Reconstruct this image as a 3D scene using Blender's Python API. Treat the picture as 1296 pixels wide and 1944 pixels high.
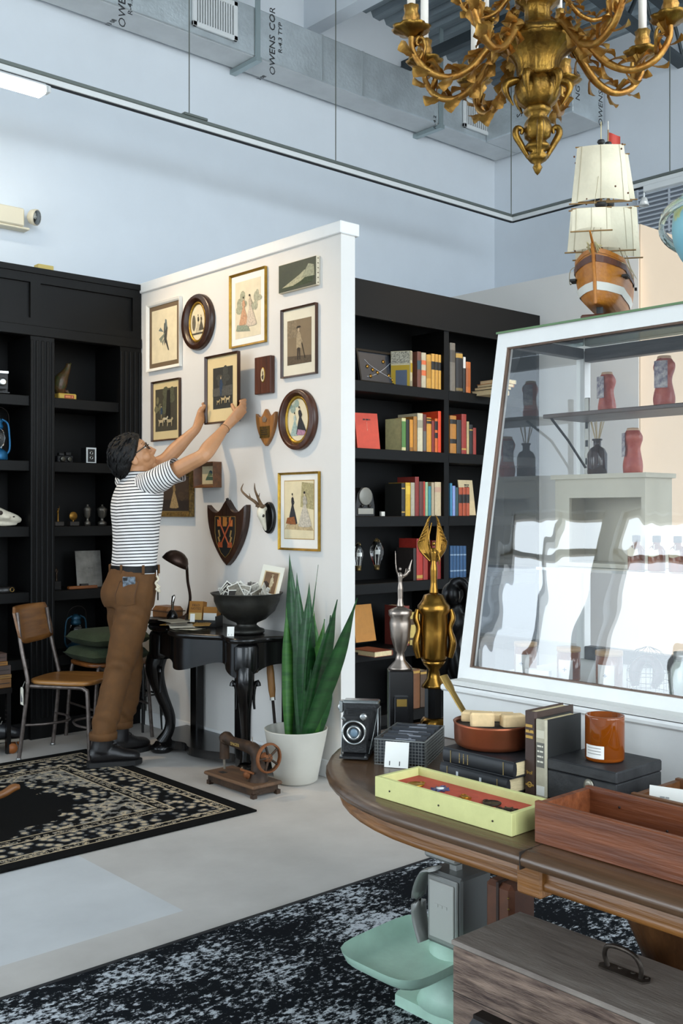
import bpy, bmesh, math, random
from mathutils import Vector, Matrix, Euler, noise as mnoise
for o in list(bpy.data.objects): bpy.data.objects.remove(o)
SC = bpy.context.scene; COL = SC.collection
PI = math.pi; R = math.radians
# ---------------------------------------------------------------- camera
FPX = 1950.0; CZ = 1.35; AZ = R(41.8); SA, CA = math.sin(AZ), math.cos(AZ)
cam = bpy.data.cameras.new('camera'); cam.sensor_fit = 'HORIZONTAL'; cam.sensor_width = 24.0
cam.lens = 24.0*FPX/1296.0; cam.clip_start = .05
co = bpy.data.objects.new('camera', cam); COL.objects.link(co)
co.location = (0, 0, CZ); co.rotation_euler = (PI/2, 0, -AZ); SC.camera = co
# ---------------------------------------------------------------- sky and exposure
W = bpy.data.worlds.new('sky'); SC.world = W; W.use_nodes = True
wn = W.node_tree; wn.nodes.clear()
wo = wn.nodes.new('ShaderNodeOutputWorld'); wb = wn.nodes.new('ShaderNodeBackground')
wr = wn.nodes.new('ShaderNodeValToRGB'); wt = wn.nodes.new('ShaderNodeTexCoord'); ws = wn.nodes.new('ShaderNodeSeparateXYZ')
wm = wn.nodes.new('ShaderNodeMapRange'); wm.inputs[1].default_value = -1; wm.inputs[2].default_value = 1
wn.links.new(wt.outputs['Generated'], ws.inputs[0]); wn.links.new(ws.outputs[2], wm.inputs[0]); wn.links.new(wm.outputs[0], wr.inputs[0])
wr.color_ramp.elements[0].position = .46; wr.color_ramp.elements[0].color = (.42, .43, .42, 1)
wr.color_ramp.elements[1].position = .53; wr.color_ramp.elements[1].color = (.80, .91, 1.0, 1)
wn.links.new(wr.outputs[0], wb.inputs[0]); wn.links.new(wb.outputs[0], wo.inputs[0]); wb.inputs[1].default_value = 3.0
SC.view_settings.view_transform = 'Standard'; SC.view_settings.look = 'None'
SC.view_settings.gamma = 1.0; SC.view_settings.use_curve_mapping = False
SC.view_settings.exposure = 1.3
def light(name, kind, loc, target, energy, color, size=.1, sizey=None, spot=60, blend=.6, portal=False):
    l = bpy.data.lights.new(name, kind); l.energy = energy; l.color = color
    if kind == 'AREA':
        l.shape = 'RECTANGLE'; l.size = size; l.size_y = sizey or size; l.cycles.is_portal = portal
    else: l.shadow_soft_size = size
    if kind == 'SPOT': l.spot_size = R(spot); l.spot_blend = blend
    o = bpy.data.objects.new(name, l); COL.objects.link(o); o.location = loc
    o.rotation_euler = (Vector(target)-Vector(loc)).to_track_quat('-Z', 'Y').to_euler(); return o
WIN_L = [(1.7, 3.2), (3.35, 4.75), (4.9, 5.95)]      # window openings of the shop front (Y ranges)
WIN_B = [(-2.3, -.2), (0, 2.3), (2.5, 4.8), (5.0, 7.3)]                       # openings of the street wall behind (X ranges)
XL, YB = -2.6, -3.0
for i, (a, b) in enumerate(WIN_L): light('daylight_portal', 'AREA', (XL, (a+b)/2, 1.85), (5, (a+b)/2, 1.85), 1, (1, 1, 1), b-a, 2.6, portal=True)
for i, (a, b) in enumerate(WIN_B): light('daylight_portal', 'AREA', ((a+b)/2, YB, 3.1), ((a+b)/2, 5, 3.1), 1, (1, 1, 1), b-a, 5.1, portal=True)
WARM = (1.0, .72, .42)
# track spots (the heads hang from the track outside the picture)
light('track_spot', 'SPOT', (1.75, 5.55, 3.78), (3.43, 4.75, 1.75), 120, WARM, .05, spot=62, blend=.7)
light('track_spot', 'SPOT', (5.6, 3.0, 3.78), (4.5, 4.35, 1.1), 40, WARM, .05, spot=70, blend=.7)
# ---------------------------------------------------------------- pixel -> place
def ray(px, py):
    t = (px-648)/FPX; u = (972-py)/FPX
    return Vector((SA+t*CA, CA-t*SA, u))
def at_d(px, py, d): return Vector((0, 0, CZ))+ray(px, py)*d
def on_x(px, py, x): r = ray(px, py); return Vector((0, 0, CZ))+r*(x/r.x)
def on_y(px, py, y): r = ray(px, py); return Vector((0, 0, CZ))+r*(y/r.y)
def on_z(px, py, z): r = ray(px, py); return Vector((0, 0, CZ))+r*((z-CZ)/r.z)
# ---------------------------------------------------------------- materials
MATS = {}
def lin(c): return tuple(((x/12.92) if x <= .04045 else ((x+.055)/1.055)**2.4) for x in c)
def hexc(h): h = h.lstrip('#'); return lin(tuple(int(h[i:i+2], 16)/255 for i in (0, 2, 4)))
def M(name, col='#808080', rough=.5, metal=0.0, var=.0, scale=12, bump=0.0, bscale=60, spec=.5, stretch=(1, 1, 1), col2=None, trans=0, emit=None, coat=0, detail=6, alpha=1, sheen=0):
    if name in MATS: return MATS[name]
    m = bpy.data.materials.new(name); m.use_nodes = True; MATS[name] = m
    nt = m.node_tree; b = nt.nodes['Principled BSDF']
    c = hexc(col) if isinstance(col, str) else col
    b.inputs['Base Color'].default_value = (*c, 1); b.inputs['Roughness'].default_value = rough; b.inputs['Metallic'].default_value = metal
    b.inputs['Specular IOR Level'].default_value = spec; b.inputs['Transmission Weight'].default_value = trans
    b.inputs['Coat Weight'].default_value = coat; b.inputs['Alpha'].default_value = alpha
    if emit: b.inputs['Emission Color'].default_value = (*c, 1); b.inputs['Emission Strength'].default_value = emit
    if var or col2 or bump:
        tc = nt.nodes.new('ShaderNodeTexCoord'); mp = nt.nodes.new('ShaderNodeMapping'); mp.inputs['Scale'].default_value = stretch
        nt.links.new(tc.outputs['Object'], mp.inputs[0])
    if var or col2:
        n = nt.nodes.new('ShaderNodeTexNoise'); n.inputs['Scale'].default_value = scale; n.inputs['Detail'].default_value = detail; n.inputs['Roughness'].default_value = .6
        nt.links.new(mp.outputs[0], n.inputs['Vector'])
        r = nt.nodes.new('ShaderNodeValToRGB'); r.color_ramp.elements[0].position = .32; r.color_ramp.elements[1].position = .68
        c2 = hexc(col2) if isinstance(col2, str) else col2
        if c2 is None: a, z = tuple(x*(1-var) for x in c), tuple(min(1, x*(1+var)) for x in c)
        else: a, z = c, c2
        r.color_ramp.elements[0].color = (*a, 1); r.color_ramp.elements[1].color = (*z, 1)
        nt.links.new(n.outputs[0], r.inputs[0]); nt.links.new(r.outputs[0], b.inputs['Base Color'])
    if bump:
        n2 = nt.nodes.new('ShaderNodeTexNoise'); n2.inputs['Scale'].default_value = bscale; n2.inputs['Detail'].default_value = 4
        nt.links.new(mp.outputs[0], n2.inputs['Vector'])
        bp = nt.nodes.new('ShaderNodeBump'); bp.inputs['Strength'].default_value = bump; bp.inputs['Distance'].default_value = .01
        nt.links.new(n2.outputs[0], bp.inputs['Height']); nt.links.new(bp.outputs[0], b.inputs['Normal'])
    return m
def wood(name, c1, c2, axis=0, rough=.45, fine=40, bump=.15):
    st = [fine/10, fine/10, fine/10]; st[axis] = .35
    return M(name, c1, rough, col2=c2, scale=9, stretch=tuple(st), bump=bump, bscale=20)
def C(h): return M('paint_'+h.lstrip('#'), h, .6)
# ---------------------------------------------------------------- mesh builder
class MB:
    def __init__(s): s.v = []; s.f = []; s.m = []; s.mats = []; s.cur = 0; s.sm = []; s.smooth = False
    def mat(s, m):
        if m not in s.mats: s.mats.append(m)
        s.cur = s.mats.index(m); return s
    def add(s, vs, fs, smooth=None):
        o = len(s.v); s.v += [Vector(v) for v in vs]
        for f in fs: s.f.append([i+o for i in f]); s.m.append(s.cur); s.sm.append(s.smooth if smooth is None else smooth)
        return s
    def box(s, a, b, mx=None, bev=0):
        x0, y0, z0 = [min(p, q) for p, q in zip(a, b)]; x1, y1, z1 = [max(p, q) for p, q in zip(a, b)]
        if bev:
            e = min(bev, (x1-x0)*.49, (y1-y0)*.49, (z1-z0)*.49)
            vs = []
            for z, i in ((z0, e), (z0+e, 0), (z1-e, 0), (z1, e)):
                for x, y in ((x0+i, y0+e*(i == 0)+i), (x0+e*(i == 0)+i, y0+i), (x1-e*(i == 0)-i, y0+i), (x1-i, y0+e*(i == 0)+i), (x1-i, y1-e*(i == 0)-i), (x1-e*(i == 0)-i, y1-i), (x0+e*(i == 0)+i, y1-i), (x0+i, y1-e*(i == 0)-i)):
                    vs.append((x, y, z))
            fs = [[7, 6, 5, 4, 3, 2, 1, 0], [24+k for k in range(8)]]
            for k in range(3):
                for j in range(8): fs.append([k*8+j, k*8+(j+1) % 8, k*8+8+(j+1) % 8, k*8+8+j])
        else:
            vs = [(x0, y0, z0), (x1, y0, z0), (x1, y1, z0), (x0, y1, z0), (x0, y0, z1), (x1, y0, z1), (x1, y1, z1), (x0, y1, z1)]
            fs = [[3, 2, 1, 0], [4, 5, 6, 7], [0, 1, 5, 4], [1, 2, 6, 5], [2, 3, 7, 6], [3, 0, 4, 7]]
        if mx is not None: vs = [mx @ Vector(v) for v in vs]
        return s.add(vs, fs)
    def tube(s, pts, rad, n=8, caps=True, ell=None, smooth=True, up=None):
        """tube along pts; rad: number, list or list of (a,b); up: reference vector for ellipse orientation"""
        pts = [Vector(p) for p in pts]; k = len(pts)
        if not isinstance(rad, (list, tuple)): rad = [rad]*k
        ref = Vector(up) if up else None; vs = []; prev = None
        for i, p in enumerate(pts):
            t = (pts[min(i+1, k-1)]-pts[max(i-1, 0)])
            if t.length < 1e-9: t = Vector((0, 0, 1))
            t.normalize()
            if ref is not None: a = ref-t*ref.dot(t)
            elif prev is None: a = Vector((0, 0, 1)).cross(t) if abs(t.z) < .9 else Vector((1, 0, 0))-t*t.x
            else: a = prev-t*prev.dot(t)
            if a.length < 1e-6: a = Vector((1, 0, 0)).cross(t)
            a.normalize(); b = t.cross(a); prev = a
            r = rad[i]; ra, rb = r if isinstance(r, (list, tuple)) else (r, r)
            for j in range(n):
                w = 2*PI*j/n; vs.append(p+a*(ra*math.cos(w))+b*(rb*math.sin(w)))
        fs = [[i*n+j, i*n+(j+1) % n, (i+1)*n+(j+1) % n, (i+1)*n+j] for i in range(k-1) for j in range(n)]
        o = s.add(vs, fs, smooth)
        if caps: o.add(vs[:n], [list(range(n))[::-1]], False); o.add(vs[-n:], [list(range(n))], False)
        return s
    def lathe(s, prof, n=24, c=(0, 0, 0), mod=None, smooth=True, mx=None, sx=1, sy=1):
        """prof: (radius, z); mod(angle, i) multiplies the radius"""
        vs = []; c = Vector(c)
        for i, (r, z) in enumerate(prof):
            for j in range(n):
                w = 2*PI*j/n; q = r*(mod(w, i) if mod else 1); p = Vector((q*math.cos(w)*sx, q*math.sin(w)*sy, z))
                vs.append((mx @ p if mx is not None else p)+c)
        k = len(prof)
        fs = [[i*n+j, i*n+(j+1) % n, (i+1)*n+(j+1) % n, (i+1)*n+j] for i in range(k-1) for j in range(n)]
        closed = tuple(prof[0]) == tuple(prof[-1])
        if prof[0][0] > 1e-5 and not closed: fs.append(list(range(n))[::-1])
        if prof[-1][0] > 1e-5 and not closed: fs.append([(k-1)*n+j for j in range(n)])
        return s.add(vs, fs, smooth)
    def prism(s, poly, mx, h, bev=0):
        """poly in local xy extruded 0..h along local z, placed by matrix mx"""
        n = len(poly); vs = [mx @ Vector((x, y, 0)) for x, y in poly]+[mx @ Vector((x, y, h)) for x, y in poly]
        fs = [list(range(n))[::-1], list(range(n, 2*n))]+[[i, (i+1) % n, n+(i+1) % n, n+i] for i in range(n)]
        if bev:
            cx = sum(p[0] for p in poly)/n; cy = sum(p[1] for p in poly)/n
            vs += [mx @ Vector((x+(cx-x)*bev, y+(cy-y)*bev, h*1.25)) for x, y in poly]
            fs[1] = list(range(2*n, 3*n)); fs += [[n+i, n+(i+1) % n, 2*n+(i+1) % n, 2*n+i] for i in range(n)]
        return s.add(vs, fs)
    def poly(s, pts): return s.add(pts, [list(range(len(pts)))], False)
    def ball(s, c, r, n=12, m=8, mx=None):
        rx, ry, rz = r if isinstance(r, (tuple, list)) else (r, r, r); c = Vector(c); vs = []
        for i in range(1, m):
            a = PI*i/m
            for j in range(n):
                w = 2*PI*j/n; p = Vector((rx*math.sin(a)*math.cos(w), ry*math.sin(a)*math.sin(w), -rz*math.cos(a)))
                vs.append((mx @ p if mx is not None else p)+c)
        lo = Vector((0, 0, -rz)); hi = Vector((0, 0, rz))
        if mx is not None: lo, hi = mx @ lo, mx @ hi
        vs += [lo+c, hi+c]; q = (m-1)*n
        fs = [[i*n+j, i*n+(j+1) % n, (i+1)*n+(j+1) % n, (i+1)*n+j] for i in range(m-2) for j in range(n)]
        fs += [[q, (j+1) % n, j] for j in range(n)]+[[q+1, (m-2)*n+j, (m-2)*n+(j+1) % n] for j in range(n)]
        return s.add(vs, fs, True)
    def grid(s, fn, nu, nv, smooth=True):
        vs = [fn(i/nu, j/nv) for i in range(nu+1) for j in range(nv+1)]
        fs = [[i*(nv+1)+j, (i+1)*(nv+1)+j, (i+1)*(nv+1)+j+1, i*(nv+1)+j+1] for i in range(nu) for j in range(nv)]
        return s.add(vs, fs, smooth)
    def xf(s, mx): s.v = [mx @ v for v in s.v]; return s
    def mesh(s, name):
        me = bpy.data.meshes.new(name); me.from_pydata([tuple(v) for v in s.v], [], s.f)
        for m in s.mats: me.materials.append(m)
        for p, mi, sm in zip(me.polygons, s.m, s.sm): p.material_index = mi; p.use_smooth = sm
        me.update(); return me
    def build(s, name, mat=None, parent=None, loc=None, label=None, cat=None, group=None, kind=None, origin=None):
        if mat is not None and not s.mats: s.mats = [mat]
        if origin is not None: o_ = Vector(origin); s.v = [v-o_ for v in s.v]; loc = origin if loc is None else loc
        o = bpy.data.objects.new(name, s.mesh(name)); COL.objects.link(o)
        if parent is not None: o.parent = parent
        if loc is not None: o.location = loc
        return tag(o, label, cat, group, kind)
def tag(o, label=None, cat=None, group=None, kind=None):
    if label: o['label'] = label
    if cat: o['category'] = cat
    if group: o['group'] = group
    if kind: o['kind'] = kind
    return o
def thing(name, label, cat, loc=(0, 0, 0), rz=0, group=None):
    o = bpy.data.objects.new(name, None); COL.objects.link(o); o.location = loc; o.rotation_euler = (0, 0, rz); o.empty_display_size = .05
    return tag(o, label, cat, group)
def copy_tree(o, parent=None):
    c = o.copy(); COL.objects.link(c); c.parent = parent
    for ch in [x for x in bpy.data.objects if x.parent == o]: copy_tree(ch, c)
    return c
def B(a, b, name, mat, parent=None, bev=0, **k): return MB().box(a, b, bev=bev).build(name, mat, parent, **k)
def struct(name, mb, mat): return mb.build(name, mat, kind='structure')
def frame_mx(o, x, y):                       # local x,y axes -> matrix (z = x cross y)
    x = Vector(x).normalized(); y = Vector(y); z = x.cross(y).normalized(); y = z.cross(x)
    m = Matrix((x, y, z)).transposed().to_4x4(); m.translation = Vector(o); return m
def text(name, s, size, mat, parent, mx, depth=.0004, align='CENTER', sx=1):
    cu = bpy.data.curves.new(name, 'FONT'); cu.body = s; cu.size = size; cu.align_x = align; cu.align_y = 'CENTER'; cu.extrude = depth; cu.resolution_u = 2
    t = bpy.data.objects.new(name, cu); me = bpy.data.meshes.new_from_object(t); bpy.data.objects.remove(t)
    me.transform(mx @ Matrix.Diagonal((sx, 1, 1, 1))); me.materials.clear(); me.materials.append(mat)
    o = bpy.data.objects.new(name, me); COL.objects.link(o); o.parent = parent; return o
def dashes(name, par, mx, w, h, mat, seed=1, th=.0004):
    '''a line of print too small to read: short bars along local x'''
    r = random.Random(seed); x = -w/2
    while x < w/2-h*.4:
        l = min(r.uniform(1.2, 3.2)*h, w/2-x); MB().box((x, -h/2, 0), (x+l, h/2, th), mx=mx).build(name, mat, par); x += l+h*.5
def catmull(pts, n=6):
    pts = [Vector(p) for p in pts]; P = [pts[0]*2-pts[1]]+pts+[pts[-1]*2-pts[-2]]; out = []
    for i in range(1, len(P)-2):
        for k in range(n):
            t = k/n; a, b, c, d = P[i-1:i+3]
            out.append(.5*((2*b)+(c-a)*t+(2*a-5*b+4*c-d)*t*t+(3*b-a-3*c+d)*t**3))
    out.append(pts[-1]); return out
def smooth1(vals, n=6): return [v.x for v in catmull([(v, 0, 0) for v in vals], n)]
# ================================================================ the setting
XP0, XP1 = 3.43, 3.525          # partition faces
YP = 3.84                       # partition near end
YL = 5.755                      # front of the left bookcase
YR = 4.30                       # front of the right bookcase
YW, XR = 6.30, 7.58             # back wall, right wall
m_wall = M('wall_paint', '#dbe2e9', .75, var=.02, scale=3, bump=.03, bscale=250)
m_wall2 = M('partition_paint', '#d9d6d1', .7, var=.02, scale=3, bump=.04, bscale=220)
m_trim = M('white_trim', '#e4e4e2', .5, var=.02, scale=8)
m_beige = M('beige_warm_lit', '#d8bfa4', .75, var=.02, scale=3)  # beige colour carries the warm light on the return wall's front face
m_black = M('black_cabinet_paint', '#060606', .5, spec=.22, var=.2, scale=6, bump=.03, bscale=90)
fl = MB()
m_f1 = M('concrete', '#beb9b3', .55, col2='#a9a49e', scale=2.2, detail=12, bump=.06, bscale=45)
m_f2 = M('concrete_pale', '#c6c7c7', .5, col2='#b5b6b6', scale=2.0, detail=12, bump=.05, bscale=45)  # paler concrete colour on one rectangle of the floor
xs = [XL-.3, 1.92, XR+.3]; ys = [YB-.3, 2.95, YW+.3]
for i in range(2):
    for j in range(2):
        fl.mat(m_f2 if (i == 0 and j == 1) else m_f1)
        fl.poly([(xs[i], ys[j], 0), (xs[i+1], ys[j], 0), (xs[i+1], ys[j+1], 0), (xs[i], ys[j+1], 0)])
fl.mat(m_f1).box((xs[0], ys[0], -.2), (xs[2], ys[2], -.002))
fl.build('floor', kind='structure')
struct('wall_back', MB().box((XL-.2, YW, 0), (XR+.2, YW+.2, 6.6)), m_wall)
struct('wall_right', MB().box((XR, YB-.2, 0), (XR+.2, YW, 6.6)), m_wall)
def window_wall(name, spans, along_x, c0, lo, hi, zt=3.15):
    mb = MB(); edges = [lo]+[v for s in spans for v in s]+[hi]
    def bx(a, b, z0, z1):
        if along_x: mb.box((a, c0-.2, z0), (b, c0, z1))
        else: mb.box((c0-.2, a, z0), (c0, b, z1))
    for i in range(0, len(edges), 2): bx(edges[i], edges[i+1], 0, 6.6)
    for a, b in spans: bx(a, b, 0, .55); bx(a, b, zt, 6.6)
    mb.build(name, m_wall, kind='structure')
window_wall('wall_left', WIN_L, False, XL, YB, YW)
window_wall('wall_front', WIN_B, True, YB, XL-.2, XR, 5.65)
wi = 0
for along_x, spans, c0 in ((False, WIN_L, XL), (True, WIN_B, YB)):
    for a, b in spans:
        wi += 1; mb = MB(); zt = 5.65 if along_x else 3.15
        def bar(u0, u1, z0, z1):
            if along_x: mb.box((u0, c0-.12, z0), (u1, c0-.06, z1))
            else: mb.box((c0-.12, u0, z0), (c0-.06, u1, z1))
        bar(a, a+.06, .55, zt); bar(b-.06, b, .55, zt); bar(a, b, .55, .61); bar(a, b, zt-.06, zt); bar(a, b, 2.75, 2.80); bar((a+b)/2-.02, (a+b)/2+.02, .6, zt)
        mb.build('window_%d' % wi, m_trim, kind='structure')
# ceiling: steel roof deck, flutes along Y, falling to the right
def zc(x): return 5.39+.09*(XR-x)
m_deck = M('galvanised_deck', '#8d979c', .42, .75, var=.2, scale=5, stretch=(4, .3, 1))
mb = MB(); prof = []; x = 3.2
while x < XR+.1:
    prof += [(x, .0), (x+.075, .0), (x+.1, .04), (x+.13, .04)]; x += .155
mb.grid(lambda u, v: Vector((prof[round(u*(len(prof)-1))][0], YB+(YW-YB)*v, zc(prof[round(u*(len(prof)-1))][0])+prof[round(u*(len(prof)-1))][1])), len(prof)-1, 1, smooth=False)
mb.add([(XL-.2, YB-.2, zc(XL)+.01), (3.25, YB-.2, zc(3.2)+.01), (3.25, YW+.2, zc(3.2)+.01), (XL-.2, YW+.2, zc(XL)+.01)], [[0, 1, 2, 3]])
mb.add([(XL-.2, YB-.2, zc(XL)+.2), (XR+.2, YB-.2, zc(XR)+.2), (XR+.2, YW+.2, zc(XR)+.2), (XL-.2, YW+.2, zc(XL)+.2)], [[0, 1, 2, 3]])
mb.build('ceiling', m_deck, kind='structure')
struct('trim_1', MB().box((5.23, YB, 5.19), (5.37, YW, zc(5.3)+.03)), m_wall)      # boxed beam
m_steel = M('dark_steel', '#3c4449', .45, .3, var=.1, scale=10)
struct('trim_2', MB().box((6.30, YB, 5.16), (6.36, YW, 5.20)).box((6.325, YB, 5.2), (6.335, YW, 5.26)), m_steel)
jo = thing('roof_joist', 'dark open-web steel roof joist sloping under the metal deck', 'joist', (5.4, 4.34, 5.15))
def jz(x): return 4.94+.12*(XR-x)
def sl(y0, y1, z0, z1, x0=5.4, x1=XR):
    return MB().add([(x0-5.4, y0, jz(x0)+z0-5.15), (x1-5.4, y0, jz(x1)+z0-5.15), (x1-5.4, y1, jz(x1)+z0-5.15), (x0-5.4, y1, jz(x0)+z0-5.15),
        (x0-5.4, y0, jz(x0)+z1-5.15), (x1-5.4, y0, jz(x1)+z1-5.15), (x1-5.4, y1, jz(x1)+z1-5.15), (x0-5.4, y1, jz(x0)+z1-5.15)], [[3, 2, 1, 0], [4, 5, 6, 7], [0, 1, 5, 4], [1, 2, 6, 5], [2, 3, 7, 6], [3, 0, 4, 7]])
sl(-.05, .05, 0, .035).build('bottom_chord', m_steel, jo); sl(-.05, .05, .36, .4, x1=XR-.06).build('top_chord', m_steel, jo)
for k in range(5):
    xa = 5.5+k*.42; za, zb = jz(xa)-5.15+.02, jz(xa+.21)-5.15+.38
    MB().tube([(xa-5.4, 0, za), (xa+.21-5.4, 0, zb)], .016, 6).build('web_bar', m_steel, jo)
    MB().tube([(xa+.42-5.4, 0, jz(xa+.42)-5.15+.02), (xa+.21-5.4, 0, zb)], .016, 6).build('web_bar', m_steel, jo)
# partition with cap and skirting
struct('wall_partition', MB().box((XP0, YP, 0), (XP1, YW-.2, 2.747)), m_wall2)
struct('trim_3', MB().box((XP0-.014, YP-.014, 2.747), (XP1+.02, YW-.25, 2.81), bev=.004), m_trim)
struct('baseboard_partition', MB().box((XP0-.012, YP, 0), (XP0, YL, .09), bev=.004), m_trim)
# far walls on the right: a lower screen wall and the taller return with a warm face
struct('wall_screen', MB().box((5.76, 4.0, 0), (5.86, YW, 2.965)), m_wall2)
mb = MB(); mb.mat(m_wall2).box((5.76, 3.61, 0), (7.2, 4.0, 3.18)); mb.mat(m_beige).box((5.765, 3.6, 0), (7.2, 3.61, 3.18)); mb.build('wall_return', kind='structure')
# ---------------------------------------------------------------- duct
m_foil = M('foil_duct', '#c8d0d4', .36, .6, var=.16, scale=3.5, bump=.35, bscale=38, detail=9)
m_foil2 = M('foil_duct_underside', '#cccfd0', .5, .25, var=.08, scale=4, bump=.12, bscale=30)
m_seam = M('foil_tape', '#c9d0d3', .3, .7, bump=.3, bscale=70)
m_ink = M('stencil_ink', '#25272b', .7)
DY0, DY1, DZ0, DZ1 = 6.0, 6.27, 4.67, 5.03
X0d = 2.2; X1d = 7.55; XD = 7.10
du = thing('air_duct', 'silver foil-wrapped rectangular air duct under the roof along the blue-white wall', 'duct', (4.5, 6.13, DZ0))
def L(p): return Vector(p)-Vector((4.5, 6.13, DZ0))
def lbox(mb, a, b, **k): return mb.box(L(a), L(b), **k)
lbox(MB(), (X0d, DY0, DZ0), (X1d, DY1, DZ1), bev=.008).build('main_run', m_foil, du)
lbox(MB(), (X0d, DY0+.01, DZ0-.003), (X1d, DY1-.01, DZ0)).build('underside', m_foil2, du)
YE = on_x(1087, 200, XD).y
lbox(MB(), (XD, YE, DZ0), (X1d, DY0, DZ1), bev=.008).build('return_run', m_foil, du)
lbox(MB(), (XD+.01, YE+.01, DZ0-.003), (X1d-.01, DY0, DZ0)).build('underside', m_foil2, du)
for px in (612, 689, 945):
    x_ = on_y(px, 150, DY0).x; lbox(MB(), (x_-.012, DY0-.003, DZ0), (x_+.012, DY0, DZ1)).build('tape_seam', m_seam, du)
for px in (487, 835):
    x_ = on_y(px, 60, DY0).x; mb = MB(); lbox(mb, (x_-.02, DY0-.02, DZ0-.03), (x_+.02, DY0-.006, zc(x_))); lbox(mb, (x_-.025, DY0-.03, DZ0-.04), (x_+.025, YW, DZ0-.006)); mb.build('hanger_strap', M('galvanised_strap', '#a8b6b8', .35, .7), du)
for x_ in (7.2, 7.32): lbox(MB(), (x_-.012, 5.7, DZ1), (x_+.012, 5.72, zc(x_))).build('hanger_rod', m_seam, du)
m_grl = M('vent_white', '#d8dcdd', .45)
m_dark = M('vent_dark', '#22262a', .8)
def grille(x0, x1, z0, z1, n):
    g = lbox(MB(), (x0+.02, DY0-.004, z0+.02), (x1-.02, DY0-.001, z1-.02)).build('vent_backing', m_dark, du)
    f = MB()
    for a in ((x0, z0, x1, z0+.035), (x0, z1-.035, x1, z1), (x0, z0, x0+.035, z1), (x1-.035, z0, x1, z1)): lbox(f, (a[0], DY0-.025, a[1]), (a[2], DY0-.003, a[3]), bev=.004)
    f.build('vent_frame', m_grl, du)
    for k in range(n):
        xx = x0+.04+(x1-x0-.08)*(k+.5)/n; lbox(MB(), (xx-.0055, DY0-.018, z0+.03), (xx+.0055, DY0-.004, z1-.03)).build('vent_slat', m_grl, g)
a = on_y(363, 30, DY0); b = on_y(448, 30, DY0); grille(a.x, b.x, 4.72, 5.0, 14)
a = on_y(877, 240, DY0); b = on_y(932, 250, DY0); grille(a.x, b.x, 4.72, 4.98, 11)
def dtext(s, px, py, size, dx=0):
    p = on_y(px, py, DY0-.001); text('duct_lettering', s, size, m_ink, du, frame_mx(L((p.x, DY0-.0035, p.z)), (0, 0, 1), (-1, 0, 0)), sx=1.1)
dtext('OWENS', 517, 105, .075); dtext('COR', 517, 36, .075); dtext('R-4.3 TYP', 532, 72, .05); dtext('OWENS', 232, 10, .075); dtext('R-4.3', 247, 12, .05)
dtext('R-4.2', 825, 232, .05)
def utext(s, px, py, size):
    p = on_z(px, py, DZ0-.004); text('duct_lettering', s, size, m_ink, du, frame_mx(L((p.x, p.y, DZ0-.0045)), (0, -1, 0), (-1, 0, 0)))
utext('2 13 08', 492, 150, .05); utext('2 13 08', 208, 45, .05)
p = L((7.5, YE-.0005, 4.84)); text('duct_lettering', 'OWENS C', .085, m_ink, du, frame_mx(p, (0, 0, 1), (-1, 0, 0)))
p = L((7.17, YE-.0005, 4.9)); text('duct_lettering', 'NG  O', .085, m_ink, du, frame_mx(p, (0, 0, 1), (-1, 0, 0)))
p = L((XD-.0005, 5.62, 4.84)); text('duct_lettering', 'S C', .085, m_ink, du, frame_mx(p, (0, 0, 1), (0, 1, 0)))
# ---------------------------------------------------------------- lighting track
m_trk = M('track_white', '#dfe2e2', .4); m_trkg = M('track_grey', '#6f7672', .4, .4); m_wire = M('steel_wire', '#6b6f66', .4, .6)
TY, TX, TZ = 5.6, 6.97, 3.87
tr = thing('lighting_track', 'white and grey suspended lighting track turning a corner below the duct', 'light track', (TX, TY, TZ))
def tb(a, b, n, m): MB().box(Vector(a)-Vector((TX, TY, TZ)), Vector(b)-Vector((TX, TY, TZ)), bev=.003).build(n, m, tr)
tb((.2, TY-.02, TZ-.03), (TX+.02, TY+.02, TZ+.005), 'long_rail', m_trk); tb((TX-.02, .8, TZ-.03), (TX+.02, TY-.02, TZ+.005), 'short_rail', m_trk)
tb((.2, TY-.025, TZ+.005), (TX+.025, TY+.025, TZ+.028), 'long_channel', m_trkg); tb((TX-.025, .8, TZ+.005), (TX+.025, TY-.025, TZ+.028), 'short_channel', m_trkg)
tb((.2, TY-.012, TZ-.038), (TX, TY+.012, TZ-.03), 'long_slot', m_dark); tb((TX-.012, .8, TZ-.038), (TX+.012, TY, TZ-.03), 'short_slot', m_dark)
for px in (359, 637, 970):
    p = on_y(px, 300, TY); MB().tube([(p.x-TX, 0, .02), (p.x-TX, 0, zc(p.x)-TZ)], .004, 6).build('hanging_wire', m_wire, tr)
p = on_x(1271, 200, TX); MB().tube([(0, p.y-TY, .02), (0, p.y-TY, zc(TX)-TZ)], .004, 6).build('hanging_wire', m_wire, tr)
p = on_y(368, 228, TY); tb((p.x-.09, TY-.03, TZ+.028), (p.x+.09, TY+.03, TZ+.045), 'splice_plate', m_trkg)
p = on_x(1250, 360, TX); tb((TX-.025, p.y-.22, TZ-.075), (TX+.025, p.y+.12, TZ-.03), 'power_feed', m_trk)
sp = on_x(1222, 375, TX); h = thing('track_spotlight', 'small glass track spotlight hanging above the wall louver', 'spotlight', (TX, sp.y, TZ-.075))
MB().tube([(0, 0, 0), (0, 0, -.04)], .008, 8).build('stem', m_trk, h)
MB().lathe([(.012, -.035), (.022, -.04), (.028, -.06), (.04, -.1), (.037, -.1), (.02, -.06)], 14).build('lamp_head', M('spot_glass', '#e6e6e2', .15, .2), h)
lf = thing('linear_track_light', 'lit white linear light fixture clipped under the lighting track', 'light fixture', (1.95, TY, TZ-.0))
lx0, lx1 = 1.2-1.95, on_y(86, 165, TY).x-1.95
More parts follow.
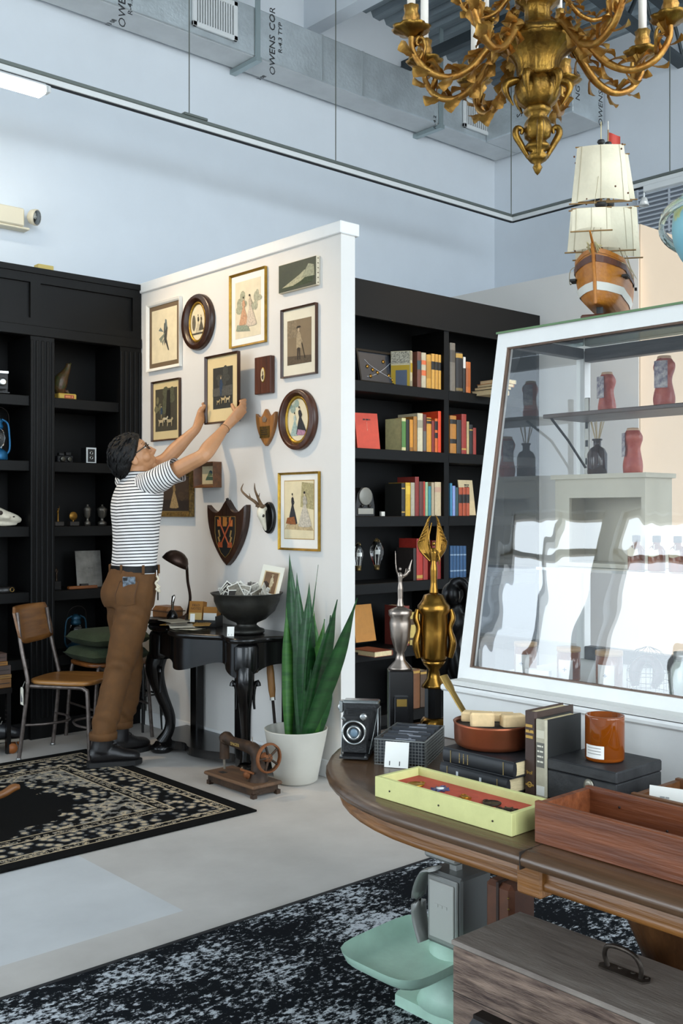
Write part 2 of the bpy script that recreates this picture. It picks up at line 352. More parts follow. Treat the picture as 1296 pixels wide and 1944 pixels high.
MB().box((lx0, -.05, -.105), (lx1, .05, -.045), bev=.015).build('housing', m_trk, lf)
MB().box((lx0+.02, -.058, -.115), (lx1-.02, .03, -.078), bev=.01).build('diffuser', M('lit_diffuser', (1, .93, .78), .5, emit=9), lf)
MB().box((lx1, -.03, -.085), (lx1+.025, .03, -.045), bev=.006).box((lx1-.012, -.012, -.047), (lx1+.012, .012, -.0385)).build('end_bracket', m_trk, lf)
el = thing('emergency_light', 'cream emergency light box with a chrome lamp head on the wall', 'emergency light', on_y(20, 412, YW-.06))
def ew(px, py, y): return on_y(px, py, y)-el.location
a, b = ew(-60, 402, YW-.09), ew(47, 430, YW-.09)
MB().box((a.x, -.03, b.z), (b.x, .06, b.z+.115), bev=.008).box((a.x, -.02, b.z-.015), (b.x+.04, .06, b.z), bev=.004).build('battery_box', M('cream_plastic', '#e0d6bd', .5), el)
c = ew(62, 412, YW-.1); mx = Matrix.Rotation(R(35), 4, 'Z') @ Matrix.Rotation(R(100), 4, 'X')
MB().lathe([(.02, -.03), (.045, -.01), (.052, .02), (.052, .03)], 16, c=c, mx=mx).build('lamp_shell', M('cream_plastic'), el)
MB().lathe([(.012, .012), (.03, .02), (.046, .032)], 16, c=c, mx=mx).build('reflector', M('chrome_reflector', '#8b8d8a', .15, 1, bump=.8, bscale=90), el)
# louver on the right wall
la, lb = on_x(1212, 352, XR), on_x(1340, 425, XR)
lo = thing('wall_louver', 'grey slatted air louver high on the right wall', 'louver', (XR-.02, la.y, lb.z))
zt = on_x(1212, 362, XR).z-lb.z; wy = lb.y-la.y
B((0, wy, 0), (.018, 0, zt+.05), 'back_plate', M('louver_dark_grey', '#7c838c', .7), lo)  # darker grey plate behind the slats
for k in range(11): B((-.014, wy, zt*(k+.3)/11), (0, 0, zt*(k+.3)/11+.014), 'slat', M('louver_grey', '#c6ccd4', .5), lo)
for yy in (-.012, wy/2, wy): B((-.016, yy, 0), (0, yy+.012, zt+.05), 'mullion', M('louver_grey'), lo)
# ================================================================ black bookcases
def bk(px, py=700): return on_y(px, py, YL).x
def br(px, py=700): return on_y(px, py, YR).x
SZL = [2.04, 1.654, 1.264, .875, .48]; SZR = [2.103, 1.716, 1.325, .937, .550, .165]
ST = .062
lc = thing('bookcase', 'tall black built-in bookcase with fluted pilasters and panelled frieze', 'bookcase', (2.45, YL+.16, 0))
def lb_(a, b, n, m=m_black, bev=0, par=None): 
    o = Vector((2.45, YL+.16, 0)); return MB().box(Vector(a)-o, Vector(b)-o, bev=bev).build(n, m, par or lc)
LX0, LX1 = 1.6, XP0-.004; DB = .34
lb_((LX0, YL+DB-.02, 0), (LX1, YL+DB, 2.78), 'back_panel'); lb_((LX0-.02, YL, 0), (LX0, YL+DB, 2.78), 'side_panel')
lb_((LX0-.02, YL-.012, 2.765), (LX1, YL+DB, 2.80), 'crown')
fz = lb_((LX0, YL+.02, 2.394), (LX1, YL+.05, 2.765), 'frieze')
lb_((LX0, YL, 2.712), (LX1, YL+.02, 2.765), 'frieze_top_rail', par=None); lb_((LX0, YL, 2.394), (LX1, YL+.02, 2.50), 'frieze_bottom_rail'); lb_((LX0, YL-.01, 2.394), (LX1, YL, 2.455), 'moulding', bev=.003)
pil = [(bk(58), bk(103)), (bk(228), LX1), (bk(58)-.6, bk(58)-.45)]
for a, b in ((bk(58), bk(77)), (bk(252), LX1), (bk(58)-.6, bk(58)-.54)): lb_((a, YL, 2.50), (b, YL+.02, 2.712), 'frieze_stile')
for a, b in pil:
    p = lb_((a, YL, 0), (b, YL+DB, 2.394), 'pilaster'); w = (b-a)/9
    for k in range(5): lb_((a+w*(2*k), YL-.008, .12), (a+w*(2*k+1), YL, 2.37), 'flute_rib', bev=.003, par=None)
bays = [(bk(103), bk(228)), (bk(58)-.45, bk(58)), (LX0, bk(58)-.6)]
for a, b in bays:
    for z in SZL: lb_((a, YL+.015, z-ST), (b, YL+DB-.02, z), 'shelf', bev=.003)
    lb_((a, YL+.03, 0), (b, YL+.05, .1), 'plinth')
rc = thing('bookcase', 'black open bookcase full of old books behind the white partition', 'bookcase', (4.6, YR+.15, 0))
RX0, RX1 = XP1+.004, br(1023, 600); RD = .30; XDV = br(848)
def rb_(a, b, n, m=m_black, bev=0): o = Vector((4.6, YR+.15, 0)); return MB().box(Vector(a)-o, Vector(b)-o, bev=bev).build(n, m, rc)
rb_((RX0, YR+RD-.02, 0), (RX1, YR+RD, 2.68), 'back_panel'); rb_((RX0, YR, 0), (RX0+.03, YR+RD-.02, 2.68), 'side_panel'); rb_((RX1-.03, YR, 0), (RX1, YR+RD-.02, 2.68), 'side_panel')
rb_((RX0, YR-.006, 2.469), (RX1, YR+.02, 2.68), 'header'); rb_((RX0, YR+.02, 2.64), (RX1, YR+RD-.02, 2.68), 'top_panel')
rb_((XDV-.022, YR+.004, 0), (XDV+.022, YR+RD-.02, 2.47), 'divider')
for z in SZR:
    rb_((RX0+.03, YR, z-ST), (XDV-.022, YR+RD-.02, z), 'shelf', bev=.003); rb_((XDV+.022, YR, z-ST), (RX1-.03, YR+RD-.02, z), 'shelf', bev=.003)
# ---------------------------------------------------------------- books
m_page = M('book_pages', '#d2bf95', .85, var=.12, scale=60, stretch=(1, 1, 8))
def book(loc, w, h, d, col, label, rz=0, tilt=0, col2=None, bands=(), group=None, lie=False, lean=0):
    """upright book: w thickness (local x), d depth (local y, spine at y=0), h height"""
    t = thing('book', label, 'book', loc, rz, group)
    if lie: t.rotation_euler = (0, -PI/2, rz)
    elif lean or tilt: t.rotation_euler = (tilt, lean, rz)
    m = M('cloth_'+col, col, .62, var=.1, scale=40, bump=.05, bscale=300)
    c = MB(); e = min(.0025, w*.2)
    c.box((-w/2, 0, 0), (-w/2+e, d, h)).box((w/2-e, 0, 0), (w/2, d, h))
    c.add([(-w/2, 0, 0), (-w*.25, -w*.12, 0), (w*.25, -w*.12, 0), (w/2, 0, 0), (w/2, .003, 0), (-w/2, .003, 0)]+[(-w/2, 0, h), (-w*.25, -w*.12, h), (w*.25, -w*.12, h), (w/2, 0, h), (w/2, .003, h), (-w/2, .003, h)],
          [[0, 1, 7, 6], [1, 2, 8, 7], [2, 3, 9, 8], [3, 4, 10, 9], [4, 5, 11, 10], [5, 0, 6, 11], [5, 4, 3, 2, 1, 0], [6, 7, 8, 9, 10, 11]])
    c.build('cover', m, t)
    B((-w/2+e, .003, .003), (w/2-e, d-.004, h-.003), 'pages', m_page, t)
    for (z0, z1, bc) in bands:
        MB().add([(-w*.5, -.0008, h*z0), (-w*.25, -w*.12-.0008, h*z0), (w*.25, -w*.12-.0008, h*z0), (w*.5, -.0008, h*z0), (-w*.5, -.0008, h*z1), (-w*.25, -w*.12-.0008, h*z1), (w*.25, -w*.12-.0008, h*z1), (w*.5, -.0008, h*z1)],
                 [[0, 1, 5, 4], [1, 2, 6, 5], [2, 3, 7, 6]]).build('spine_label', C(bc), t)
    return t
def row(shelf, items, where, dep=.15, group='books in the black bookcase'):
    """items: (px0, px1, y_top, colour, words, bands) spines on plane YR+.02"""
    y = YR+.025; z = SZR[shelf]; q = [(on_y(i[0], i[2], y).x, on_y(i[1], i[2], y).x) for i in items]; lo_, hi_ = min(v[0] for v in q), max(v[1] for v in q)
    sh = min(0, XDV-.025-hi_) if items[0][0] < 848 else max(0, XDV+.025-lo_)
    for px0, px1, yt, col, words, bands in items:
        a, b = on_y(px0, yt, y), on_y(px1, yt, y); hh = max(.08, (a.z+b.z)/2-z-.002)
        book(((a.x+b.x)/2+sh, y, z+.001), (b.x-a.x)*.96, hh, min(dep, hh*.72), col, words+' '+where, bands=bands, group=group)
K = '#14110f'; G = '#b08a3e'
row(0, [(789+6.5, 803, 668, '#6b3f30', 'brown book with a blue spine block', ((.5, .75, '#27424c'),)),
        (803.5, 812.5, 670, '#b7ab90', 'grey book with two orange spine bands', ((.35, .5, '#d0683a'), (.66, .78, '#d0683a'))), (813, 822, 674, '#c08f3c', 'ochre book with thin dark lettering', ((.3, .8, '#a97a2c'),)),
        (822.5, 829, 672, '#c69441', 'ochre volume with black label, first of three', ((.55, .78, K),)), (829.5, 835.5, 673, '#bf8c3a', 'ochre volume with black label, middle of three', ((.55, .78, K),)), (836, 841, 674, '#c69441', 'ochre volume with black label, last of three', ((.55, .78, K),))], 'on the top shelf left of the divider')
b_ = on_y(741, 663, YR+.03); c_ = on_y(783, 662, YR+.03)
bx_ = book((on_y(783, 664, YR+.03).x-.008, YR+.035, SZR[0]+.001), .046, .215, .12, '#b9ae8c', 'thick black and yellow patterned book turned cover outward on the top shelf', rz=R(33), bands=((.4, .66, '#a98b1e'), (.02, .16, '#8f8770'), (.74, .97, '#8f8770')), group='books in the black bookcase')
MB().box((-.0242, .004, .0), (-.0232, .118, .13)).build('yellow_block', C('#a98b1e'), bx_); MB().box((-.0248, .02, .0), (-.0243, .09, .1)).build('grey_arch', C('#4d5769'), bx_)
MB().box((-.0242, .004, .14), (-.0232, .118, .212)).build('print_panel', M('speckled_print', '#c9c2ac', .7, col2='#1d1c1a', scale=180), bx_)
row(0, [(853.5, 864, 651, '#6d665c', 'tall grey paper-wrapped book', ((.6, .85, '#4b463f'),)), (864.5, 878, 669, '#1d1b1c', 'black book with a gilt panel', ((.86, .97, G), (.03, .1, '#6d5a30'))), (878.5, 883.5, 677, '#20201f', 'thin black book with a white label', ((.68, .99, '#c9c7c2'),)), (884, 893, 687, '#b0602a', 'rust orange book', ((.2, .8, '#9a5122'),))], 'on the top shelf right of the divider')
zz = SZR[0]
for k, (w_, c0) in enumerate([(.26, '#c9b58c'), (.24, '#1d1a18'), (.22, '#b86e2c'), (.19, '#2b2724')]):
    p = on_y(899+k*5, 740, YR+.03); book((p.x+.13, YR+.04, zz+.001), [.03, .02, .022, .03][k], .19, .14, c0, ['cream book lying at the bottom of the flat pile on the top shelf', 'black book second from the bottom of the flat pile', 'orange book third from the bottom of the flat pile', 'dark book on top of the flat pile'][k], group='books in the black bookcase').rotation_euler = (0, -PI/2, R(90))
    zz += [.03, .02, .022, .03][k]+.001
row(1, [(769, 777, 794, '#cbc38d', 'cream book with green lettering', ((.1, .9, '#4f7a3a'),)), (777.5, 783.5, 797, '#1e1c1b', 'plain black book', ()), (784, 790.5, 797, '#c8862c', 'yellow ochre book with brown foot', ((.02, .12, '#8a5a22'),)), (791, 798, 791, '#9c6a2a', 'brown ochre book', ()), (798.5, 809, 785, '#c4ba9d', 'tall pale cream book with grey title', ((.62, .82, '#9a937e'),)), (809.5, 815.5, 787, '#5f2e2c', 'maroon and grey book', ((.02, .55, '#5d5a56'),)), (816, 825, 793, '#c98a2e', 'yellow book with black bands', ((.82, .9, K), (.93, .97, K))), (825.5, 831, 799, '#7c2a22', 'dark red book', ()), (831.5, 837, 795, '#c85f22', 'orange book with black labels', ((.42, .58, K), (.66, .92, K))), (837.5, 843.5, 781, '#d8431f', 'bright vermilion tall book', ())], 'on the second shelf left of the divider', dep=.17)
row(1, [(853.5, 866, 789, '#a8702c', 'tan book with two black labels', ((.78, .9, K), (.26, .38, K))), (866.5, 875, 797, '#2c2b2b', 'charcoal book', ()), (875.5, 885, 786, '#8c2d25', 'crimson tall book', ((.1, .14, G),)), (885.5, 890, 800, '#b3a072', 'narrow khaki book', ()), (890.5, 897, 806, '#23211f', 'black book with fine gilt lines', ((.8, .84, G),)), (897.5, 903.5, 812, '#8d3026', 'short red book', ())], 'on the second shelf right of the divider')
row(2, [(767, 774, 917, '#20201d', 'black book with gilt bands', ((.82, .86, G), (.1, .14, G))), (774.5, 784, 916, '#c79d27', 'mustard yellow book with black title', ((.65, .9, '#d8b23b'),)), (784.5, 792, 916, '#a79f8c', 'pale grey book', ()), (792.5, 800, 905, '#7e2a25', 'tall wine red book', ()), (800.5, 808, 914, '#5a3530', 'brown maroon book', ()), (808.5, 811.5, 914, '#b23a2c', 'very thin red book', ()), (812, 817, 915, '#8fae86', 'sage green book', ()), (817.5, 823, 923, '#3b7f86', 'teal blue book', ()), (823.5, 829, 916, '#a8977c', 'taupe book', ()), (829.5, 842, 915, '#bba887', 'wide beige book with faint red title', ((.7, .85, '#b4917a'),))], 'on the third shelf left of the divider')
row(2, [(854, 858, 917, '#3f7f9f', 'thin sky blue book', ()), (858.5, 864, 922, '#7c8fc0', 'lavender blue book', ()), (864.5, 870, 925, '#2e4a4c', 'dark teal book', ()), (870.5, 877, 925, '#a2472a', 'rust volume with black label, first of three', ((.45, .75, K),)), (877.5, 884, 925, '#a2472a', 'rust volume with black label, middle of three', ((.45, .75, K),)), (884.5, 891, 925, '#a2472a', 'rust volume with black label, last of three', ((.45, .75, K),))], 'on the third shelf right of the divider')
row(3, [(790.5, 796, 1040, '#2a2320', 'dark brown book', ()), (796.5, 808.5, 1022, '#a02a20', 'tall red book', ((.04, .12, G),)), (809, 818, 1036, '#8f2b22', 'red book beside the tall red one', ()), (826, 843, 1026, '#7a221d', 'wide dark red book', ())], 'on the fourth shelf left of the divider')
for k in range(5): row(3, [(854+k*6.2, 859.8+k*6.2, 1036, '#274a6e', ['blue set volume touching the divider', 'second blue set volume from the divider', 'third blue set volume from the divider', 'fourth blue set volume from the divider', 'blue set volume farthest from the divider'][k], ((.2, .24, '#7f93a6'), (.7, .74, '#7f93a6')))], 'on the fourth shelf right of the divider')
row(4, [(763, 777, 1150, '#6e2b22', 'brown red tall book', ((.05, .1, G),)), (778, 789, 1162, '#c0a65c', 'pale yellow book with dark labels', ((.62, .8, '#4a3418'), (.15, .22, '#4a3418'))), (789.5, 797, 1163, '#c8ad62', 'straw yellow book', ()), (797.5, 806, 1165, '#6f2f22', 'russet book', ())], 'on the fifth shelf behind the silver trophy')
row(5, [(783, 797, 1270, '#6b4222', 'brown leather book with gilt top', ((.9, .96, G),)), (797.5, 811, 1272, '#4a3626', 'dark leather book', ((.9, .96, G),))], 'on the lowest shelf between the trophies')
# face-out items
def faceout(px0, py0, px1, py1, shelf, col, label, lean=14, th=.02, name='book', cat='book', y=None):
    y = y or YR+.1; a, b = on_y(px0, py0, y), on_y(px1, py0, y); h = (a.z-SZR[shelf])/math.cos(R(lean))
    t = thing(name, label, cat, (max((a.x+b.x)/2, RX0+.05+(b.x-a.x)/2), y, SZR[shelf]+.004)); t.rotation_euler = (R(-lean), 0, 0); w = b.x-a.x
    B((-w/2, 0, 0), (w/2, th, h), 'cover', M('cloth_'+col, col, .6, var=.08, scale=30), t); B((-w/2+.003, .002, .003), (w/2-.002, th-.002, h-.003), 'pages', m_page, t)
    return t, w, h
t, w, h = faceout(682, 784, 718, 784, 1, '#c8432a', 'orange-red book propped face out on the second shelf')
t.rotation_euler = (R(-10), 0, R(-14)); dashes('cover_title', t, frame_mx((0, -.0006, h*.82), (1, 0, 0), (0, 0, 1)), .05, .009, C('#2a1512'), 3); B((-.0006, -.0012, h*.5), (.0006, 0, h*.76), 'cover_rule', C('#e0a890'), t); MB().ball((0, -.0004, h*.54), .003, 8, 6).build('cover_dot', C('#e0a890'), t)
t, w, h = faceout(676, 1163, 714, 1163, 4, '#b0762f', 'plain ochre book propped face out above a lying book on the fifth shelf', 12); t.location.z += .035
t, w, h = faceout(876, 912, 903, 912, 2, '#c9b48c', 'white booklet with black script title propped on the third shelf', 8, .006, y=YR+.13)
for k, q in enumerate((.86, .8, .6, .5, .42, .34)): dashes('cover_print', t, frame_mx((.008, -.0006, h*q), (1, 0, 0), (0, 0, 1)), .045 if k < 2 else .03, .009 if k < 2 else .003, C('#2c2620'), k)
p = on_y(690, 1222, YR+.1); book((max(p.x, RX0+.14), YR+.06, SZR[4]+.001), .032, .2, .14, '#7a3a24', 'tan and red book lying flat under the propped ochre book', bands=((.4, .6, '#a02a20'),), group='books in the black bookcase').rotation_euler = (0, -PI/2, R(90))
# dark game board with brass discs on the top shelf
a, b = on_y(675, 650, YR+.12), on_y(742, 700, YR+.12)
t = thing('framed_chart', 'dark slate panel with brass discs and white arcs on the top shelf', 'wall panel', ((a.x+b.x)/2+.035, YR+.11, SZR[0]+.006)); t.rotation_euler = (R(-12), 0, 0); w = b.x-a.x+.02; h = .21
B((-w/2, 0, 0), (w/2, .012, h), 'panel', M('slate_blue', '#23262d', .5, var=.15, scale=20), t)
fr = MB()
for q in (((-w/2, -.008, 0), (w/2, 0, .015)), ((-w/2, -.008, h-.015), (w/2, 0, h)), ((-w/2, -.008, .015), (-w/2+.012, 0, h-.015)), ((w/2-.012, -.008, .015), (w/2, 0, h-.015))): fr.box(*q)
fr.build('frame', m_black, t)
for k, (u, v) in enumerate([(.2, .7), (-.25, .5), (-.12, .42), (.0, .35), (-.2, .22), (.3, .3), (.38, .18)]): MB().lathe([(.011, 0), (.011, .004)], 12, c=(u*w, -.001, v*h), mx=Matrix.Rotation(R(90), 4, 'X')).build('brass_disc', M('old_brass', '#a9803c', .35, .9), t)
for s_ in (1, -1): MB().tube([(-w*.3+w*.7*k/8, -.002, h*(.2+.5*((k/8)**1.6 if s_ > 0 else 1-(k/8)**.7))) for k in range(9)], .0012, 4).build('white_arc', C('#cfd2d6'), t)
# small tools on shelves of the right bookcase
a = on_y(684, 950, YR+.1); t = thing('tabletop_radio', 'dark round-dial vintage radio on the third shelf', 'radio', (max(a.x, RX0+.115), YR+.11, SZR[2]+.001))
MB().prism([(-.075, 0), (.075, 0), (.075, .06), (.06, .13), (.03, .165), (-.03, .165), (-.06, .13), (-.075, .06)], frame_mx((0, .05, 0), (1, 0, 0), (0, 0, 1)), .1).build('case', M('bakelite', '#1c1917', .35), t)
MB().lathe([(.0, 0), (.052, 0), (.052, .006), (.048, .008)], 24, c=(0, -.05, .115), mx=Matrix.Rotation(R(90), 4, 'X')).build('dial', M('dial_grey', '#7c7a72', .4, .3), t)
MB().box((-.06, -.056, .012), (.06, -.05, .045)).build('grille', M('perforated', '#9a968c', .5, .4), t)
for xk in (-.03, .03): MB().lathe([(.009, 0), (.008, .012)], 12, c=(xk, -.05, .058), mx=Matrix.Rotation(R(90), 4, 'X')).build('knob', M('bakelite'), t)
a = on_y(727, 977, YR+.08); t = thing('price_card', 'small white folded price card on the third shelf', 'card', (a.x, YR+.08, SZR[2]+.001)); B((-.014, 0, 0), (.014, .002, .028), 'front_leaf', C('#d8d6cc'), t); B((-.014, .012, 0), (.014, .014, .028), 'back_leaf', C('#d8d6cc'), t); B((-.014, 0, .026), (.014, .014, .028), 'fold', C('#d8d6cc'), t)
wb_ = on_y(707, 1080, YR+.09); tk = B((0, 0, 0), (.2, .13, .068), 'wood_block', wood('rough_oak', '#8a6436', '#5f4020', 0, .7, bump=.5), bev=.004, loc=(RX0+.034, YR+.03, SZR[3]+.001), label='rough timber block on the fourth shelf under two glass bulbs', cat='wood block')
m_gl = M('clear_bulb_glass', '#ffffff', .02, trans=1.0, spec=.6)
for px, hh, rr, lab in ((680, .17, .03, 'tall clear glass tube bulb on the timber block beside the partition'), (715, .19, .042, 'round clear glass bulb with filament on the timber block')):
    a = on_y(px, 1070, YR+.095); t = thing('glass_bulb', lab, 'light bulb', (a.x, YR+.095, SZR[3]+.07))
    MB().lathe([(.016, 0), (.02, .03), (rr*.7, .05), (rr, hh*.55), (rr*.9, hh*.75), (rr*.4, hh*.93), (0, hh)], 20).build('envelope', m_gl, t)
    MB().lathe([(.014, 0), (.017, .005), (.017, .03), (.013, .032)], 16).build('cap', M('tarnished_brass', '#8a7348', .4, .9), t)
    for s_ in (-1, 1): MB().tube([(s_*.006, 0, .03), (s_*.012, 0, hh*.6), (0, 0, hh*.75)], .0012, 5).build('filament_wire', M('nickel', '#b8b6ae', .3, 1), t)
    MB().box((-.014, -.003, hh*.5), (.014, .003, hh*.62)).build('filament_plate', M('nickel'), t)
# ================================================================ pictures on the partition
def wq(px, py, x=XP0): p = on_x(px, py, x); return p
def ell(cx, cy, rx, ry, n=18, a0=0): return [(cx+rx*math.cos(2*PI*k/n+a0), cy+ry*math.sin(2*PI*k/n+a0)) for k in range(n)]
def ink(h, d=.55): return M('print_'+h.lstrip('#'), h, .75, col2=tuple(x*d for x in hexc(h)), scale=90, detail=8)
def art(par, w, h, y, shapes, cx=0, cz=0, step=.0002):
    for k, (col, poly) in enumerate(shapes):
        MB().poly([(cx+u*w, y-step*(k+1), cz+(v-.5)*h) for u, v in poly]).build('printed_figure', ink(col), par)
def lady(u, v, s, dress, top, hair='#2a211b', lean=0, skin='#d8c3a4', wd=1.0):
    """bell-skirted figure, s = height, u,v = foot centre"""
    sk = [(-.36, 0), (-.30, .12), (-.20, .34), (-.10, .52), (-.06, .60), (.06, .60), (.11, .50), (.22, .33), (.33, .12), (.38, 0), (.2, -.03), (-.2, -.03)]
    bo = [(-.06, .58), (-.10, .70), (-.09, .80), (-.03, .84), (.04, .84), (.10, .79), (.10, .70), (.06, .58)]
    ar = [(.08, .78), (.16, .66), (.05, .56), (.03, .6), (.11, .66)]
    f = lambda P, d=0: [(u+(x*wd+lean*y)*s, v+y*s) for x, y in P]
    return [(dress, f(sk)), (top, f(bo)), (top, f(ar)), (skin, f(ell(.0, .89, .04, .05, 10))), (hair, f(ell(-.01, .93, .05, .04, 10)))]
def man(u, v, s, coat, legs, hat='#2a211b', skin='#d0b898'):
    f = lambda P: [(u+x*s, v+y*s) for x, y in P]
    return [(legs, f([(-.09, 0), (-.08, .42), (.08, .42), (.1, 0), (.04, 0), (.01, .3), (-.02, 0)])), (coat, f([(-.13, .32), (-.12, .74), (-.05, .82), (.06, .82), (.14, .72), (.15, .32), (.0, .36)])),
            (coat, f([(.1, .74), (.24, .52), (.2, .5), (.08, .6)])), (skin, f(ell(0, .88, .05, .06, 10))), (hat, f([(-.14, .93), (.14, .95), (.08, 1.0), (-.06, 1.0)]))]
def hound(u, v, s, col='#c8b48c'):
    f = lambda P: [(u+x*s, v+y*s) for x, y in P]
    return [(col, f([(-.5, .0), (-.45, .4), (-.6, .7), (-.4, .62), (.2, .6), (.35, .8), (.55, .75), (.6, .6), (.4, .5), (.38, 0), (.28, 0), (.25, .35), (-.28, .33), (-.38, 0)]))]
def foliage(u, v, s, col, seed, n=7):
    r = random.Random(seed); return [(col, ell(u+r.uniform(-.5, .5)*s, v+r.uniform(-.5, .5)*s, s*r.uniform(.18, .4), s*r.uniform(.15, .35), 9)) for _ in range(n)]
def hang(name, label, cat, corners, x=XP0, gap=0.002, roll=0):
    P = [wq(a, b, x) for a, b in corners]; c = sum(P, Vector())/4
    w = ((P[0]-P[1]).length+(P[3]-P[2]).length)/2; h = ((P[0]-P[3]).length+(P[1]-P[2]).length)/2
    w = (abs(P[0].y-P[1].y)+abs(P[3].y-P[2].y))/2; h = (abs(P[0].z-P[3].z)+abs(P[1].z-P[2].z))/2
    t = thing(name, label, cat, (x-gap, c.y, c.z)); t.rotation_euler = (0, roll, -PI/2); return t, w, h
def rails(t, w, h, fw, th, mat, depth0=0, steps=((0, 1.0),), name='frame_rail'):
    """mitred picture frame: four rails; steps = (inset fraction, height fraction) profile"""
    for k in range(4):
        L_ = (w if k % 2 == 0 else h); O = (h if k % 2 == 0 else w)
        ang = [0, PI/2, PI, -PI/2][k]; mb = MB(); prof = [(0, 0), (0, th)]+[(fw*a, th*b) for a, b in steps if a > 0]+[(fw, th*steps[-1][1]*.55), (fw, 0)]
        vs = []
        for (i_, y_) in prof:
            vs += [(-L_/2+i_, -y_-depth0, -O/2+i_), (L_/2-i_, -y_-depth0, -O/2+i_)]
        n = len(prof); fs = [[2*i, 2*i+1, 2*i+3, 2*i+2] for i in range(n-1)]+[[2*n-2, 2*n-1, 1, 0], [2*i for i in range(n)], [2*i+1 for i in range(n)][::-1]]
        mb.add(vs, fs); mb.xf(Matrix.Rotation(ang, 4, 'Y')); mb.build(name, mat, t)
def picture(label, corners, fw, th, fmat, mat_col, mat_w, print_col, shapes, x=XP0, gap=.002, steps=((0, 1), (.6, .8)), roll=0, pin=None, name='framed_picture', glass=True):
    t, w, h = hang(name, label, 'picture', corners, x, gap, roll)
    rails(t, w, h, fw, th, fmat, steps=steps)
    B((-w/2+fw*.5, -.006, -h/2+fw*.5), (w/2-fw*.5, 0, h/2-fw*.5), 'mat_board', M('mat_'+mat_col, mat_col, .8, var=.03, scale=10), t)
    l, r_, b, tp = mat_w if isinstance(mat_w, tuple) else (mat_w,)*4
    pw, ph = w-2*fw-l-r_, h-2*fw-b-tp; cx = (l-r_)/2; cz = (b-tp)/2
    pr = B((cx-pw/2, -.0072, cz-ph/2), (cx+pw/2, -.006, cz+ph/2), 'print', M('paper_'+print_col, print_col, .8, var=.07, scale=14), t)
    if pin: # thin line around print
        for q in (((cx-pw/2-.004, -.0069, cz-ph/2-.004), (cx+pw/2+.004, -.0061, cz+ph/2+.004)),): B(*q, 'print_border', C(pin), t)
    art(pr, pw, ph, -.0072, shapes, cx, cz)
    return t, w, h
gold = M('gilt_frame', '#a5812f', .38, .75, var=.25, scale=30, bump=.2, bscale=120)
dkw = wood('dark_walnut_frame', '#4a2d1c', '#2a190f', 2, .35); wht = M('white_frame', '#e6e4dd', .5, var=.03, scale=30); rose = wood('rosewood', '#5e321e', '#3a1c10', 2, .4)
picture('white framed bird print with a wide brown mat', [(282, 581), (345, 562), (347.6, 696), (284, 706.6)], .02, .022, wht, '#6b5942', .028, '#dccfae',
        [('#4a4a45', [(.02, .30), (.10, .42), (.14, .62), (.08, .75), (.0, .72), (-.02, .55)]), ('#6f7a78', [(.02, .55), (.12, .66), (.1, .78), (.04, .80)]), ('#3c3b38', [(.1, .42), (.2, .2), (.16, .2), (.06, .36)]), ('#8d937f', [(-.2, .45), (.05, .55), (.0, .48), (-.12, .36)]), ('#7d8a86', [(-.22, .6), (-.02, .56), (-.14, .66)]), ('#8a8f80', [(-.05, .3), (.02, .45), (-.08, .38)])])
lad1 = lady(-.16, .24, .5, '#d8a680', '#d8a680')+lady(.14, .2, .56, '#e0cdb6', '#c9b8a0', lean=-.1)
picture('tall gilt frame with a print of two seated ladies on a white mat', [(438.6, 525), (507, 506), (508, 650), (440.6, 662)], .012, .018, gold, '#e9e6df', (.036, .036, .036, .036), '#dccfb2',
        foliage(-.25, .6, .35, '#b3b295', 3, 5)+foliage(.3, .6, .3, '#b9b79c', 5, 5)+lad1+[('#9aa28a', [(-.45, .14), (.1, .1), (.0, .2), (-.4, .24)])])
t, w, h = hang('canvas_painting', 'small unframed dark green canvas with a pale blurred shape', 'painting', [(537, 506), (607, 486), (607, 543), (534, 558)])
B((-w/2, -.022, -h/2), (w/2, 0, h/2), 'canvas_edge', M('canvas_edge', '#d8cdb4', .8, var=.06, scale=30), t)
pr = B((-w/2+.002, -.0232, -h/2+.002), (w/2-.002, -.022, h/2-.002), 'painted_face', M('dark_green_oil', '#1f2a1c', .5, col2='#2f3b26', scale=14), t)
art(pr, w, h, -.0232, [('#3d4a30', [(-.45, .1), (.4, .12), (.48, .5), (.1, .35)]), ('#b9b493', [(-.4, .16), (-.2, .3), (.05, .48), (.2, .62), (.3, .6), (.28, .42), (.1, .26), (-.1, .16)]), ('#a9a98c', [(.12, .36), (.3, .8), (.44, .72), (.46, .34)])])
for k in range(6): MB().lathe([(.003, 0), (.003, .002)], 8, c=(w/2, -.011, -h/2+h*(k+.5)/6), mx=Matrix.Rotation(R(90), 4, 'Y')).build('tack', M('tack', '#5a4a36', .4, .7), t)
picture('dark thin framed sepia photograph of a standing costumed figure', [(537, 590), (604, 575), (604, 710), (538.6, 718.6)], .01, .02, dkw, '#d9d2bd', (.035, .035, .055, .055), '#7d6b52',
        [('#5c4d3a', [(-.5, 0), (.5, 0), (.5, .16), (-.5, .2)]), ('#8f7d62', [(-.5, .6), (-.1, .6), (-.1, 1), (-.5, 1)])]+man(-.02, .1, .75, '#b09c7b', '#3a2e22', '#2e241a')+[('#2d2319', [(.1, .45), (.24, .1), (.26, .1), (.13, .46)])])
picture('dark framed hunting print with dogs on a cream mat', [(290, 727), (343, 717), (346, 832), (293, 841)], .011, .02, dkw, '#cdb98a', (.026, .026, .05, .04), '#3f3a2c',
        foliage(.05, .72, .5, '#5b5b43', 2, 8)+foliage(-.3, .6, .3, '#777152', 8, 5)+[('#241f17', [(.0, .3), (.06, .95), (.2, .95), (.2, .3)])]+man(-.2, .28, .34, '#37475a', '#8f8263')+hound(-.2, .12, .24)+hound(.2, .1, .26, '#b7a780')+hound(.02, .2, .18, '#d2c6a6'))
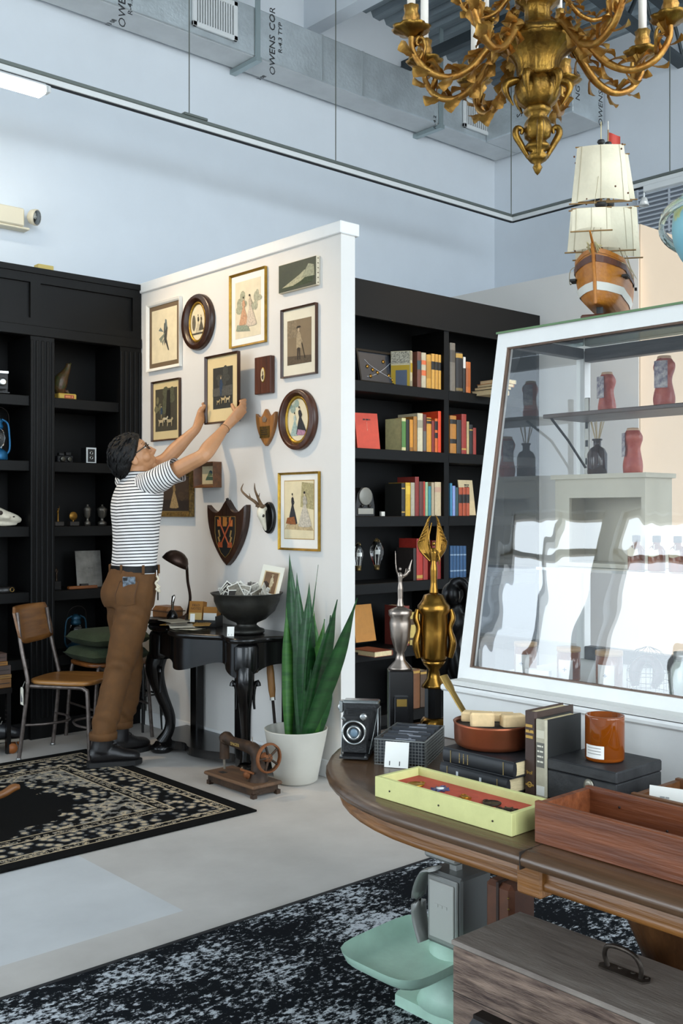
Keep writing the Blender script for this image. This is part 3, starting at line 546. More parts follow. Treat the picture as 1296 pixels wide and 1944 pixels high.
picture('gilt frame with a fashion print of two ladies in wide gowns above the plant', [(532, 898), (608, 895), (610, 1046), (533, 1044)], .012, .018, gold, '#e6e3db', (.034, .034, .05, .034), '#dacba6',
        [('#cdb488', [(-.5, .16), (.5, .14), (.4, .24), (-.4, .26)]), ('#b8ab7c', [(.05, .55), (.5, .5), (.5, .95), (.1, .98)])]+lady(-.22, .26, .55, '#2f2e33', '#26252a', wd=.8)+[('#9a5a2c', [(-.45, .26), (-.4, .36), (-.15, .38), (-.1, .24)])]+lady(.2, .22, .62, '#d3c8b4', '#c3b9a6', wd=1.0), pin='#a5813f')
t, w, h = picture('gilt and dark ornate framed painting of a pale robed figure behind the man', [(300, 897), (369, 893), (370, 981), (300, 981)], .03, .035, M('ornate_dark_gilt', '#4a3a20', .5, .5, col2='#8a6f38', scale=60, bump=.9, bscale=90), '#6f5a30', .006, '#3a2a1c',
        [('#2a1d13', [(-.5, 0), (.5, 0), (.5, .3), (-.5, .35)])]+lady(-.02, .1, .8, '#a5885a', '#8f7246', wd=.5)+foliage(.35, .5, .3, '#4a3722', 4, 5))
# small deep box frame
t, w, h = hang('shadow_box', 'small deep brown wooden box frame with a tiny green print', 'picture', [(383, 880), (421, 876), (421, 925), (384, 927)])
rails(t, w, h, .022, .06, wood('box_frame_wood', '#6e4526', '#4a2c16', 0, .45), steps=((0, 1), (.3, .95), (.9, .3)))
pr = B((-w/2+.02, -.012, -h/2+.02), (w/2-.02, 0, h/2-.02), 'print', M('paper_c9bd98', '#c9bd98', .8, var=.05, scale=30), t)
art(pr, w-.05, h-.05, -.012, [('#4f6a58', [(-.3, .2), (.3, .18), (.2, .4), (-.2, .42)]), ('#3c5a6e', ell(.05, .62, .12, .16, 10)), ('#6d8262', [(-.2, .4), (.0, .75), (.2, .45)])])
# held frame
t9, w9, h9 = picture('dark framed print of a boy with hounds held up by the man', [(392, 678.6), (455, 667), (457, 797), (395, 809)], .012, .022, dkw, '#d6bf8e', (.055, .05, .07, .06), '#2d2c26', foliage(.1, .75, .5, '#43423a', 9, 7)+[('#55524a', [(-.5, .3), (.5, .3), (.5, .55), (-.5, .5)])]+man(-.08, .3, .5, '#2c4058', '#2c4058', '#6f5c40')+hound(.05, .12, .22, '#c2a878')+hound(.28, .12, .2, '#cbb68c')+hound(-.2, .1, .16, '#b9a070'), x=XP0-.09, gap=0)
B((-w9/2+.01, 0, -h9/2+.01), (w9/2-.01, .008, h9/2-.01), 'back_board', C('#6b5a42'), t9)
# miniature on a wooden plaque
t, w, h = hang('miniature_plaque', 'brown wooden panel with a small oval portrait', 'plaque', [(490, 680), (521, 676), (523, 746), (493, 750)])
B((-w/2, -.03, -h/2), (w/2, 0, h/2), 'panel', rose, t, bev=.003)
MB().lathe([(.0, 0), (1, 0), (1, .4), (.85, .5)], 24, c=(.006, -.03, 0), mx=Matrix.Rotation(R(90), 4, 'X') @ Matrix.Diagonal((.019, .042, .006, 1))).build('oval_rim', gold, t)
pr = MB().poly([(.006+x, -.0336, z) for x, z in ell(0, 0, .0155, .037, 20)][::-1]).build('portrait', C('#cdbd98'), t)
art(pr, 1, 1, -.0338, [('#4b3a2a', [(-.004, .49), (.004, .475), (.014, .475), (.016, .495), (.01, .503)]), ('#7d6a50', ell(.008, .51, .006, .011, 10))], 0, 0)
# oval frames
def oval(label, c, hw, hh, inner, wcol, shapes):
    p0 = wq(c[0]-hw, c[1]); p1 = wq(c[0]+hw, c[1]); pt = wq(c[0], c[1]-hh); pb = wq(c[0], c[1]+hh)
    W_, H_ = abs(p0.y-p1.y)/2, (pt.z-pb.z)/2
    t = thing('oval_picture', label, 'picture', (XP0-.002, (p0.y+p1.y)/2, (pt.z+pb.z)/2), -PI/2)
    iw, ih = W_*inner[0], H_*inner[1]; n = 40; mb = MB()
    prof = [(0, 0), (0, .022), (.18, .034), (.35, .03), (.5, .04), (.68, .036), (.85, .024), (1, .018), (1, .006)]
    vs = []
    for f, y in prof:
        for j in range(n): a = 2*PI*j/n; vs.append(((W_+(iw-W_)*f)*math.cos(a), -y, (H_+(ih-H_)*f)*math.sin(a)))
    mb.add(vs, [[i*n+j, i*n+(j+1) % n, (i+1)*n+(j+1) % n, (i+1)*n+j] for i in range(len(prof)-1) for j in range(n)], True); mb.build('moulded_frame', wcol, t)
    vs = []
    for f, y in ((1.0, .019), (.93, .022), (.88, .012)):
        for j in range(n): a = 2*PI*j/n; vs.append((iw*f*math.cos(a), -y, ih*f*math.sin(a)))
    MB().add(vs, [[i*n+j, i*n+(j+1) % n, (i+1)*n+(j+1) % n, (i+1)*n+j] for i in range(2) for j in range(n)], True).build('gilt_slip', gold, t)
    pr = MB().poly([(x, -.01, z) for x, z in ell(0, 0, iw*.96, ih*.96, 32)][::-1]).build('print', M('paper_d9ccab', '#d9ccab', .8, var=.05, scale=20), t)
    art(pr, iw*2, ih*2, -.01, shapes); return t
walnut = wood('walnut_oval', '#54301d', '#321b10', 2, .32)
oval('dark walnut oval frame with a pen drawing of a family group', (380, 612), 29, 53, (.55, .72), wood('walnut_dark', '#40271b', '#26150d', 2, .32), lady(.0, .25, .46, '#cfc2a4', '#3b352c')+lady(.18, .3, .38, '#5c5546', '#4d4639')+[('#4a443a', [(-.36, .2), (.38, .2), (.36, .24), (-.34, .24)]), ('#6d6657', ell(-.25, .5, .1, .2, 10))])
oval('reddish walnut oval frame with a colour print of two ladies', (570, 797), 34.5, 58, (.66, .78), walnut, foliage(-.2, .7, .3, '#9fb0a2', 11, 5)+lady(-.14, .18, .5, '#a9bfb6', '#b9c6bb')+lady(.14, .2, .6, '#2b2c30', '#25262a', lean=-.15)+[('#b98aa0', [(-.05, .18), (.0, .3), (.3, .26), (.36, .16)])])
# little award shield
def shield(top_peak=.06, n=10):
    """unit shield outline, x -1..1, y -1..1"""
    pts = []
    for k in range(n+1): u = k/n; pts.append((-1+u, .86-.22*math.sin(PI*min(1, u*1.05))+top_peak*2*max(0, (u-.55)/.45)**1.6))
    pts += [(-x, y) for x, y in pts[::-1][1:]]
    for k in range(1, 14): u = k/14; pts.append((1*math.cos(u*PI/2)**.8, .86-1.86*u**.85))
    pts.append((0, -1)); pts += [(-x, y) for x, y in pts[2*n+1:-1][::-1]]
    return pts
def shield_thing(label, box, th, mats, tp):
    a, b = wq(box[0], (box[1]+box[3])/2), wq(box[2], (box[1]+box[3])/2); tz, bz = wq((box[0]+box[2])/2, box[1]).z, wq((box[0]+box[2])/2, box[3]).z
    W_, H_ = abs(a.y-b.y)/2, (tz-bz)/2; t = thing('shield_plaque', label, 'plaque', (XP0-.002, (a.y+b.y)/2, (tz+bz)/2), -PI/2)
    P = [(x*W_, y*H_) for x, y in shield(tp)]
    MB().prism(P, frame_mx((0, 0, 0), (1, 0, 0), (0, 0, 1)), th, bev=.06).build('board', mats, t); return t, W_, H_
t, W_, H_ = shield_thing('small light oak award shield with a metal badge', (491, 779, 528, 847), .018, wood('light_oak', '#a5703a', '#7d4f24', 2, .4), .1)
B((-W_*.48, -.026, -H_*.55), (W_*.5, -.0235, H_*.1), 'name_plate', M('bronze_plate', '#6b5426', .4, .6, var=.3, scale=60), t)
for k, wd in enumerate((.2, .34, .3, .36)): B((-W_*wd, -.0265, -H_*(.02+.12*k)), (W_*wd, -.026, -H_*(-.03+.12*k)), 'engraved_line', C('#2c2110'), t)
MB().prism([(-.02, .01), (-.012, .016), (0, .024), (.012, .016), (.02, .01), (.012, -.008), (-.012, -.008)], frame_mx((0, -.0235, H_*.42), (1, 0, 0), (0, 0, 1)), .004).build('silver_badge', M('silver_badge', '#b9b6ac', .3, .9), t)
t, W_, H_ = shield_thing('large dark wooden crest shield painted with crossed keys', (402, 950, 476, 1073), .03, wood('crest_wood', '#3c2213', '#23130a', 2, .4), .08)
sp_ = [(x*W_*.52, -.0382, y*H_) for x, y in [(-1, .5), (1, .5), (1, 0), (.85, -.3), (.4, -.62), (0, -.76), (-.4, -.62), (-.85, -.3), (-1, 0)]]
fp = MB().poly(sp_).build('painted_field', C('#15130f'), t)
MB().tube([Vector(v)+Vector((0, -.0004, 0)) for v in sp_+sp_[:1]], .0016, 4).build('gold_line', C('#8b6a2c'), t)
for s_ in (-1, 1):
    ky = MB().mat(C('#a34a22'))
    ky.tube([(s_*W_*.3, -.04, H_*.36), (-s_*W_*.2, -.04, -H_*.36)], .006, 4).build('key_shaft', None, t)
    MB().prism([(0, 0), (.035, .0), (.035, .04), (.02, .03), (.02, .055), (0, .05)] if s_ > 0 else [(0, 0), (0, .05), (-.02, .055), (-.02, .03), (-.035, .04), (-.035, 0)], frame_mx((s_*W_*.2, -.0384, H_*.2), (1, 0, 0), (0, 0, 1)), .002).build('key_bit', C('#b0622a'), t)
    MB().prism([(-.02, 0), (.02, 0), (.02, .03), (-.02, .03)], frame_mx((-s_*W_*.24, -.0384, -H_*.45), (1, 0, 0), (0, 0, 1)), .002).build('key_bow', C('#a34a22'), t)
    MB().tube([(s_*W_*.32, -.039, H_*.08), (s_*W_*.26, -.039, -.02), (s_*W_*.33, -.039, -H_*.14), (s_*W_*.27, -.039, -H_*.28)], .006, 5).build('ribbon', C('#8d6a34'), t)
MB().prism([(-.02, 0), (.014, 0), (.022, .02), (.016, .03), (.02, .05), (-.02, .055)], frame_mx((0, -.0384, H_*.2), (1, 0, 0), (0, 0, 1)), .002).build('profile_head', C('#b5702c'), t)
MB().tube([(0, -.02, H_), (0, -.025, H_+.012)], .008, 8).build('hanging_ring', M('dark_iron', '#2a2420', .5, .6), t)
# roe skull on a black oval
pc = wq(513, 983); t = thing('antler_trophy', 'roe deer skull with antlers on a black oval plaque', 'antler mount', (XP0-.002, pc.y, pc.z), -PI/2)
MB().lathe([(1.0, 0), (1.0, .6), (.93, 1), (.8, .8), (0, .8)], 32, mx=Matrix.Rotation(R(90), 4, 'X') @ Matrix.Diagonal((.052, .086, .022, 1))).build('plaque', M('gloss_black', '#121110', .25, var=.1, scale=20), t)
bone = M('bone', '#d8d0bc', .6, var=.1, scale=30, bump=.1, bscale=80)
sk = catmull([(0, -.03, .05), (0, -.055, .045), (0, -.06, .02), (0, -.05, -.01), (0, -.036, -.05), (0, -.03, -.068)], 4)
MB().tube(sk, [(a, b) for a, b in zip(smooth1([.012, .024, .026, .02, .011, .006], 4), smooth1([.012, .022, .022, .017, .009, .005], 4))], 12, up=(1, 0, 0)).build('skull', bone, t)
for s_ in (-1, 1):
    MB().ball((s_*.02, -.062, .012), (.009, .008, .01), 8, 6).build('eye_socket', C('#2a221a'), t)
    P = catmull([(s_*.012, -.06, .055), (s_*.02, -.085, .085), (s_*.045, -.12, .115), (s_*.06-.01, -.14, .15), (s_*.05-.01, -.135, .185)], 5)
    an = MB().tube(P, smooth1([.012, .009, .007, .005, .0015], 5), 8).build('antler', M('antler_horn', '#4e3826', .6, col2='#7d6244', scale=40, bump=.5, bscale=60), t)
    MB().tube([P[8], P[8]+Vector((s_*.012, .0, .03))], [.005, .001], 6).build('tine', M('antler_horn'), an)
    MB().lathe([(.016, 0), (.019, .006), (.014, .014)], 10, c=(s_*.014, -.064, .058), mod=lambda w, i: 1+.15*math.sin(7*w)).build('burr', M('antler_horn'), t)
# ================================================================ rugs
def rug_mat():
    m = bpy.data.materials.new('persian_pile'); m.use_nodes = True; nt = m.node_tree; N = nt.nodes; Lk = nt.links
    b = N['Principled BSDF']; b.inputs['Roughness'].default_value = .95; b.inputs['Specular IOR Level'].default_value = .1
    tc = N.new('ShaderNodeTexCoord'); sep = N.new('ShaderNodeSeparateXYZ'); Lk.new(tc.outputs['Object'], sep.inputs[0])
    def math_(op, a, b_=None):
        n = N.new('ShaderNodeMath'); n.operation = op
        for i, v in enumerate((a, b_)):
            if v is None: continue
            if isinstance(v, (int, float)): n.inputs[i].default_value = v
            else: Lk.new(v, n.inputs[i])
        return n.outputs[0]
    HX, HY = RUG_H
    ax = math_('ABSOLUTE', sep.outputs[0]); ay = math_('ABSOLUTE', sep.outputs[1])
    ex = math_('SUBTRACT', HX, ax); ey = math_('SUBTRACT', HY, ay); e = math_('MINIMUM', ex, ey)      # distance to the edge
    def noise(scale, detail=3, kind='n'):
        n = N.new('ShaderNodeTexNoise' if kind == 'n' else 'ShaderNodeTexVoronoi'); n.inputs['Scale'].default_value = scale
        if kind == 'n': n.inputs['Detail'].default_value = detail
        Lk.new(tc.outputs['Object'], n.inputs['Vector']); return n.outputs[0]
    # medallion: distance from the centre with a scalloped edge
    rx = math_('DIVIDE', ax, .86); ry = math_('DIVIDE', ay, .52); rr = math_('SQRT', math_('ADD', math_('MULTIPLY', rx, rx), math_('MULTIPLY', ry, ry)))
    ang = math_('ARCTAN2', sep.outputs[1], sep.outputs[0]); sc = math_('MULTIPLY', math_('SINE', math_('MULTIPLY', ang, 14)), .03)
    med = math_('ADD', math_('ADD', rr, sc), math_('MULTIPLY', math_('SUBTRACT', noise(16), .5), .28))
    def ramp(v, stops):
        r = N.new('ShaderNodeValToRGB'); r.color_ramp.interpolation = 'CONSTANT'; Lk.new(v, r.inputs[0])
        el = r.color_ramp.elements; el[0].position, el[0].color = stops[0][0], (*hexc(stops[0][1]), 1); el[1].position, el[1].color = stops[1][0], (*hexc(stops[1][1]), 1)
        for p_, c_ in stops[2:]: x = el.new(p_); x.color = (*hexc(c_), 1)
        return r.outputs[0]
    K_, CR, GY, NV = '#0d0c0b', '#b3a184', '#6d6962', '#1d2126'
    fig = ramp(noise(24, 2, 'v'), [(0, CR), (.32, GY), (.48, NV), (.58, K_)])
    fig2 = ramp(noise(22, 3), [(0, K_), (.42, GY), (.5, '#8d877c'), (.56, CR), (.62, GY), (.68, K_)])
    figb = ramp(noise(40, 2, 'v'), [(0, CR), (.3, K_), (.4, '#8b8273'), (.54, K_)])
    def mix(f, a, c):
        n = N.new('ShaderNodeMix'); n.data_type = 'RGBA'; Lk.new(f, n.inputs[0])
        for i, v in ((6, a), (7, c)):
            if isinstance(v, str): n.inputs[i].default_value = (*hexc(v), 1)
            else: Lk.new(v, n.inputs[i])
        return n.outputs[2]
    gt = lambda v, t: math_('GREATER_THAN', v, t)
    col = mix(gt(med, .86), K_, fig)            # dark centre, flowering rim
    col = mix(gt(med, 1.06), col, fig2)         # grey field beyond
    for d, c_ in ((.33, CR), (.322, K_), (.31, figb), (.27, CR), (.262, fig), (.12, CR), (.112, figb), (.075, CR), (.068, K_)):
        col = mix(math_('LESS_THAN', e, d), col, c_)
    Lk.new(col, b.inputs['Base Color']); return m
RX0_, RX1_, RY0_, RY1_ = .25, 2.80, 3.70, 5.30; RUG_H = ((RX1_-RX0_)/2, (RY1_-RY0_)/2)
MB().box((-RUG_H[0], -RUG_H[1], 0), (RUG_H[0], RUG_H[1], .009), bev=.003).build('area_rug', rug_mat(), loc=((RX0_+RX1_)/2, (RY0_+RY1_)/2, .001), label='black and cream persian style rug with a dark medallion under the wooden chair', cat='rug')
def rug2():
    m = bpy.data.materials.new('distressed_pile'); m.use_nodes = True; nt = m.node_tree; N = nt.nodes; b = N['Principled BSDF']; b.inputs['Roughness'].default_value = .95; b.inputs['Specular IOR Level'].default_value = .1
    tc = N.new('ShaderNodeTexCoord'); mp = N.new('ShaderNodeMapping'); mp.inputs['Scale'].default_value = (1.0, 1.6, 1); nt.links.new(tc.outputs['Object'], mp.inputs[0])
    n1 = N.new('ShaderNodeTexNoise'); n1.inputs['Scale'].default_value = 42; n1.inputs['Detail'].default_value = 8; n1.inputs['Roughness'].default_value = .75
    n2 = N.new('ShaderNodeTexNoise'); n2.inputs['Scale'].default_value = 2.6; n2.inputs['Detail'].default_value = 4
    nt.links.new(mp.outputs[0], n1.inputs[0]); nt.links.new(mp.outputs[0], n2.inputs[0])
    a = N.new('ShaderNodeMath'); a.operation = 'MULTIPLY_ADD'; nt.links.new(n2.outputs[0], a.inputs[0]); a.inputs[1].default_value = .55; nt.links.new(n1.outputs[0], a.inputs[2])
    r = N.new('ShaderNodeValToRGB'); r.color_ramp.elements[0].position = .80; r.color_ramp.elements[0].color = (*hexc('#0d1014'), 1); r.color_ramp.elements[1].position = .865; r.color_ramp.elements[1].color = (*hexc('#b4b8bc'), 1)
    nt.links.new(a.outputs[0], r.inputs[0]); nt.links.new(r.outputs[0], b.inputs['Base Color']); return m
r2 = MB().box((-1.9, -1.05, 0), (1.9, 1.05, .008), bev=.003).build('distressed_rug', rug2(), loc=(1.75, 1.68, .001), label='black rug with worn white speckled pattern under the round table', cat='rug')
MB().box((-1.9, 1.045, 0), (1.9, 1.06, .010)).build('bound_edge', C('#14161a'), r2)
# ================================================================ school chairs
m_seat = wood('varnished_ply', '#8d6230', '#6a431c', 0, .35); m_tube = M('worn_brown_steel', '#6f6560', .38, .6, col2='#48403b', scale=30); m_back = wood('varnished_ply_back', '#7d5226', '#5c3817', 1, .35)
def school_chair(label, loc, rz, tag_=False, seat_m=None, back=True, dz=0):
    """seat faces local +x; origin on the floor under the seat centre"""
    t = thing('school_chair', label, 'chair', loc, rz)
    H_ = .425+dz; hw, hd = .19, .2
    def so(u, v):   # rounded seat outline
        a = 2*PI*u; q = 4.0; c, s = math.cos(a), math.sin(a); k = (abs(c)**q+abs(s)**q)**(-1/q)
        return k*c*hd*(1.0), k*s*hw*(1+.06*c)
    n = 36; P = [so(k/n, 0) for k in range(n)]
    mb = MB(); vs = []
    for f, z in ((0, .006), (.5, .004), (.9, .012), (1.0, .008), (1.0, -.006), (.97, -.012), (0, -.012)):
        vs += [(x*f, y*f, H_+z) for x, y in P]
    fs = [[i*n+j, i*n+(j+1) % n, (i+1)*n+(j+1) % n, (i+1)*n+j] for i in range(6) for j in range(n)]
    mb.add(vs, fs, True).build('seat', seat_m or m_seat, t)
    if not back:
        for s_ in (-1, 1):
            for s2 in (-1, 1): MB().tube(catmull([(s2*.0, s_*.165, H_-.023), (s2*.12, s_*.165, H_-.023), (s2*.16, s_*.17, H_-.05), (s2*.19, s_*.185, 0)], 4), .0115, 8).build('leg', m_tube, t)
        MB().tube([(.175+.0*1, -.17, .2), (.175, .17, .2)], .007, 6).build('brace', m_tube, t); MB().tube([(-.175, -.17, .2), (-.175, .17, .2)], .007, 6).build('brace', m_tube, t)
        return t
    # backrest: curved board
    def bf(u, v):
        a = (u-.5)*2; z = .735+(v-.5)*.19-(.02*(1-abs(a)**3) if v < .5 else 0)*1; e = 1-.06*max(0, abs(a)-.8)/.2
        return Vector((-.235-.035*(1-a*a)-.05*(v-.2), a*.185*(1-.1*(abs(v-.5)*2)**6), z))
    g = MB(); g.grid(bf, 12, 6); m_ = g.v[:]; g.grid(lambda u, v: bf(u, v)+Vector((.014, 0, 0)), 12, 6)
    k_ = 13*7; rim = [i*7 for i in range(13)]+[12*7+j for j in range(1, 7)]+[i*7+6 for i in range(11, -1, -1)]+[j for j in range(5, 0, -1)]
    for i in range(len(rim)): a_, b_ = rim[i], rim[(i+1) % len(rim)]; g.f.append([a_, b_, b_+k_, a_+k_]); g.m.append(0); g.sm.append(False)
    g.build('backrest', m_back, t)
    for s_ in (-1, 1):
        MB().tube(catmull([(-.25, s_*.165, .80), (-.225, s_*.17, .63), (-.185, s_*.175, .46), (-.18, s_*.178, .40), (-.2, s_*.185, .2), (-.225, s_*.19, .0)], 4), .0115, 8).build('rear_leg', m_tube, t)
        MB().tube(catmull([(-.18, s_*.165, .402), (.0, s_*.165, .402), (.12, s_*.165, .402), (.155, s_*.168, .39), (.17, s_*.172, .35), (.19, s_*.185, .0)], 4), .0115, 8).build('front_leg', m_tube, t)
        MB().lathe([(.014, 0), (.014, .012), (.011, .014)], 10, c=(-.225, s_*.19, 0)).build('glide', M('steel_glide', '#9a9a98', .3, .9), t); MB().lathe([(.014, 0), (.014, .012), (.011, .014)], 10, c=(.19, s_*.185, 0)).build('glide', M('steel_glide'), t)
    MB().tube(catmull([(-.205, -.18, .19), (-.1, -.12, .19), (-.03, 0, .19), (-.1, .12, .19), (-.205, .18, .19)], 5), .007, 6).build('rear_brace', m_tube, t)
    MB().tube(catmull([(.18, -.178, .19), (.08, -.12, .19), (.01, 0, .19), (.08, .12, .19), (.18, .178, .19)], 5), .007, 6).build('front_brace', m_tube, t)
    if tag_:
        c = Vector((-.2, -.2, .40)); mx = Matrix.Translation(c)
        tg = MB().prism([(-.022, -.095), (.022, -.095), (.022, -.01), (.012, 0), (-.012, 0), (-.022, -.01)], frame_mx(c, (.75, -.66, 0), (0, 0, 1)), .001).build('price_tag', M('manila_tag', '#d3cebf', .8), t)
        MB().tube([c+Vector((0, 0, -.008)), c+Vector((.005, .02, .03)), c+Vector((.02, .01, .02))], .001, 4).build('tag_string', C('#c9c5bb'), tg)
        for k in range(3): B((-.001, -.001, 0), (.001, .001, .045-.01*k), 'tag_writing', C('#4a4a55'), tg, loc=c+Vector((-.008*.75+.008*k*.75, .006-.008*k*.66, -.08))+Vector((-.0015, -.0015, 0)))
    return t
# chair by the rug, seat towards the wall (+X)
school_chair('wooden school chair with a tan tag, standing on the rug behind the man', (2.70, 5.26, .0), R(-54), True)
cs = school_chair('low wooden stool with tubular legs under two green cushions', (3.08, 5.545, 0), R(-2), back=False, dz=.03, seat_m=wood('orange_ply', '#7d4a20', '#5a3212', 0, .4))
m_cu = M('olive_wool', '#2f3a24', .95, var=.2, scale=50, bump=.3, bscale=200)
for k, (z, lab) in enumerate(((.462, 'lower olive green wool cushion on the low stool'), (.556, 'upper olive green wool cushion under the blue lantern'))):
    mb = MB()
    def cu(u, v, sgn):
        a, b = (u-.5)*2, (v-.5)*2; th = .046*((1-a**4)*(1-b**4))**.35; return Vector((a*.2*(1-.05*b*b), b*.205*(1-.05*a*a), sgn*th))
    mb.grid(lambda u, v: cu(u, v, 1), 12, 12); mb.grid(lambda u, v: cu(1-u, v, -1), 12, 12); c_ = mb.build('cushion', m_cu, label=lab, cat='cushion', loc=(3.06+.01*k, 5.535, z+.047))
# black stool by the wall under the table end
st = thing('black_stool', 'small black metal stool standing against the partition', 'stool', (3.352, 5.6, 0)); st.scale = (.66, 1, 1)
m_bl = M('black_lacquer', '#0d0c0c', .22, var=.1, scale=12, spec=.5)
B((-.1, -.1, .42), (.1, .1, .44), 'seat', m_bl, st, bev=.008)
for sx in (-1, 1):
    for sy in (-1, 1): MB().tube([(sx*.08, sy*.08, .42), (sx*.105, sy*.105, 0)], .011, 6).build('leg', m_bl, st)
    MB().tube([(sx*.092, -.092, .22), (sx*.092, .092, .22)], .006, 6).build('rung', m_bl, st); MB().tube([(-.092, sx*.092, .22), (.092, sx*.092, .22)], .006, 6).build('rung', m_bl, st)
# ================================================================ black carved console table
ct = thing('console_table', 'black lacquered console table with carved cabriole legs against the partition', 'table', (3.2, 4.65, 0))
def lc_(x, y, z=0): return (x-3.2, y-4.65, z)
out = catmull([(3.42, 4.11, 0), (3.33, 4.12, 0), (3.23, 4.17, 0), (3.12, 4.165, 0), (3.05, 4.215, 0), (3.05, 4.30, 0), (3.085, 4.38, 0), (3.04, 4.47, 0), (2.985, 4.6, 0), (2.98, 4.72, 0), (3.04, 4.84, 0), (3.03, 4.95, 0), (3.06, 5.05, 0), (3.13, 5.16, 0), (3.26, 5.27, 0), (3.42, 5.30, 0)], 4)
P = [(p.x-3.2, p.y-4.65) for p in out]
def off(P, f): cx, cy = .18, 0; return [(cx+(x-cx)*f, cy+(y-cy)*f) for x, y in P]
mb = MB(); n = len(P); vs = []
for f, z in ((.97, .682), (1.0, .688), (1.012, .698), (1.0, .709), (.985, .712)): vs += [(x, y, z) for x, y in off(P, f)]
mb.add(vs, [[i*n+j, i*n+j+1, (i+1)*n+j+1, (i+1)*n+j] for i in range(4) for j in range(n-1)], True); mb.add([(x, y, .712) for x, y in off(P, .985)], [list(range(n))[::-1]]); mb.add([(x, y, .682) for x, y in off(P, .97)], [list(range(n))])
mb.build('table_top', m_bl, ct)
mb = MB(); ap = off(P, .93); vs = []
for i, (x, y) in enumerate(ap): u = i/(n-1); vs.append((x, y, .682)); vs.append((x, y, .535+.03*math.sin(u*PI*6)))
mb.add(vs, [[2*i, 2*i+1, 2*i+3, 2*i+2] for i in range(n-1)], True); ap2 = off(P, .9); o = len(vs); vs2 = []
for i, (x, y) in enumerate(ap2): u = i/(n-1); vs2.append((x, y, .682)); vs2.append((x, y, .535+.03*math.sin(u*PI*6)))
mb.add(vs2, [[2*i+1, 2*i, 2*i+2, 2*i+3] for i in range(n-1)], True); mb.add(vs[1::2]+vs2[1::2], [[i+1, i, n+i, n+i+1] for i in range(n-1)])
mb.build('apron', m_bl, ct)
for (x, y, dx, dy) in ((3.14, 4.25, -.5, -.6), (3.10, 4.985, -.6, .35)):
    c = Vector(lc_(x, y)); d = Vector((dx, dy, 0)).normalized()
    pts = [(c+d*a)+Vector((0, 0, z)) for a, z in ((.0, .70), (.0, .6), (.035, .5), (.03, .42), (-.0, .32), (-.045, .2), (-.04, .12), (.0, .055))]
    pts = catmull(pts, 4); MB().tube(pts, [(a, a*.85) for a in smooth1([.05, .052, .056, .046, .036, .03, .03, .036], 4)], 12, up=d).build('carved_leg', m_bl, ct)
    MB().lathe([(.05, 0), (.062, .01), (.062, .035), (.045, .045), (.035, .06)], 20, c=c).build('foot_pad', m_bl, ct)
    MB().lathe([(.066, .53), (.07, .55), (.07, .66), (.06, .68)], 20, c=c).build('corner_block', m_bl, ct)
    s_ = d.cross(Vector((0, 0, 1)))
    for sg in (-1, 1):
        sc = [c+d*.01+s_*sg*(.055+.012*math.cos(a))+Vector((0, 0, .46+.05*math.sin(a)-.02*a)) for a in [k*.5 for k in range(9)]]
        MB().tube(sc, [.014-.001*k for k in range(9)], 7).build('scroll', m_bl, ct)
    for k in range(5): MB().tube([c+d*(.06-.004*k)+s_*(.018*(k-2))+Vector((0, 0, .52)), c+d*(.058-.01*abs(k-2))+s_*(.012*(k-2))+Vector((0, 0, .42))], [.006, .002], 5).build('acanthus_leaf', m_bl, ct)
for y in (4.2, 4.62, 5.06): B(lc_(3.36, y-.035), lc_(3.415, y+.035, .68), 'rear_post', m_bl, ct, bev=.006)
pl = [(x, y) for x, y in off(P, .86)]; pl = [(x+(.07*math.sin(PI*i/(n-1))**2), y) for i, (x, y) in enumerate(pl)]
MB().prism(pl, Matrix.Translation((0, 0, .03)), .045).build('base_shelf', m_bl, ct)
# ---------------------------------------------------------------- things on the console
TZ_ = .7125
def ont(px, py, z=TZ_): return on_z(px, py, z)
bc = ont(463, 1203); bc = Vector((3.23, 4.36, TZ_))
bw = thing('pewter_bowl', 'large dark pewter footed bowl crammed with old photographs', 'bowl', bc)
pew = M('pewter', '#3b3a36', .42, .75, var=.3, scale=14, bump=.08, bscale=40)
MB().lathe([(.0, .0), (.085, .0), (.095, .008), (.092, .022), (.07, .03), (.052, .045), (.055, .055), (.1, .075), (.15, .12), (.172, .17), (.174, .195), (.19, .21), (.192, .214), (.185, .214), (.168, .196), (.145, .125), (.09, .075), (0, .062)], 40).build('bowl_body', pew, bw)
rng = random.Random(4)
ph_w = C('#dcd8cc'); tones = ['#2d2a26', '#5c554a', '#8a8272', '#3f3b36', '#b5ad9c', '#cfc9ba', '#d8d3c6']
for k in range(46):
    a = rng.uniform(0, 2*PI); r = math.sqrt(rng.random())*.125; z = .165+.035*(1-r/.14)+rng.uniform(-.01, .03)
    w, h = rng.choice([(.06, .085), (.07, .1), (.055, .055), (.085, .06)])
    t = thing('old_photograph', 'small black and white photograph standing loosely in the pewter bowl', 'photograph', bc+Vector((r*math.cos(a), r*math.sin(a), z+.02)), 0, 'photographs in the pewter bowl')
    t.rotation_euler = (R(rng.uniform(-28, 28)), R(rng.uniform(-40, 40)), R(rng.uniform(-80, 60)))
    B((-w/2, -.0005, -h/2), (w/2, .0005, h/2), 'paper', ph_w, t)
    for s_ in (-1, 1): MB().poly([(x*s_, -.0007*s_, z_) for x, z_ in ((-w/2+.005, -h/2+.005), (w/2-.005, -h/2+.005), (w/2-.005, h/2-.005), (-w/2+.005, h/2-.005))]).build('image', ink(rng.choice(tones), .4), t)
cc = thing('cabinet_card', 'sepia portrait photograph of a child in a cream mount leaning in the bowl', 'photograph', bc+Vector((.06, -.085, .17)), R(-60)); cc.rotation_euler = (R(-14), R(8), R(-66))
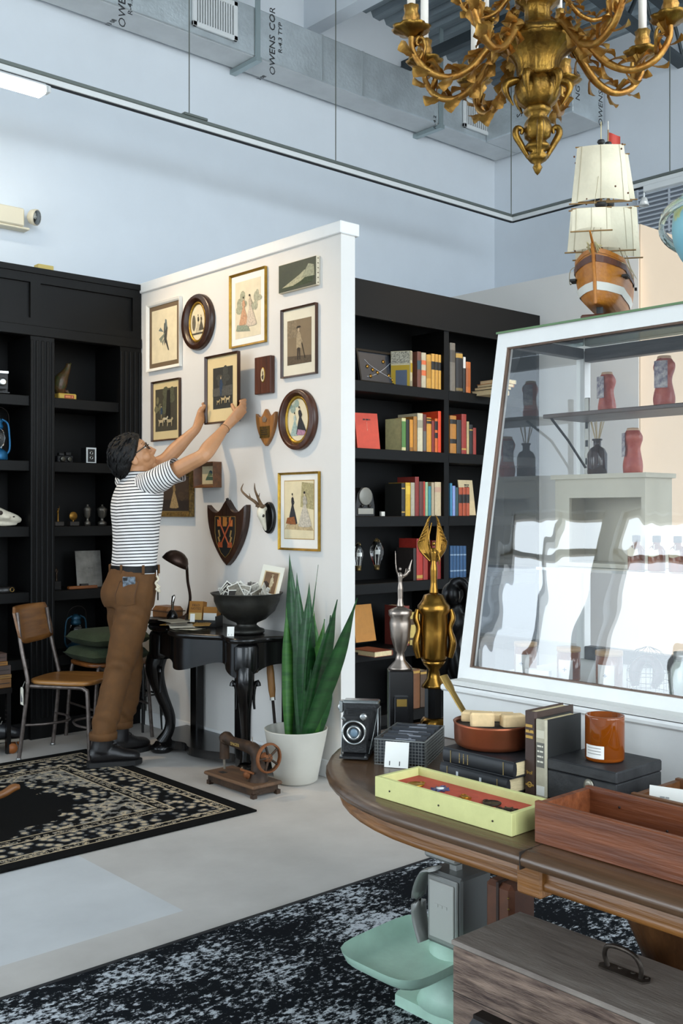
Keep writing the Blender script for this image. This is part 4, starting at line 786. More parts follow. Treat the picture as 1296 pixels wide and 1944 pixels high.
B((-.065, 0, 0), (.065, .002, .19), 'mount', C('#ddd6c4'), cc); B((-.045, -.001, .04), (.045, 0, .16), 'inner_mount', C('#c7ad82'), cc); pr = B((-.038, -.0016, .045), (.038, -.001, .155), 'print', M('paper_sepia', '#6e5136', .8, var=.2, scale=20), cc)
art(pr, .076, .11, -.0016, [('#3c2818', [(-.5, .02), (-.1, .02), (-.05, .45), (-.3, .55), (-.5, .5)])]+man(.1, .06, .85, '#cbb894', '#c7b48f', '#b59c74', '#cdb48e'), 0, .1)
nb = thing('notebook_bundle', 'bundle of grey notebooks standing at the back of the bowl', 'notebooks', bc+Vector((.085, .045, .14)), R(-70))
for k in range(4): B((-.045, .008*k, 0), (.03-.004*k, .008*k+.006, .12-.003*k), 'notebook', C(['#6d655f', '#b7b0a6', '#4a4541', '#8d857c'][k]), nb)
# gooseneck lamp
lp = Vector((3.30, 5.03, TZ_)); gl = thing('gooseneck_lamp', 'bronze gooseneck desk lamp with a dome shade', 'lamp', lp)
brz = M('bronze_brown', '#3a2a22', .4, .7, var=.2, scale=20)
MB().lathe([(0, 0), (.07, 0), (.075, .012), (.055, .028), (.02, .04), (.012, .05)], 24).build('base', brz, gl)
tip = on_x(351, 1078, 3.22)-lp
nk = catmull([(0, 0, .04), (.0, -.03, .14), (-.02, -.035, .24), Vector(tip)*.5+Vector((-.01,-.02,.17)), Vector(tip)], 6); MB().tube(nk, .0085, 8).build('gooseneck', brz, gl)
sc_ = on_x(333, 1066, 3.2)-lp; mx = Matrix.Rotation(R(-28), 4, Vector((SA*0+CA, -SA, 0)).cross(Vector((0, 0, 1)))) 
shp = [(.012, .062), (.03, .058), (.055, .044), (.072, .02), (.08, -.012), (.077, -.012), (.068, .016), (.05, .038), (.028, .052)]
MB().lathe(shp, 28, c=sc_, mx=mx).build('dome_shade', brz, gl); MB().ball(sc_+Vector((.01, -.02, -.005)), .022, 10, 8).build('bulb', M('grey_bulb', '#55585c', .2), gl)
# brown leather box, pen stand, notes display, papers
lbx = Vector((3.27, 5.19, TZ_)); t = thing('leather_box', 'worn brown leather box beside the desk lamp', 'box', lbx, R(4)); B((-.06, -.085, 0), (.06, .085, .085), 'body', M('tan_leather', '#6b4726', .5, var=.25, scale=20), t, bev=.018); B((-.062, -.087, .055), (.062, .087, .06), 'lid_seam', C('#3c2714'), t)
tp_ = Vector((3.14, 5.06, TZ_)); t = thing('pen_stand', 'black oval desk tray with an upright chrome pen', 'pen stand', tp_)
MB().lathe([(0, 0), (.11, 0), (.125, .015), (.12, .03), (.1, .024), (0, .02)], 28, sx=.55).build('tray', m_bl, t); MB().lathe([(.03, .02), (.032, .05), (.02, .075), (.008, .085)], 16, c=(.02, -.09, 0)).build('pen_socket', m_bl, t)
MB().tube([(.02, -.09, .07), (.015, -.1, .12), (.02, -.104, .16), (.026, -.104, .168)], [.006, .009, .011, .004], 8).build('chrome_pen', M('chrome', '#c9c9c6', .12, 1), t)
ds = Vector((3.26, 4.80, TZ_)); t = thing('notebook_display', 'black counter box of kraft pocket notebooks beside the bowl', 'display box', ds, R(-58))
mb = MB().box((-.09, -.05, 0), (.09, .05, .004)); mb.build('tray_floor', C('#171513'), t)
for q, nm in ((((-.09, -.052, 0), (.09, -.048, .038)), 'tray_front'), (((-.09, .048, 0), (.09, .052, .07)), 'tray_back'), (((-.092, -.05, 0), (-.088, .05, .06)), 'tray_side'), (((.088, -.05, 0), (.092, .05, .06)), 'tray_side')): B(*q, nm, C('#171513'), t)
text('lettering', 'FIELD NOTES', .02, C('#a8843c'), t, frame_mx((.0, -.0525, .019), (1, 0, 0), (0, 0, 1)))
for k in range(2):
    q = B((-.085+.088*k, -.03, .005), (-.003+.088*k, .025, .135-.03*k), 'notebook', M('kraft', '#a5702f', .8, var=.06, scale=30), t); q.rotation_euler = (R(-10), 0, 0)
    B((-.083+.088*k, -.0312, .03), (-.005+.088*k, -.0302, .07), 'belly_band', C('#c8a968' if k == 0 else '#d9d6cf'), q)
    if k == 0: text('lettering', 'FIELD\nNOTES', .019, C('#3a2410'), q, frame_mx((-.044, -.0306, .102), (1, 0, 0), (0, 0, 1)))
rng = random.Random(9)
for k in range(13):
    x, y = rng.uniform(3.06, 3.18), rng.uniform(4.6, 4.9); w, h = rng.choice([(.09, .13), (.13, .18), (.07, .1)])
    col = rng.choice(['#b8ae98', '#8f8670', '#a5792f', '#c8c0ae', '#6e675a']); 
    t = B((-w/2, -h/2, 0), (w/2, h/2, .0022), 'loose_print', M('paper_'+col, col, .8, var=.1, scale=30), loc=(x, y, TZ_+.0005+.0026*k), label='loose old paper print in the flat pile on the console', cat='print', group='papers piled on the console'); t.rotation_euler = (0, 0, R(rng.uniform(-40, 40)))
def tagcard(px, py, label, w=.03, h=.042, pos=None, rz=-45, z=TZ_, lean=-12):
    p = pos or on_z(px, py, z); t = thing('price_card', label, 'card', Vector(p)+Vector((0, 0, .0015))); t.rotation_euler = (R(lean), 0, R(rz))
    B((-w/2, 0, 0), (w/2, .001, h), 'card', C('#d9d8d2'), t)
    for k in range(2): B((-w*.3+k*w*.42, -.0004, h*.08), (-w*.26+k*w*.42, 0, h*.25), 'mark', C('#3a3a3a'), t)
    return t
tagcard(0, 0, 'white price card standing in front of the pewter bowl', .036, .05, pos=(3.075, 4.29, TZ_), rz=-45)
tagcard(0, 0, 'white price card standing beside the kraft notebooks', .026, .045, pos=(3.135, 4.73, TZ_+.035), rz=-45)
# ================================================================ snake plant
pc = Vector((3.262, 3.99, 0)); t = thing('snake_plant', 'tall snake plant with dark banded sword leaves', 'plant', pc+Vector((0, 0, .25)))
pot = thing('plant_pot', 'large pale grey tapered pot holding the snake plant', 'pot', pc)
MB().lathe([(0, 0), (.095, 0), (.108, .012), (.125, .1), (.147, .2), (.158, .262), (.16, .268), (.154, .268), (.142, .2), (.12, .1), (.11, .04)], 40).build('pot_wall', M('pale_pot', '#bdb9ae', .55, var=.03, scale=10), pot)
MB().lathe([(0, .2), (.14, .2)], 24).build('soil', M('potting_soil', '#241b14', .95, var=.4, scale=60), pot)
m_leaf = M('snake_leaf', '#0f3316', .4, col2='#245726', scale=7, stretch=(1, 1, 5), bump=.05, bscale=40); m_leaf2 = M('snake_leaf_light', '#22551f', .4, col2='#477a30', scale=7, stretch=(1, 1, 6))
leaves = [((549, 1050), (556, 1385), .045, 0), ((563, 1087), (572, 1385), .04, 0), ((587, 1105), (582, 1385), .045, 0), ((596, 1160), (588, 1385), .05, 1), ((604, 1072), (600, 1385), .007, 0), ((616, 1175), (597, 1385), .055, 1), ((640, 1138), (606, 1385), .05, 0), ((678, 1135), (613, 1385), .045, 0), ((627, 1168), (604, 1385), .04, 0), ((543, 1150), (548, 1385), .03, 1), ((575, 1195), (577, 1385), .055, 0), ((612, 1240), (608, 1385), .06, 0), ((560, 1180), (562, 1385), .03, 0), ((590, 1270), (585, 1385), .04, 0)]
rng = random.Random(2)
for i, (tp, bs, w, li) in enumerate(leaves):
    dx = rng.uniform(-.03, .04); b0 = on_x(bs[0], bs[1], 3.25+dx); b0.z = .2; top = on_x(tp[0], tp[1], 3.25+dx*1.2); b0.y = max(3.9, min(4.08, b0.y))
    mid = b0.lerp(top, .5)+Vector((rng.uniform(-.02, .02), rng.uniform(-.015, .015), 0)); path = catmull([b0, b0.lerp(mid, .5), mid, mid.lerp(top, .5), top], 3); k = len(path)
    ang = rng.uniform(-.55, .55); sd = Matrix.Rotation(ang, 3, 'Z') @ Vector((CA, -SA, 0)); tw = rng.uniform(-.5, .5); mb = MB(); vs = []
    nrm = sd.cross(Vector((0, 0, 1)))
    for j, p in enumerate(path):
        u = j/(k-1); ww = .8*w*(.36+.95*math.sin(PI*min(1, (u*.95+.08)))**.9*(1 if u < .55 else 1))*(1-max(0, (u-.6)/.4)**2.2); s_ = (Matrix.Rotation(tw*u, 3, 'Z') @ sd); n_ = (Matrix.Rotation(tw*u, 3, 'Z') @ nrm)
        vs += [p-t.location+s_*(-ww)+n_*ww*.28, p-t.location-n_*.003, p-t.location+s_*ww+n_*ww*.28, p-t.location+n_*.004]
    fs = []
    for j in range(k-1):
        for a_, b_ in ((0, 1), (1, 2), (2, 3), (3, 0)): fs.append([j*4+a_, j*4+b_, j*4+4+b_, j*4+4+a_])
    mb.add(vs, fs, True); mb.build('leaf', m_leaf2 if li else m_leaf, t)
# iron poker with wooden handle
p0 = Vector((3.33, 4.215, 0)); t = thing('iron_poker', 'iron rod with a wooden handle leaning upright beside the plant', 'tool', p0)
zt = on_x(512, 1262, 3.35).z; tp_ = on_x(512, 1262, 3.35)-p0
MB().tube([(0, 0, 0), tp_*(.66)], .008, 8).build('rod', M('rusty_iron', '#2e241e', .7, .5, var=.3, scale=40), t); MB().tube([tp_*.66, tp_*.69], .015, 10).build('ferrule', M('steel_ferrule', '#b5b2aa', .3, .9), t)
MB().tube([tp_*.69, tp_*.76, tp_*.93, tp_], [.014, .019, .02, .017], 10).build('handle', wood('ash_handle', '#a9783c', '#8a5c28', 2, .5), t)
# ================================================================ sewing machine
sm = thing('sewing_machine', 'rusty antique sewing machine standing on the floor by the plant pot', 'sewing machine', (2.985, 4.07, 0), PI/2)
# local x runs along the bed towards the needle end (+Y in the room), local -y is the side away from the wall ... front
rust = M('rusty_black_iron', '#2a1f18', .6, .45, col2='#4a3524', scale=18, bump=.2, bscale=60); rust2 = M('rusted_wheel', '#6b3f22', .7, .4, col2='#8a5530', scale=25, bump=.3, bscale=60); wbed = wood('scuffed_bed', '#4b3524', '#6b4d34', 0, .6)
B((-.21, -.09, .045), (.2, .09, .062), 'bed_plate', wbed, sm, bev=.006); B((-.19, -.075, .012), (.18, .075, .045), 'under_frame', rust, sm)
for x in (-.19, .17):
    for y in (-.07, .07): B((x-.012, y-.012, 0), (x+.012, y+.012, .02), 'foot', rust, sm)
MB().tube(catmull([(-.135, 0, .06), (-.135, 0, .11), (-.125, 0, .17), (-.1, 0, .205), (-.02, 0, .212), (.08, 0, .215), (.125, 0, .225), (.14, 0, .215)], 5), smooth1([.05, .038, .03, .032, .028, .025, .032, .034], 5), 12, up=(0, 1, 0)).build('arm', rust, sm)
MB().tube([(.145, 0, .235), (.145, 0, .12)], [.024, .026], 10).build('head', rust, sm); MB().tube([(.145, 0, .12), (.145, 0, .068)], .006, 8).build('needle_bar', M('dull_steel', '#8a8276', .4, .8), sm); MB().tube([(.16, -.005, .23), (.16, -.005, .09)], .004, 6).build('presser_rod', M('dull_steel'), sm)
MB().lathe([(.01, .235), (.014, .24), (.008, .25), (.004, .252)], 10, c=(.145, 0, 0)).build('top_knob', rust2, sm)
mxw = Matrix.Rotation(R(90), 4, 'Y')
MB().lathe([(.062, -.009), (.07, -.009), (.072, 0), (.07, .009), (.062, .009), (.062, -.009)], 30, c=(-.215, 0, .185), mx=mxw).build('hand_wheel', rust2, sm)
for k in range(5): a = 2*PI*k/5; MB().tube([(-.215, 0, .185), (-.215, .066*math.cos(a), .185+.066*math.sin(a))], .006, 6).build('spoke', rust, sm)
MB().lathe([(.02, -.02), (.022, .02)], 14, c=(-.2, 0, .185), mx=mxw).build('hub', rust2, sm)
MB().lathe([(0, 0), (.02, 0), (.022, .006), (.012, .01), (.012, .02), (0, .02)], 16, c=(-.11, .045, .095), mx=Matrix.Rotation(R(-90), 4, 'X')).build('tension_dial', rust2, sm)
MB().tube([(-.16, .05, .11), (-.06, .05, .11)], .006, 6).build('stitch_lever', rust2, sm); MB().tube([(-.09, 0, .23), (-.085, 0, .265)], .0025, 5).build('spool_pin', M('dull_steel'), sm)
text('maker_lettering', 'SINGER', .022, C('#a88b4c'), sm, frame_mx((.02, .0285, .213), (-1, 0, 0), (0, 0, 1)))
B((.09, .02, .0625), (.13, .05, .0635), 'needle_slot', C('#17120e'), sm)
# ================================================================ the man
def remesh(mb, name, mat, parent, voxel, it=4, disp=None):
    me = mb.mesh('tmp'); o = bpy.data.objects.new('tmp', me); COL.objects.link(o)
    r = o.modifiers.new('r', 'REMESH'); r.mode = 'VOXEL'; r.voxel_size = voxel; r.use_smooth_shade = True
    s = o.modifiers.new('s', 'SMOOTH'); s.factor = .5; s.iterations = it
    dg = bpy.context.evaluated_depsgraph_get(); dg.update(); m2 = bpy.data.meshes.new_from_object(o.evaluated_get(dg)); bpy.data.objects.remove(o)
    if disp:
        for v in m2.vertices: v.co += v.normal*disp(v.co)
    m2.materials.clear(); m2.materials.append(mat)
    for p in m2.polygons: p.use_smooth = True
    ob = bpy.data.objects.new(name, m2); COL.objects.link(ob); ob.parent = parent; return ob
MO = Vector((2.80, 4.95, 0))
mn = thing('person', 'man in a striped tee and brown trousers reaching up to hang a picture', 'person', MO)
def W3(x, y, z): return Vector((x, y, z))-MO
skin = M('skin', '#b5835c', .5, var=.06, scale=25, bump=.04, bscale=200)
def loft(mb, secs, n=16, sub=4):
    """secs: (x,y,z,a,b) horizontal ellipses"""
    c = catmull([s[:3] for s in secs], sub); a = smooth1([s[3] for s in secs], sub); b = smooth1([s[4] for s in secs], sub)
    vs = []
    for p, q, r in zip(c, a, b):
        for j in range(n): w = 2*PI*j/n; vs.append((p.x+q*math.cos(w), p.y+r*math.sin(w), p.z))
    k = len(c); mb.add(vs, [[i*n+j, i*n+(j+1) % n, (i+1)*n+(j+1) % n, (i+1)*n+j] for i in range(k-1) for j in range(n)]+[list(range(n))[::-1], [(k-1)*n+j for j in range(n)]], True)
def limb(mb, pts, rad, n=12, sub=4): mb.tube(catmull(pts, sub), smooth1(rad, sub), n)
def torso_secs(e=0): return [(*W3(2.885, 4.92, 1.02), .105+e, .16+e), (*W3(2.887, 4.92, 1.12), .100+e, .148+e), (*W3(2.893, 4.92, 1.25), .108+e, .155+e), (*W3(2.90, 4.92, 1.38), .116+e, .172+e), (*W3(2.912, 4.92, 1.47), .104+e, .172+e), (*W3(2.922, 4.92, 1.535), .08+e, .135+e), (*W3(2.925, 4.922, 1.572), .058+e, .075+e)]
yaw, pit = R(-32), R(35)
fh = Vector((math.cos(yaw), math.sin(yaw), 0)); F_ = fh*math.cos(pit)+Vector((0, 0, math.sin(pit))); U_ = -fh*math.sin(pit)+Vector((0, 0, math.cos(pit))); L_l = U_.cross(F_)
H = at_d(252, 868, 5.62)-MO
def hp(f, l, u): return H+F_*f+L_l*l+U_*u
HM = Matrix((F_, L_l, U_)).transposed()
b = MB(); b.smooth = True
e_ = -.014
loft(b, torso_secs(e_)); loft(b, [(*W3(2.885, 4.92, 1.06), .09, .14), (*W3(2.86, 4.92, .96), .105, .155), (*W3(2.845, 4.92, .86), .1, .15)])
rs, re, rw = W3(2.912, 4.772, 1.505), W3(3.043, 4.496, 1.642), W3(3.222, 4.548, 1.80)
ls, le, lw = W3(2.935, 5.068, 1.52), W3(3.085, 4.915, 1.645), W3(3.24, 4.848, 1.818)
fc = t9.location; fr, fl_ = fc.y-w9/2, fc.y+w9/2; fx = XP0-.09; zb = fc.z-h9/2          # the held frame: right edge, left edge, plane, bottom
rp, lp2 = Vector((fx-.022, fr-.022, zb+.045))-MO, Vector((fx-.022, fl_+.022, zb+.06))-MO
for s, el_, w, pl_ in ((rs, re, rw, rp), (ls, le, lw, lp2)):
    limb(b, [s.lerp(W3(2.92, 4.92, 1.50), .35), s, s.lerp(el_, .35), s.lerp(el_, .75), el_, el_.lerp(w, .3), el_.lerp(w, .75), w, w.lerp(pl_, .6)], [.055, .052, .046, .042, .039, .042, .031, .026, .027])
hips = {}
for sy, P in ((-1, [(2.85, 4.84, .9), (2.815, 4.862, .7), (2.772, 4.888, .5), (2.71, 4.885, .3), (2.678, 4.882, .1)]), (1, [(2.86, 5.0, .9), (2.892, 5.02, .7), (2.922, 5.03, .5), (2.915, 5.05, .3), (2.895, 5.085, .1)])):
    limb(b, [W3(*p) for p in P], [.075, .068, .052, .045, .036]); hips[sy] = P
# head
b.ball(H, (.098, .076, .098), 20, 14, mx=HM); b.ball(hp(.035, 0, -.055), (.062, .054, .058), 16, 10, mx=HM); b.ball(hp(.066, 0, -.1), (.022, .024, .018), 10, 8, mx=HM); b.ball(hp(.06, 0, .03), (.042, .06, .045), 12, 8, mx=HM)
b.tube([hp(.088, 0, .012), hp(.104, 0, -.012), hp(.116, 0, -.036), hp(.1, 0, -.046)], [.009, .011, .0145, .01], 10); b.ball(hp(.092, .012, -.038), (.012, .01, .009), 8, 6, mx=HM); b.ball(hp(.092, -.012, -.038), (.012, .01, .009), 8, 6, mx=HM)
b.ball(hp(.09, 0, -.066), (.012, .024, .007), 10, 6, mx=HM); b.ball(hp(.087, 0, -.078), (.012, .021, .008), 10, 6, mx=HM)
for s_ in (-1, 1): b.ball(hp(-.004, s_*.079, -.02), (.021, .009, .033), 10, 8, mx=HM); b.ball(hp(.055, s_*.045, -.04), (.03, .025, .03), 10, 8, mx=HM)
limb(b, [W3(2.922, 4.922, 1.54), W3(2.915, 4.93, 1.58), hp(-.02, 0, -.07), hp(-.01, 0, -.03)], [.06, .056, .055, .06])
# hands
def hand(pc, sgn, wr):
    """palm outside the frame edge; fingers wrap behind, thumb in front; sgn=-1 right hand (edge at lower Y)"""
    edge = fr if sgn < 0 else fl_
    d = (pc-wr).normalized(); b.tube([wr, wr.lerp(pc, .5), pc, pc+d*.035], [(.027, .02), (.034, .019), (.04, .018), (.034, .014)], 12, up=Vector((0, .25*sgn, 1)))
    for k in range(4):
        L_ = [.9, 1.0, .97, .82][3-k]; z = pc.z-.018+.0215*k+.012; o = MO
        q = [Vector((fx-.02, edge+sgn*.022, z+o.z))-o, Vector((fx+.008, edge+sgn*.022, z+.008+o.z))-o, Vector((fx+.026, edge+sgn*.008, z+.014))-o, Vector((fx+.028, edge-sgn*.014*L_, z+.016))-o, Vector((fx+.026, edge-sgn*.034*L_, z+.016))-o]
        limb(b, q, [.0105, .0105, .0098, .009, .0075], 9, 3)
    q = [pc+Vector((-.008, 0, -.012)), Vector((fx-.042, edge+sgn*.006, pc.z+.012))-Vector((MO.x, MO.y, 0)), Vector((fx-.039, edge-sgn*.016, pc.z+.034))-Vector((MO.x, MO.y, 0)), Vector((fx-.036, edge-sgn*.03, pc.z+.05))-Vector((MO.x, MO.y, 0))]
    limb(b, q, [.015, .0125, .0115, .009], 9, 3)
hand(rp, -1, rw); hand(lp2, 1, lw)
body = remesh(b, 'body', skin, mn, .0042, 3)
# hair
def hair_pt(u, v):
    th, ph = PI*v, 2*PI*u; n = Vector((math.sin(th)*math.cos(ph), math.sin(th)*math.sin(ph), math.cos(th)))
    sc = n.z*.9-n.x*.75+.10+.10*abs(n.y)*(1 if n.z > -.2 else 0); k = max(0, min(1, sc*4+.35)); k = k*k*(3-2*k)
    r = .86+.40*k+(.09*mnoise.noise(n*3.2+Vector((3, 1, 7)))+.05*mnoise.noise(Vector((n.x*5, n.y*16, n.z*5))))*k+.08*k*max(0, -n.x)+.06*k*max(0, n.z)-.38*k*max(0, -n.z-.35)
    return H+HM @ Vector((n.x*.098*r, n.y*.076*r, n.z*.1*r))
MB().grid(hair_pt, 64, 40).build('hair', M('black_hair', '#060505', .5, spec=.3, var=.3, scale=14, stretch=(1, 4, 1), bump=.5, bscale=60), mn)
lk = MB(); rr_ = random.Random(8)
for k in range(260):
    u, v = rr_.random(), rr_.uniform(.02, .8); th, ph = PI*v, 2*PI*u; n = Vector((math.sin(th)*math.cos(ph), math.sin(th)*math.sin(ph), math.cos(th)))
    if n.z*.9-n.x*.75+.06 < .12: continue
    p0 = hair_pt(u, v); fl2 = Vector((-.75, .25*n.y, -.35)) if n.x < .45 else Vector((-.4, .5, .5)); d = HM @ (fl2-n*fl2.dot(n)); d.normalize(); nn = HM @ n; ln = rr_.uniform(.025, .05)
    lk.tube([p0-nn*.004, p0+d*ln*.4+nn*.004, p0+d*ln*.8+nn*.002, p0+d*ln-nn*.004], [.0045, .005, .0035, .0008], 5)
lk.build('hair_locks', M('black_hair'), mn, kind='stuff')
# face details
eye_w, eye_k = C('#e6ddd2'), C('#1c1310')
for s_ in (-1, 1):
    ey = MB().ball(hp(.078, s_*.033, .008), .0125, 12, 8).build('eye', eye_w, mn); MB().ball(hp(.0895, s_*.033, .009), .0045, 8, 6).build('iris', eye_k, ey)
    MB().tube([hp(.088, s_*.015, .03), hp(.09, s_*.032, .035), hp(.078, s_*.052, .03)], [.003, .004, .002], 6).build('eyebrow', M('black_hair'), mn)
gs = M('dark_tortoise', '#17120f', .25)
g = MB()
for s_ in (-1, 1): g.tube([hp(.104-.012*abs(math.cos(a))*(1 if math.cos(a)*s_ > 0 else .2), s_*.034+.022*math.cos(a), .004+.02*math.sin(a)) for a in [2*PI*k/20 for k in range(21)]], .0026, 6, caps=False)
g.tube([hp(.106, -.012, .008), hp(.109, 0, .011), hp(.106, .012, .008)], .0025, 6)
for s_ in (-1, 1): g.tube([hp(.094, s_*.057, .008), hp(.08, s_*.072, .006), hp(.03, s_*.082, .004), hp(-.012, s_*.086, .002), hp(-.028, s_*.082, -.018)], .0028, 6)
g.build('glasses', gs, mn)
# striped shirt: stripes measured along each tube
def stripe_mat():
    m = bpy.data.materials.new('striped_jersey'); m.use_nodes = True; nt = m.node_tree; N = nt.nodes; bs = N['Principled BSDF']; bs.inputs['Roughness'].default_value = .85; bs.inputs['Specular IOR Level'].default_value = .2
    a = N.new('ShaderNodeAttribute'); a.attribute_name = 'stripe'; mu = N.new('ShaderNodeMath'); mu.operation = 'FRACT'; nt.links.new(a.outputs['Fac'], mu.inputs[0])
    gt = N.new('ShaderNodeMath'); gt.operation = 'LESS_THAN'; gt.inputs[1].default_value = .33; nt.links.new(mu.outputs[0], gt.inputs[0])
    mx = N.new('ShaderNodeMix'); mx.data_type = 'RGBA'; mx.inputs[6].default_value = (*hexc('#dcd9d6'), 1); mx.inputs[7].default_value = (*hexc('#15161c'), 1)
    nt.links.new(gt.outputs[0], mx.inputs[0]); nt.links.new(mx.outputs[2], bs.inputs['Base Color']); return m
SP = .0172
def cloth(mb, name, mat, par, vals, disp):
    o = mb.build(name, mat, par); me = o.data; at = me.attributes.new('stripe', 'FLOAT', 'POINT')
    for i, v in enumerate(vals): at.data[i].value = v
    me.update(); nr = [v.normal.copy() for v in me.vertices]
    for v, n in zip(me.vertices, nr): v.co += n*disp(v.co)
    return o
sm_ = stripe_mat()
def wr(co):  # wrinkles sweeping from the belly up to the raised shoulder
    q = co.z*9-co.x*16+co.y*5; return .009*math.sin(q*2.0)*max(0, min(1, (1.36-co.z)*4))*max(.15, min(1, (co.x-.02)*9))+.006*mnoise.noise(Vector((co.x*7, co.y*7, co.z*5)))
sec = torso_secs(.006); c = catmull([s[:3] for s in sec], 8); A_ = smooth1([s[3] for s in sec], 8); B_ = smooth1([s[4] for s in sec], 8); n = 56; vs, vals = [], []
for p, q, r in zip(c, A_, B_):
    for j in range(n):
        w = 2*PI*j/n; x, y = q*math.cos(w), r*math.sin(w); vs.append((p.x+x, p.y+y, p.z)); vals.append((p.z-.10*max(0, x-.02)-.05*abs(y))/SP)
mb = MB(); k = len(c); mb.add(vs, [[i*n+j, i*n+(j+1) % n, (i+1)*n+(j+1) % n, (i+1)*n+j] for i in range(k-1) for j in range(n)], True)
sh = cloth(mb, 'tee_shirt', sm_, mn, vals, wr)
def sleeve(s, e, name):
    inn = s.lerp(W3(2.915, 4.92, 1.47), .42); P = catmull([inn, s, s.lerp(e, .25), s.lerp(e, .52)], 6); Rr = smooth1([.078, .071, .066, .066], 6); n = 32; t = MB(); t.tube(P, Rr, n, caps=False); d = (e-s).normalized(); vals = [(v-s).dot(d)/SP for v in t.v]
    return cloth(t, name, sm_, sh, vals, lambda co: .005*mnoise.noise(co*14)+.003*math.sin(co.z*60+co.x*50))
sleeve(rs, re, 'right_sleeve'); sleeve(ls, le, 'left_sleeve')
MB().tube([W3(2.924+.056*math.cos(a), 4.922+.068*math.sin(a), 1.566+.012*math.cos(a)) for a in [2*PI*k/24 for k in range(25)]], .006, 6, caps=False).build('collar', C('#cfccc9'), sh)
# trousers
tr_m = M('brown_twill', '#54340f', .85, var=.14, scale=18, bump=.12, bscale=300)
b = MB(); loft(b, [(*W3(2.885, 4.92, 1.055), .112, .168), (*W3(2.872, 4.92, .99), .124, .176), (*W3(2.848, 4.92, .91), .136, .182), (*W3(2.848, 4.92, .84), .12, .172)])
for sy, rr in ((-1, [.098, .092, .074, .068, .064, .064]), (1, [.096, .09, .072, .064, .06, .06])):
    P = hips[sy]; limb(b, [W3(*P[0]), W3(*P[1]), W3(*P[2]), W3(*P[3]), W3(*P[4])+Vector((0, 0, .09)), W3(*P[4])+Vector((0, 0, .055))], rr, 16)
def twr(co):
    k = 0
    for zc_, s_ in ((.5, 1), (.22, 1.2), (.8, .8)): k += s_*math.exp(-((co.z-zc_)/.09)**2)
    return .0035*k*math.sin(co.z*80+co.x*60+co.y*40+4*mnoise.noise(co*6))+.006*mnoise.noise(co*9)
trs = remesh(b, 'trousers', tr_m, mn, .008, 4, twr)
for sy in (-1, 1):
    c = W3(*hips[sy][4]); r = .066 if sy < 0 else .062
    MB().lathe([(r, .05), (r+.007, .052), (r+.008, .085), (r+.003, .09)], 24, c=c).build('turn_up', tr_m, trs)
# seams, pockets
def on_body(w, z, e=.004, sec=[(1.055, 2.885, .112, .168), (.99, 2.872, .124, .176), (.91, 2.848, .136, .182), (.84, 2.848, .12, .172)]):
    for i in range(3):
        if sec[i+1][0] <= z <= sec[i][0]:
            u = (sec[i][0]-z)/(sec[i][0]-sec[i+1][0]); cx, a, bb = [sec[i][j]*(1-u)+sec[i+1][j]*u for j in (1, 2, 3)]; return W3(cx+(a+e)*math.cos(w), 4.92+(bb+e)*math.sin(w), z)
    return W3(2.85, 4.92, z)
pk = MB(); pk.grid(lambda u, v: on_body(R(207)+R(38)*u, .985-.13*v+.02*abs(u-.5)*(v > .9), .007), 8, 6); pk.build('back_pocket', tr_m, trs)
for w0 in (207, 245): MB().tube([on_body(R(w0), .985-.12*k/6, .009) for k in range(7)], .0016, 4).build('stitching', C('#4d2f12'), trs)
MB().tube([on_body(R(207)+R(38)*k/6, .984, .009) for k in range(7)], .0016, 4).build('stitching', C('#4d2f12'), trs)
bl = MB(); bl.grid(lambda u, v: Vector((*(W3(2.886, 4.92, 0)+Vector((.119*math.cos(2*PI*u), .172*math.sin(2*PI*u), 0))).xy, 1.028+.034*v)), 48, 1)
bl.build('belt', M('black_leather', '#080707', .5, spec=.25, var=.2, scale=30), trs)
for w0 in (200, 250, 300, 160): p = W3(2.886+.121*math.cos(R(w0)), 4.92+.174*math.sin(R(w0)), 1.02); MB().box(p+Vector((-.006, -.006, 0)), p+Vector((.006, .006, .048)), bev=.002).build('belt_loop', tr_m, trs)
p = on_body(R(226), .985, .012); ph = thing('smartphone', 'smartphone with a patterned case sticking out of the back trouser pocket', 'phone', MO+p); ph.rotation_euler = (0, R(8), R(226))
B((-.004, -.034, -.07), (.004, .034, .024), 'phone_body', M('phone_case', '#23262b', .3, col2='#7d8a96', scale=60), ph, bev=.003); B((.004, -.03, .003), (.0055, -.008, .02), 'camera_bump', C('#0d0d0f'), ph)
kp = on_body(R(292), .97, .014); kt = thing('key_fob', 'cream knotted rope key fob hanging from the belt', 'keys', MO+kp)
MB().tube(catmull([(0, 0, .04), (.006, -.006, .02), (-.01, -.004, 0), (.012, -.008, -.02), (-.01, -.01, -.03), (.01, -.012, -.045), (0, -.006, -.02), (-.006, -.004, .0)], 5), .006, 7).build('rope_knot', M('cotton_rope', '#c9bfa8', .9), kt)
MB().tube([(0, 0, .035), (0, .002, .07)], .002, 5).build('snap_hook', M('chrome'), kt); B((-.004, -.012, -.09), (.004, -.01, -.045), 'key', M('chrome'), kt)
MB().tube([rw+((rw-re).orthogonal().normalized()*math.cos(a)+(rw-re).normalized().cross((rw-re).orthogonal().normalized())*math.sin(a))*.0285 for a in [2*PI*k/20 for k in range(21)]], .0014, 5, caps=False).build('bracelet', C('#6b4a22'), mn)
